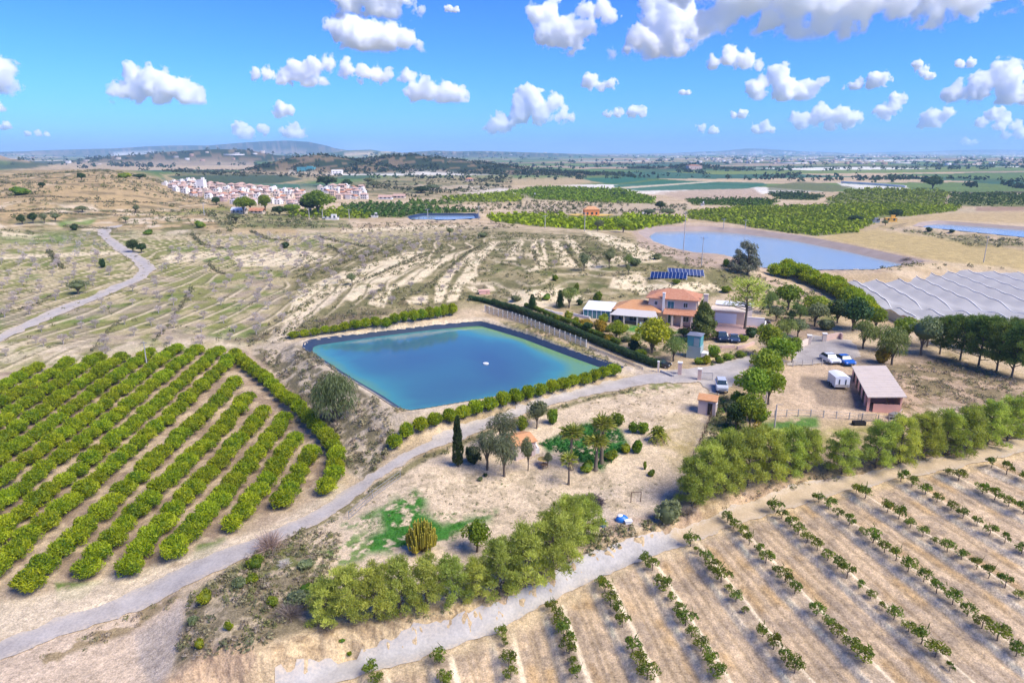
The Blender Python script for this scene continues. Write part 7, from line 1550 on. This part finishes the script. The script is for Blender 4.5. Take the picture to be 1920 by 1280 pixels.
def pillar(px, py, w, h, mat, label, cap=True):
    p = g1(px, py); o = empty('gate_pillar', p, R(-15)); tag(o, label, 'gate pillar'); MB().box((0, 0, h/2-.1), (w, w, h+.2)).build('shaft', mat, o); MB().box((0, 0, h+.07), (w*1.25, w*1.25, .14)).build('cap', M_WHITE, o)
pillar(1274, 702, .55, 1.75, M_PINKW, 'pinkish gate pillar at the villa entrance, next to the low curved wall'); pillar(1311, 712, .5, 1.55, M_PINKW, 'pinkish gate pillar at the villa entrance, next to the iron gate leaf'); pillar(1234, 697, .28, 1.5, M_CREAM, 'slim pale pillar on rocks where the hedge ends'); pillar(1516, 645, .6, 1.45, M_CREAM, 'cream pillar at the upper gate, villa side'); pillar(1545, 640, .6, 1.3, M_CREAM, 'cream pillar at the upper gate, grove side')
def wallseg(pts, h, th, mat, label, step=.8, name='wall', cat='wall'):
    W = along(pts, step, 0); b = MB()
    for i in range(len(W)-1):
        a, c = W[i], W[i+1]; d = (c-a)[:2]; L0 = np.linalg.norm(d); nn = np.array([-d[1], d[0]])/L0*th/2
        P = [a[:2]+nn, a[:2]-nn, c[:2]-nn, c[:2]+nn]; zb = min(a[2], c[2])-.3
        b.add([(*P[0], zb), (*P[1], zb), (*P[2], zb), (*P[3], zb), (*P[0], a[2]+h), (*P[1], a[2]+h), (*P[2], c[2]+h), (*P[3], c[2]+h)], [(0, 1, 5, 4), (1, 2, 6, 5), (2, 3, 7, 6), (3, 0, 4, 7), (4, 5, 6, 7), (3, 2, 1, 0)])
    return tag(b.build(name, mat), label, cat)
wallseg([(1546, 640), (1560, 637), (1574, 634), (1582, 640)], 1.05, .22, M_PINKW, 'pinkish curved wall between the upper gate and the dark tree'); wallseg([(1515, 646), (1505, 650), (1494, 655)], 1.05, .22, M_CREAM, 'cream wall flanking the upper gate on the villa side'); wallseg([(1236, 697), (1250, 702), (1262, 707), (1276, 704)], .35, .3, M_CONC, 'low curved stone wall leading to the entrance pillar'); wallseg([(1380, 655), (1395, 652), (1415, 645)], .5, .25, M_PINKW, 'low reddish wall along the edge of the parking bay'); wallseg([(1330, 652), (1350, 653), (1380, 652)], .45, .25, M_PINKW, 'low pinkish wall in front of the two parked cars'); wallseg([(1060, 588), (1085, 594), (1112, 600)], .5, .2, M_WHITE, 'low white garden wall reaching the sunroom'); wallseg([(1020, 582), (1040, 588), (1056, 590)], .4, .2, M_WHITE, 'low white wall on the pale garden slope')
wallseg([(1700, 352), (1640, 347), (1575, 343)], 2.0, 1.0, M_WHITE, 'long white plastic tunnel edge at the foot of the striped orchard'.replace('at the foot of', 'above'), 4.0, 'greenhouse', 'greenhouse')
def gate(px, py, w, h, rz, label, mat=M_METAL):
    p = g1(px, py); o = empty('iron_gate', p, rz); tag(o, label, 'gate'); f = MB(); f.box((w/2, 0, .08), (w, .05, .06)); f.box((w/2, 0, h), (w, .05, .06)); f.box((0, 0, h/2), (.06, .06, h)); f.box((w, 0, h/2), (.06, .06, h)); f.build('frame', mat, o); b = MB()
    for k in range(1, int(w/.14)): b.box((k*.14, 0, h/2), (.025, .025, h-.06))
    b.build('bars', mat, o)
gate(1312, 712, 1.7, 1.1, R(-10), 'open iron gate leaf at the villa entrance'); gate(1608, 790, 2.2, .9, R(2), 'grey metal gate in the yard fence beside the stables'); gate(1524, 641, 1.9, .8, R(5), 'iron gate between the upper cream pillars')

def fence(pts, step, h, label, posts=M_CONC, panel=None, rails=2, pw=.10, name='fence'):
    W = along(pts, step, 0); o = empty(name, W[0]); tag(o, label, 'fence'); q = MB()
    pm = MB().box((0, 0, h/2-.1), (pw, pw, h+.2)).mesh('post', posts)
    for a in W: link('post', pm, o, Vector(a)-Vector(W[0]), rnd.uniform(-.05, .05))
    for i in range(len(W)-1):
        a, c = Vector(W[i])-Vector(W[0]), Vector(W[i+1])-Vector(W[0])
        if panel: 
            d = (c-a).normalized(); n = Vector((-d.y, d.x, 0))*.02; q.add([a+n+Vector((0, 0, .05)), c+n+Vector((0, 0, .05)), c+n+Vector((0, 0, h*.94)), a+n+Vector((0, 0, h*.94)), a-n+Vector((0, 0, .05)), c-n+Vector((0, 0, .05)), c-n+Vector((0, 0, h*.94)), a-n+Vector((0, 0, h*.94))], [(0, 1, 2, 3), (7, 6, 5, 4), (3, 2, 6, 7), (0, 4, 5, 1)])
        else:
            for k in range(rails): z = h*(.9-.4*k); q.tube(a+Vector((0, 0, z)), c+Vector((0, 0, z)), .022, .022, 4, False)
    q.build('panel' if panel else 'rail', panel or posts, o); return o
def mat_mesh(name, col, clear):
    m, nt, out = newmat(name); d = N(nt, 'ShaderNodeBsdfDiffuse'); d.inputs[0].default_value = (*col, 1); t = N(nt, 'ShaderNodeBsdfTransparent'); x = N(nt, 'ShaderNodeMixShader'); x.inputs[0].default_value = clear
    L(nt, d.outputs[0], x.inputs[1]); L(nt, t.outputs[0], x.inputs[2]); L(nt, x.outputs[0], out.inputs[0]); return m
M_FPANEL = mat_mesh('grey_wire_mesh', (.42, .38, .32), .55); _u = mat_plain('grey_mesh_panel', (.33, .30, .26), .9, .25, 3); M_FPOST = mat_plain('weathered_post', (.70, .64, .55), .9, .15, 3)
fence([(907, 583), (960, 598), (1010, 617), (1060, 636), (1100, 652)], 1.35, 1.35, 'pale grey panel fence with concrete posts beside the blue pond', M_FPOST, M_FPANEL, pw=.14)
fence([(1100, 652), (1150, 672), (1190, 688), (1215, 697)], 2.0, .55, 'low grey wire fence running on to the gate', M_CONC, M_FPANEL, pw=.06)
fence([(1424, 783), (1500, 780), (1560, 784), (1620, 788)], 1.5, .95, 'post and rail fence along the low side of the horse yard', M_CONC); fence([(1432, 776), (1438, 740), (1444, 700), (1446, 690)], 1.6, .95, 'post and rail fence between the tree line and the horse yard', M_CONC); fence([(1446, 689), (1500, 686), (1545, 684), (1588, 681)], 1.6, .95, 'post and rail fence between parking and horse yard', M_CONC); fence([(1640, 790), (1665, 793), (1690, 792)], 1.2, .9, 'short rail fence among the clutter at the stable corner', M_METAL)
fence([(1345, 745), (1330, 790), (1310, 840), (1288, 885)], 1.5, 1.0, 'dark wire fence beside the weedy strip', M_WOOD, None, 3, .06); fence([(640, 985), (700, 932), (760, 890), (800, 868)], 4.0, .9, 'sparse wire fence along the road below the sandy ground', M_METAL, None, 3, .05)
fence([(540, 637), (620, 626), (720, 613), (830, 597)], 3.0, .9, 'sparse wire fence behind the pond hedge', M_METAL, None, 3, .05)

# clipped hedges
def hedge(pts, w, h, mat, label):
    W = along(pts, .45, .06); pb = PB(); o = W[0]
    for a in W:
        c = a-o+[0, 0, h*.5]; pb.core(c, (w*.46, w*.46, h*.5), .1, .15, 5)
        d = dirs(70, -.6); P = c+np.sign(d)*np.abs(d)**.7*[w*.5, w*.5, h*.52]; pb.leaves(P, d, .10, .6, .7)
    return tag(link('hedge', pb.mesh('hedge', mat), None, o), label, 'hedge')
hedge([(925, 571), (960, 582), (1000, 597), (1060, 620), (1120, 645), (1180, 670), (1234, 690)], 1.2, 1.25, M_DARK, 'long clipped dark hedge between fence and villa garden')
hedge([(985, 575), (1020, 588), (1060, 603), (1110, 625), (1160, 645)], .8, .8, M_BROAD, 'low second hedge just inside the long clipped hedge'); hedge([(1262, 640), (1278, 642), (1292, 642)], .9, .8, M_DARK, 'short dark hedge at the edge of the lawn'); hedge([(880, 562), (905, 566), (925, 572)], .9, .9, M_DARK, 'dark bushy hedge end at the pond corner')

# poles
def pole(px, py, hpx, label, mat=M_CONC, lamp=False):
    p = g1(px, py); h = height_px(p, py, hpx); o = empty('utility_pole', p, rnd.uniform(-.4, .4)); tag(o, label, 'pole'); k = max(1, mpp(p)/.12)
    MB().tube((0, 0, -.3), (0, 0, h), .10*k, .06*k, 8).build('pole', mat, o)
    if lamp: MB().tube((0, 0, h), (.7, 0, h+.1), .03, .03).build('arm', mat, o)
    else: MB().box((0, 0, h*.95), (1.1*k, .07*k, .08*k)).build('crossarm', M_METAL, o)
pole(277, 694, 54, 'concrete pole standing in the citrus orchard'); pole(1281, 474, 78, 'tall pole between crest and reservoir'); pole(1315, 500, 56, 'pole on the crest with a pink base'); pole(1844, 492, 50, 'pole at the corner of the straw field'); pole(1450, 820, 62, 'slender lamp post on the green patch below the yard', lamp=True)
pole(1096, 434, 36, 'thin pole in front of the bright citrus field'); pole(1397, 432, 20, 'short pole behind the reservoir'); pole(383, 404, 24, 'pole on the slope below the village'); pole(802, 408, 16, 'pole beside the small reservoir, nearer the village'); pole(898, 412, 26, 'pole at the end of the small reservoir'); pole(580, 410, 20, 'pole by the village tree'); pole(605, 410, 18, 'pole just past the village tree'); pole(655, 412, 20, 'pole at the edge of the far green field'); pole(1022, 428, 24, 'pole where the terraces meet the citrus field'); pole(1356, 432, 22, 'pole at the corner of the reservoir bank')

# blue drum, tarp, float, brush heap, frames
p = g1(1131, 986); o = empty('water_drum', p); tag(o, 'blue plastic drum in the scrub beside the pines', 'drum'); d = MB(); d.tube((0, 0, 0), (0, 0, .55), .24, .24, 14); d.tube((0, 0, .55), (0, 0, .62), .24, .17, 14); d.build('drum_body', M_BLUE, o)
d = MB(); [d.tube((0, 0, z), (0, 0, z+.03), .26, .26, 14) for z in (.16, .38)]; d.build('hoops', M_BLUE, o)
p = g1(1167, 977); o = empty('rowing_tub', p, R(10)); tag(o, 'blue and white plastic tub turned over on the sand', 'tub'); d = MB(); d.ico((0, .15, .12), .62, 3, (1, .75, .75)); d.build('hull', M_BLUE, o); d = MB(); d.box((.42, -.42, .14), (.62, .38, .3)); d.box((.42, -.42, .31), (.72, .48, .05)); d.build('tray', M_WPAINT, o); MB().ico((-.15, .2, .5), .26, 2, (1.3, 1, .45)).build('lid', M_WPAINT, o)
p = at_z(np.array([911.]), np.array([682.]), ZW)[0]; o = empty('float', (p[0], p[1], ZW-.08)); tag(o, 'white round float out on the blue pond', 'float'); d = MB(); d.tube((0, 0, 0), (0, 0, .22), .38, .44, 16); d.tube((0, 0, .22), (0, 0, .32), .30, .12, 12); d.build('buoy', M_WPAINT, o); MB().tube((0, 0, .0), (0, 0, .10), .47, .47, 16).build('collar', M_CONC, o)
p = g1(1108, 944); pb = PB(); d = dirs(900, 0); P = d*[1.25, .8, .62]*rng.uniform(.6, 1, (len(d), 1)); pb.strips(P, d+rng.normal(0, .8, d.shape), .5, .045); pb.core((0, 0, .1), (1.1, .7, .45), .1, .2); tag(link('brush_heap', pb.mesh('brush_heap', mat_leaf('dead_brush', (.06, .045, .05), (.16, .12, .12), 0, .1, .01)), None, p), 'heap of dark dead brush behind the pines', 'brush heap')
p = g1(1192, 941); o = empty('swing_frame', p, R(8)); tag(o, 'dark frame of posts on the bare sand', 'frame')
for x in (-.5, .5): MB().tube((x, 0, 0), (x, 0, 1.1), .04, .04).build('post', M_WOOD, o)
MB().tube((-.5, 0, 1.1), (.5, 0, 1.1), .035, .035).build('crossbar', M_WOOD, o)
p = g1(1610, 796); o = empty('water_trough', p); tag(o, 'dark water trough at the yard gate', 'trough'); q = MB(); q.box((0, 0, .05), (1.5, .55, .1)); q.box((-.72, 0, .25), (.06, .55, .4)); q.box((.72, 0, .25), (.06, .55, .4)); q.box((0, .25, .25), (1.5, .05, .4)); q.box((0, -.25, .25), (1.5, .05, .4)); q.build('basin', M_RUB, o)
p = g1(1676, 784); o = empty('cart', p, R(30)); tag(o, 'grey two-wheeled cart propped at the stable corner', 'cart'); MB().box((0, 0, .5), (1.3, .8, .35)).build('box', M_METAL, o); MB().path([(.6, 0, .5), (1.6, 0, .9)], [.04, .03]).build('shaft', M_METAL, o)
for y in (-.45, .45):
    t = MB(); t.tube((0, y-.05, .3), (0, y+.05, .3), .3, .3, 12); t.build('wheel', M_RUB, o)
p = g1(908, 551); tag(MB().box((0, 0, .35), (2.2, .9, .7)).box((0, 0, .76), (2.5, 1.1, .1)).build('tank_cover', M_SALMON, None, loc=p, rz=R(10)), 'small reddish tank cover at the head of the terraces', 'tank')

# ------------------------------------------------------------------ netted field
nt0 = empty('net_house', (0, 0, 0)); tag(nt0, 'large field roofed with pale grey crop netting in long pleats', 'net house')
NET_PX = [(1572, 506), (1640, 504), (1760, 505), (1925, 512), (2160, 525), (2160, 660), (2000, 640), (1920, 612), (1840, 600), (1740, 606), (1690, 590), (1640, 566), (1600, 538)]
NZ = 4.2
NW_ = at_z(*np.array(NET_PX, float).T, NZ)
a, b = at_z(np.array([1627., 1725.]), np.array([510., 562.]), NZ); dN = (b-a)/np.linalg.norm(b-a); nN = np.array([-dN[1], dN[0]])
S = (NW_-a)@nN; T = (NW_-a)@dN; per = abs((at_z(np.array([1668.]), np.array([510.]), NZ)[0]-a)@nN); print('net', per, S.min(), S.max(), T.min(), T.max())
sg = np.arange(math.floor(S.min()/per)*per, S.max()+per, per/8); tg = np.arange(T.min()-1, T.max()+1, .8)
SG, TG = np.meshgrid(sg, tg, indexing='ij'); X = a[0]+SG*nN[0]+TG*dN[0]; Y = a[1]+SG*nN[1]+TG*dN[1]
ph = (SG/per) % 1; tri = np.where(ph < .7, ph/.7, (1-ph)/.3)
Z = NZ-.4+.60*tri+ .10*np.sin(TG*.9+SG)*(tri) - 1.0*np.exp(-((TG-T.min()-.62*(T.max()-T.min()))/3.0)**2)*tri
cx, cyy = (X[:-1, :-1]+X[1:, 1:])/2, (Y[:-1, :-1]+Y[1:, 1:])/2; inn = sdf(NW_, cx, cyy) < 0
Fq = grid_faces(len(sg), len(tg), False)[inn.ravel()]; V = np.stack([X, Y, Z], -1).reshape(-1, 3); u, inv = np.unique(Fq, return_inverse=True)
m, ntt, out = newmat('crop_netting'); bb = N(ntt, 'ShaderNodeBsdfDiffuse'); bb.inputs[0].default_value = (.50, .485, .47, 1); tt = N(ntt, 'ShaderNodeBsdfTranslucent'); tt.inputs[0].default_value = (.5, .48, .45, 1); tp = N(ntt, 'ShaderNodeBsdfTransparent'); m1 = N(ntt, 'ShaderNodeMixShader'); m1.inputs[0].default_value = .25; m2 = N(ntt, 'ShaderNodeMixShader'); m2.inputs[0].default_value = .12
gq = N(ntt, 'ShaderNodeNewGeometry'); nz = N(ntt, 'ShaderNodeTexNoise'); nz.inputs['Scale'].default_value = .25; nz.inputs['Detail'].default_value = 6; mxx = N(ntt, 'ShaderNodeMix', data_type='RGBA'); mxx.inputs[6].default_value = (.48, .47, .45, 1); mxx.inputs[7].default_value = (.64, .625, .595, 1); L(ntt, gq.outputs['Position'], nz.inputs['Vector']); L(ntt, nz.outputs['Fac'], mxx.inputs[0]); L(ntt, mxx.outputs[2], bb.inputs[0])
L(ntt, bb.outputs[0], m1.inputs[1]); L(ntt, tt.outputs[0], m1.inputs[2]); L(ntt, m1.outputs[0], m2.inputs[1]); L(ntt, tp.outputs[0], m2.inputs[2]); L(ntt, m2.outputs[0], out.inputs[0]); M_NET = m
link('net_roof', np_mesh('net_roof', V[u], inv.reshape(-1, 4), M_NET), nt0)
for kq in range(int(math.floor(S.min()/per)), int(S.max()/per)+1):      # the ridge ropes
    s0 = (kq+.7)*per; tq = np.arange(T.min(), T.max(), .8); xx = a[0]+s0*nN[0]+tq*dN[0]; yy = a[1]+s0*nN[1]+tq*dN[1]; q = sdf(NW_, xx, yy) < -.3
    if q.sum() < 4: continue
    tq = tq[q]; zz = NZ-.4+.60+.10*np.sin(tq*.9+s0)-1.0*np.exp(-((tq-T.min()-.62*(T.max()-T.min()))/3.0)**2)+.03
    rb = MB(); pts = [(x_, y_, z_) for x_, y_, z_ in zip(xx[q], yy[q], zz)]
    for i in range(len(pts)-1): rb.tube(pts[i], pts[i+1], .09, .09, 4, False)
    rb.build('ridge', M_WHITE, nt0)
wl = MB(); P = resample(NW_, 4.0)
for i in range(len(P)):
    p0, p1 = P[i], P[(i+1) % len(P)]; z0, z1 = float(Hq(*p0))-.2, float(Hq(*p1))-.2; wl.face((*p0, z0), (*p1, z1), (*p1, NZ-.3), (*p0, NZ-.3))
wl.build('net_wall', M_NET, nt0)
pm = MB().tube((0, 0, -4), (0, 0, 0), .09, .09, 6).mesh('post', M_CONC)
for p in P[::2]: link('post', pm, nt0, (p[0], p[1], NZ-.35))
p = g1(1625, 580); nt1 = at_z(*np.array([(1622, 560), (1650, 566), (1690, 592), (1660, 598), (1625, 575)], float).T, 3.6)

# ------------------------------------------------------------------ houses on the plain
def house(kind, walls, roofm, w, d, h, rtype):
    ms = []
    ms.append(('wall', MB().box((0, d/2, h/2-.5), (w, d, h+1)).mesh('wall', walls)))
    if rtype == 'hip': ms.append(('roof', hip(MB(), -w/2-.35, w/2+.35, -.35, d+.35, h+.12, h+1.7, .12).mesh('roof', roofm)))
    elif rtype == 'flat':
        b = MB(); b.box((0, d/2, h+.08), (w+.3, d+.3, .16)); b.box((w*.2, d*.6, h+.8), (w*.35, d*.4, 1.4)); ms.append(('roof', b.mesh('roof', roofm)))
    else: ms.append(('roof', gable(MB(), -w/2-.3, w/2+.3, -.4, d+.4, h+.14, h+1.5, .12).mesh('roof', roofm)))
    k = 0
    for fl in range(2 if h > 3.6 else 1):
        for x in ((-.3, .0, .3) if w > 6 else (-.25, .25)):
            b = MB(); b.box((x*w, -.03, 1.2+fl*2.3), (.9 if (x or fl) else 1.1, .08, 1.2)); ms.append(('window', b.mesh('window', M_GLASS)))
    b = MB(); b.box((w/2+.03, d*.5, 1.3), (.08, 1.0, 1.2)); ms.append(('window', b.mesh('window', M_GLASS)))
    return ms
M_CREAMV = mat_plain('creamy_white_render', (.70, .62, .56), .9, .06, .3)
HS = [('white-walled village house with a pale tiled hip roof', house('a', M_CREAMV, M_TILE3, 6.6, 6, 4.6, 'hip')), ('pink-washed village house with a terracotta gable roof', house('b', M_PINKW, M_TILE3, 6.2, 5.5, 4.4, 'gable')), ('white flat-roofed village house with a roof room', house('c', M_WHITE, M_WHITE, 6.0, 6, 4.4, 'flat')), ('cream village house with a pale orange hip roof', house('d', M_CREAM2, M_TILE3, 7, 6, 4.8, 'hip')), ('cream flat-roofed village house with a roof room', house('e', M_CREAM, M_CREAM, 5.6, 5.6, 4.4, 'flat')), ('single-storey white village house with a tiled gable', house('f', M_CREAMV, M_TILE, 6.4, 5.4, 3.0, 'gable'))]
def put_house(p, ms, rz, sc, label, group, name='house', cat='house'):
    o = empty(name, p, rz, sc); tag(o, label, cat, group)
    for n, me in ms: link(n, me, o)
    return o
VROWS = [(346, 318, 372), (350, 312, 418), (354, 318, 470), (358, 326, 520), (363, 340, 566), (368, 362, 570), (373, 385, 570), (378, 410, 568), (383, 432, 566), (388, 540, 566), (356, 600, 680), (362, 605, 684), (368, 620, 682), (374, 632, 684)]
nh = 0
for y, x0, x1 in VROWS:
    x = x0+rnd.uniform(0, 6)
    while x < x1:
        p = g1(x, y+rnd.uniform(-1, 1)); s = mpp(p)*11.5/6.4*rnd.uniform(.85, 1.15); kk = rnd.choice([0, 0, 1, 2, 2, 3, 4, 4, 5])
        q = 'white west end' if x < 420 else 'middle' if x < 580 else 'end beyond the big tree'
        put_house(p, HS[kk][1], R(-12)+rnd.choice([0, 0, R(90)])+rnd.uniform(-.15, .15), s, HS[kk][0]+' in the '+q.replace('west ', '')+(' of the village' if q != 'end beyond the big tree' else ''), 'houses of the far village, kind %d %s' % (kk, q), 'village_house'); nh += 1
        x += rnd.uniform(10, 13.5)
print('houses', nh)
p = g1(377, 362); s = mpp(p); put_house(p, house('t', M_WHITE, M_WHITE, 14*s, 10*s, 24*s, 'flat'), R(-10), 1, 'tall white block standing above the village roofs', None, 'tower_block', 'building')
def solo(px, py, wpx, hpx, dpx, wall, roof, rt, rz, label, name='house', cat='house'):
    p = g1(px, py); s = mpp(p); return put_house(p, house(name, wall, roof, wpx*s, dpx*s, hpx*s, rt), rz, 1, label, None, name, cat)
solo(1110, 404.5, 28, 11, 16, M_ORANGE, M_TILE2, 'hip', R(6), 'orange house standing in the bright citrus fields', 'farmhouse'); solo(1671, 416, 20, 6.5, 10, M_YELLOW, M_YELLOW, 'flat', R(-8), 'ochre yellow house at the edge of the citrus field', 'farmhouse'); solo(1304, 318, 26, 7, 16, M_PINKW, M_TILE, 'hip', R(8), 'pinkish mansion on top of the far knoll', 'mansion'); solo(573, 321, 32, 7, 14, M_TEAL, M_TEAL, 'flat', R(0), 'teal green warehouse beyond the village', 'warehouse', 'warehouse'); solo(632, 327, 20, 6, 12, M_WHITE, M_WHITE, 'gable', R(5), 'white farm building below the wooded hill', 'farm_building', 'building')
solo(446, 400, 26, 5, 12, M_CREAM, M_WPAINT, 'gable', R(-8), 'long low white-roofed shed in front of the village', 'shed', 'shed'); solo(480, 401, 26, 5, 12, M_CREAM, M_TILE, 'gable', R(-6), 'low shed with a red roof in front of the village', 'shed', 'shed'); solo(619, 412, 28, 3.5, 10, M_WHITE, M_WHITE, 'flat', R(-4), 'long low white tank house at the field edge', 'tank_house', 'building'); solo(1640, 418, 18, 3.5, 8, M_GREYB, M_METAL, 'flat', R(-6), 'grey-green shed beside the ochre house', 'shed', 'shed'); solo(702, 408, 12, 3, 6, M_WHITE, M_WHITE, 'flat', 0, 'tiny white hut at the edge of the small reservoir', 'hut', 'hut'); solo(1213, 404, 16, 5, 8, M_WHITE, M_WHITE, 'flat', R(4), 'white house half hidden by trees past the orange house', 'house'); solo(1002, 369, 5, 3, 4, M_WHITE, M_WHITE, 'flat', 0, 'tiny white hut in the far bright field', 'hut', 'hut'); solo(1318, 386, 6, 3.5, 5, M_WHITE, M_WHITE, 'flat', 0, 'tiny white hut at the field crossing', 'hut', 'hut'); solo(722, 374, 26, 4, 10, M_WHITE, M_TILE3, 'gable', R(-5), 'row of low pale cottages past the village end'.replace('row of low pale cottages', 'low pale cottage'), 'cottage'); solo(748, 372, 22, 4, 10, M_CREAM, M_TILE3, 'gable', R(-5), 'last low cream cottage past the village end', 'cottage'); solo(880, 340, 14, 4, 10, M_PINKW, M_TILE, 'hip', 0, 'pink farmhouse on the pale rise', 'farmhouse')
lw_ = sheet('lawn', [(1064, 403), (1090, 401), (1130, 402), (1150, 403), (1140, 405.5), (1080, 405.5)], mat_plain('orange_terrace', (.62, .42, .10), .9, .1, .1), .25, 3.0); lw_.name = 'terrace'
# towns, glasshouses and scattered farm buildings on the plain: too far and too many to count
m = 3400; px = rng.uniform(-60, 1990, m); py = 286.2+rng.uniform(0, 1, m)**1.7*34; P = G(px, py); dd = np.hypot(P[:, 0], P[:, 1])
k = ((fbm(P[:, 0]/700, P[:, 1]/1400, 13) > .52) | (rng.uniform(0, 1, m) < .05)) & (dd > 2200) & ((px > 1000+rng.uniform(0, 500, m)) | (rng.uniform(0, 1, m) < .05)); P = P[k]; dd = dd[k]
V, Fq, C = [], [], []
cube = np.array([(x, y, z) for z in (0, 1) for y in (-.5, .5) for x in (-.5, .5)]); cf = np.array([(4, 5, 7, 6), (0, 1, 5, 4), (2, 6, 7, 3), (0, 4, 6, 2), (1, 3, 7, 5)])
pal = np.array([(.52, .48, .44), (.42, .34, .28), (.46, .39, .33), (.36, .23, .17), (.58, .55, .52), (.30, .27, .25)])
for i, (p, d0) in enumerate(zip(P, dd)):
    w_, d_, h_ = rnd.uniform(7, 16)*max(1, d0/3500), rnd.uniform(7, 12), rnd.uniform(3.5, 8)*max(1, min(2.0, d0/4500))
    if rnd.random() < .10: w_ *= 5; h_ = 4; d_ = 30
    a = rnd.uniform(-.5, .5); c = cube*[w_, d_, h_]; V.append(np.stack([c[:, 0]*math.cos(a)-c[:, 1]*math.sin(a)+p[0], c[:, 0]*math.sin(a)+c[:, 1]*math.cos(a)+p[1], c[:, 2]+p[2]-1], 1)); Fq.append(cf+8*i); C.append(np.tile(pal[rnd.randrange(6)], (8, 1)))
tag(link('distant_town', np_mesh('distant_town', np.vstack(V), np.vstack(Fq), mat_mass('distant_walls', 0), np.vstack(C))), kind='stuff')
print('built', round(time.time()-T0, 1), len(bpy.data.objects))
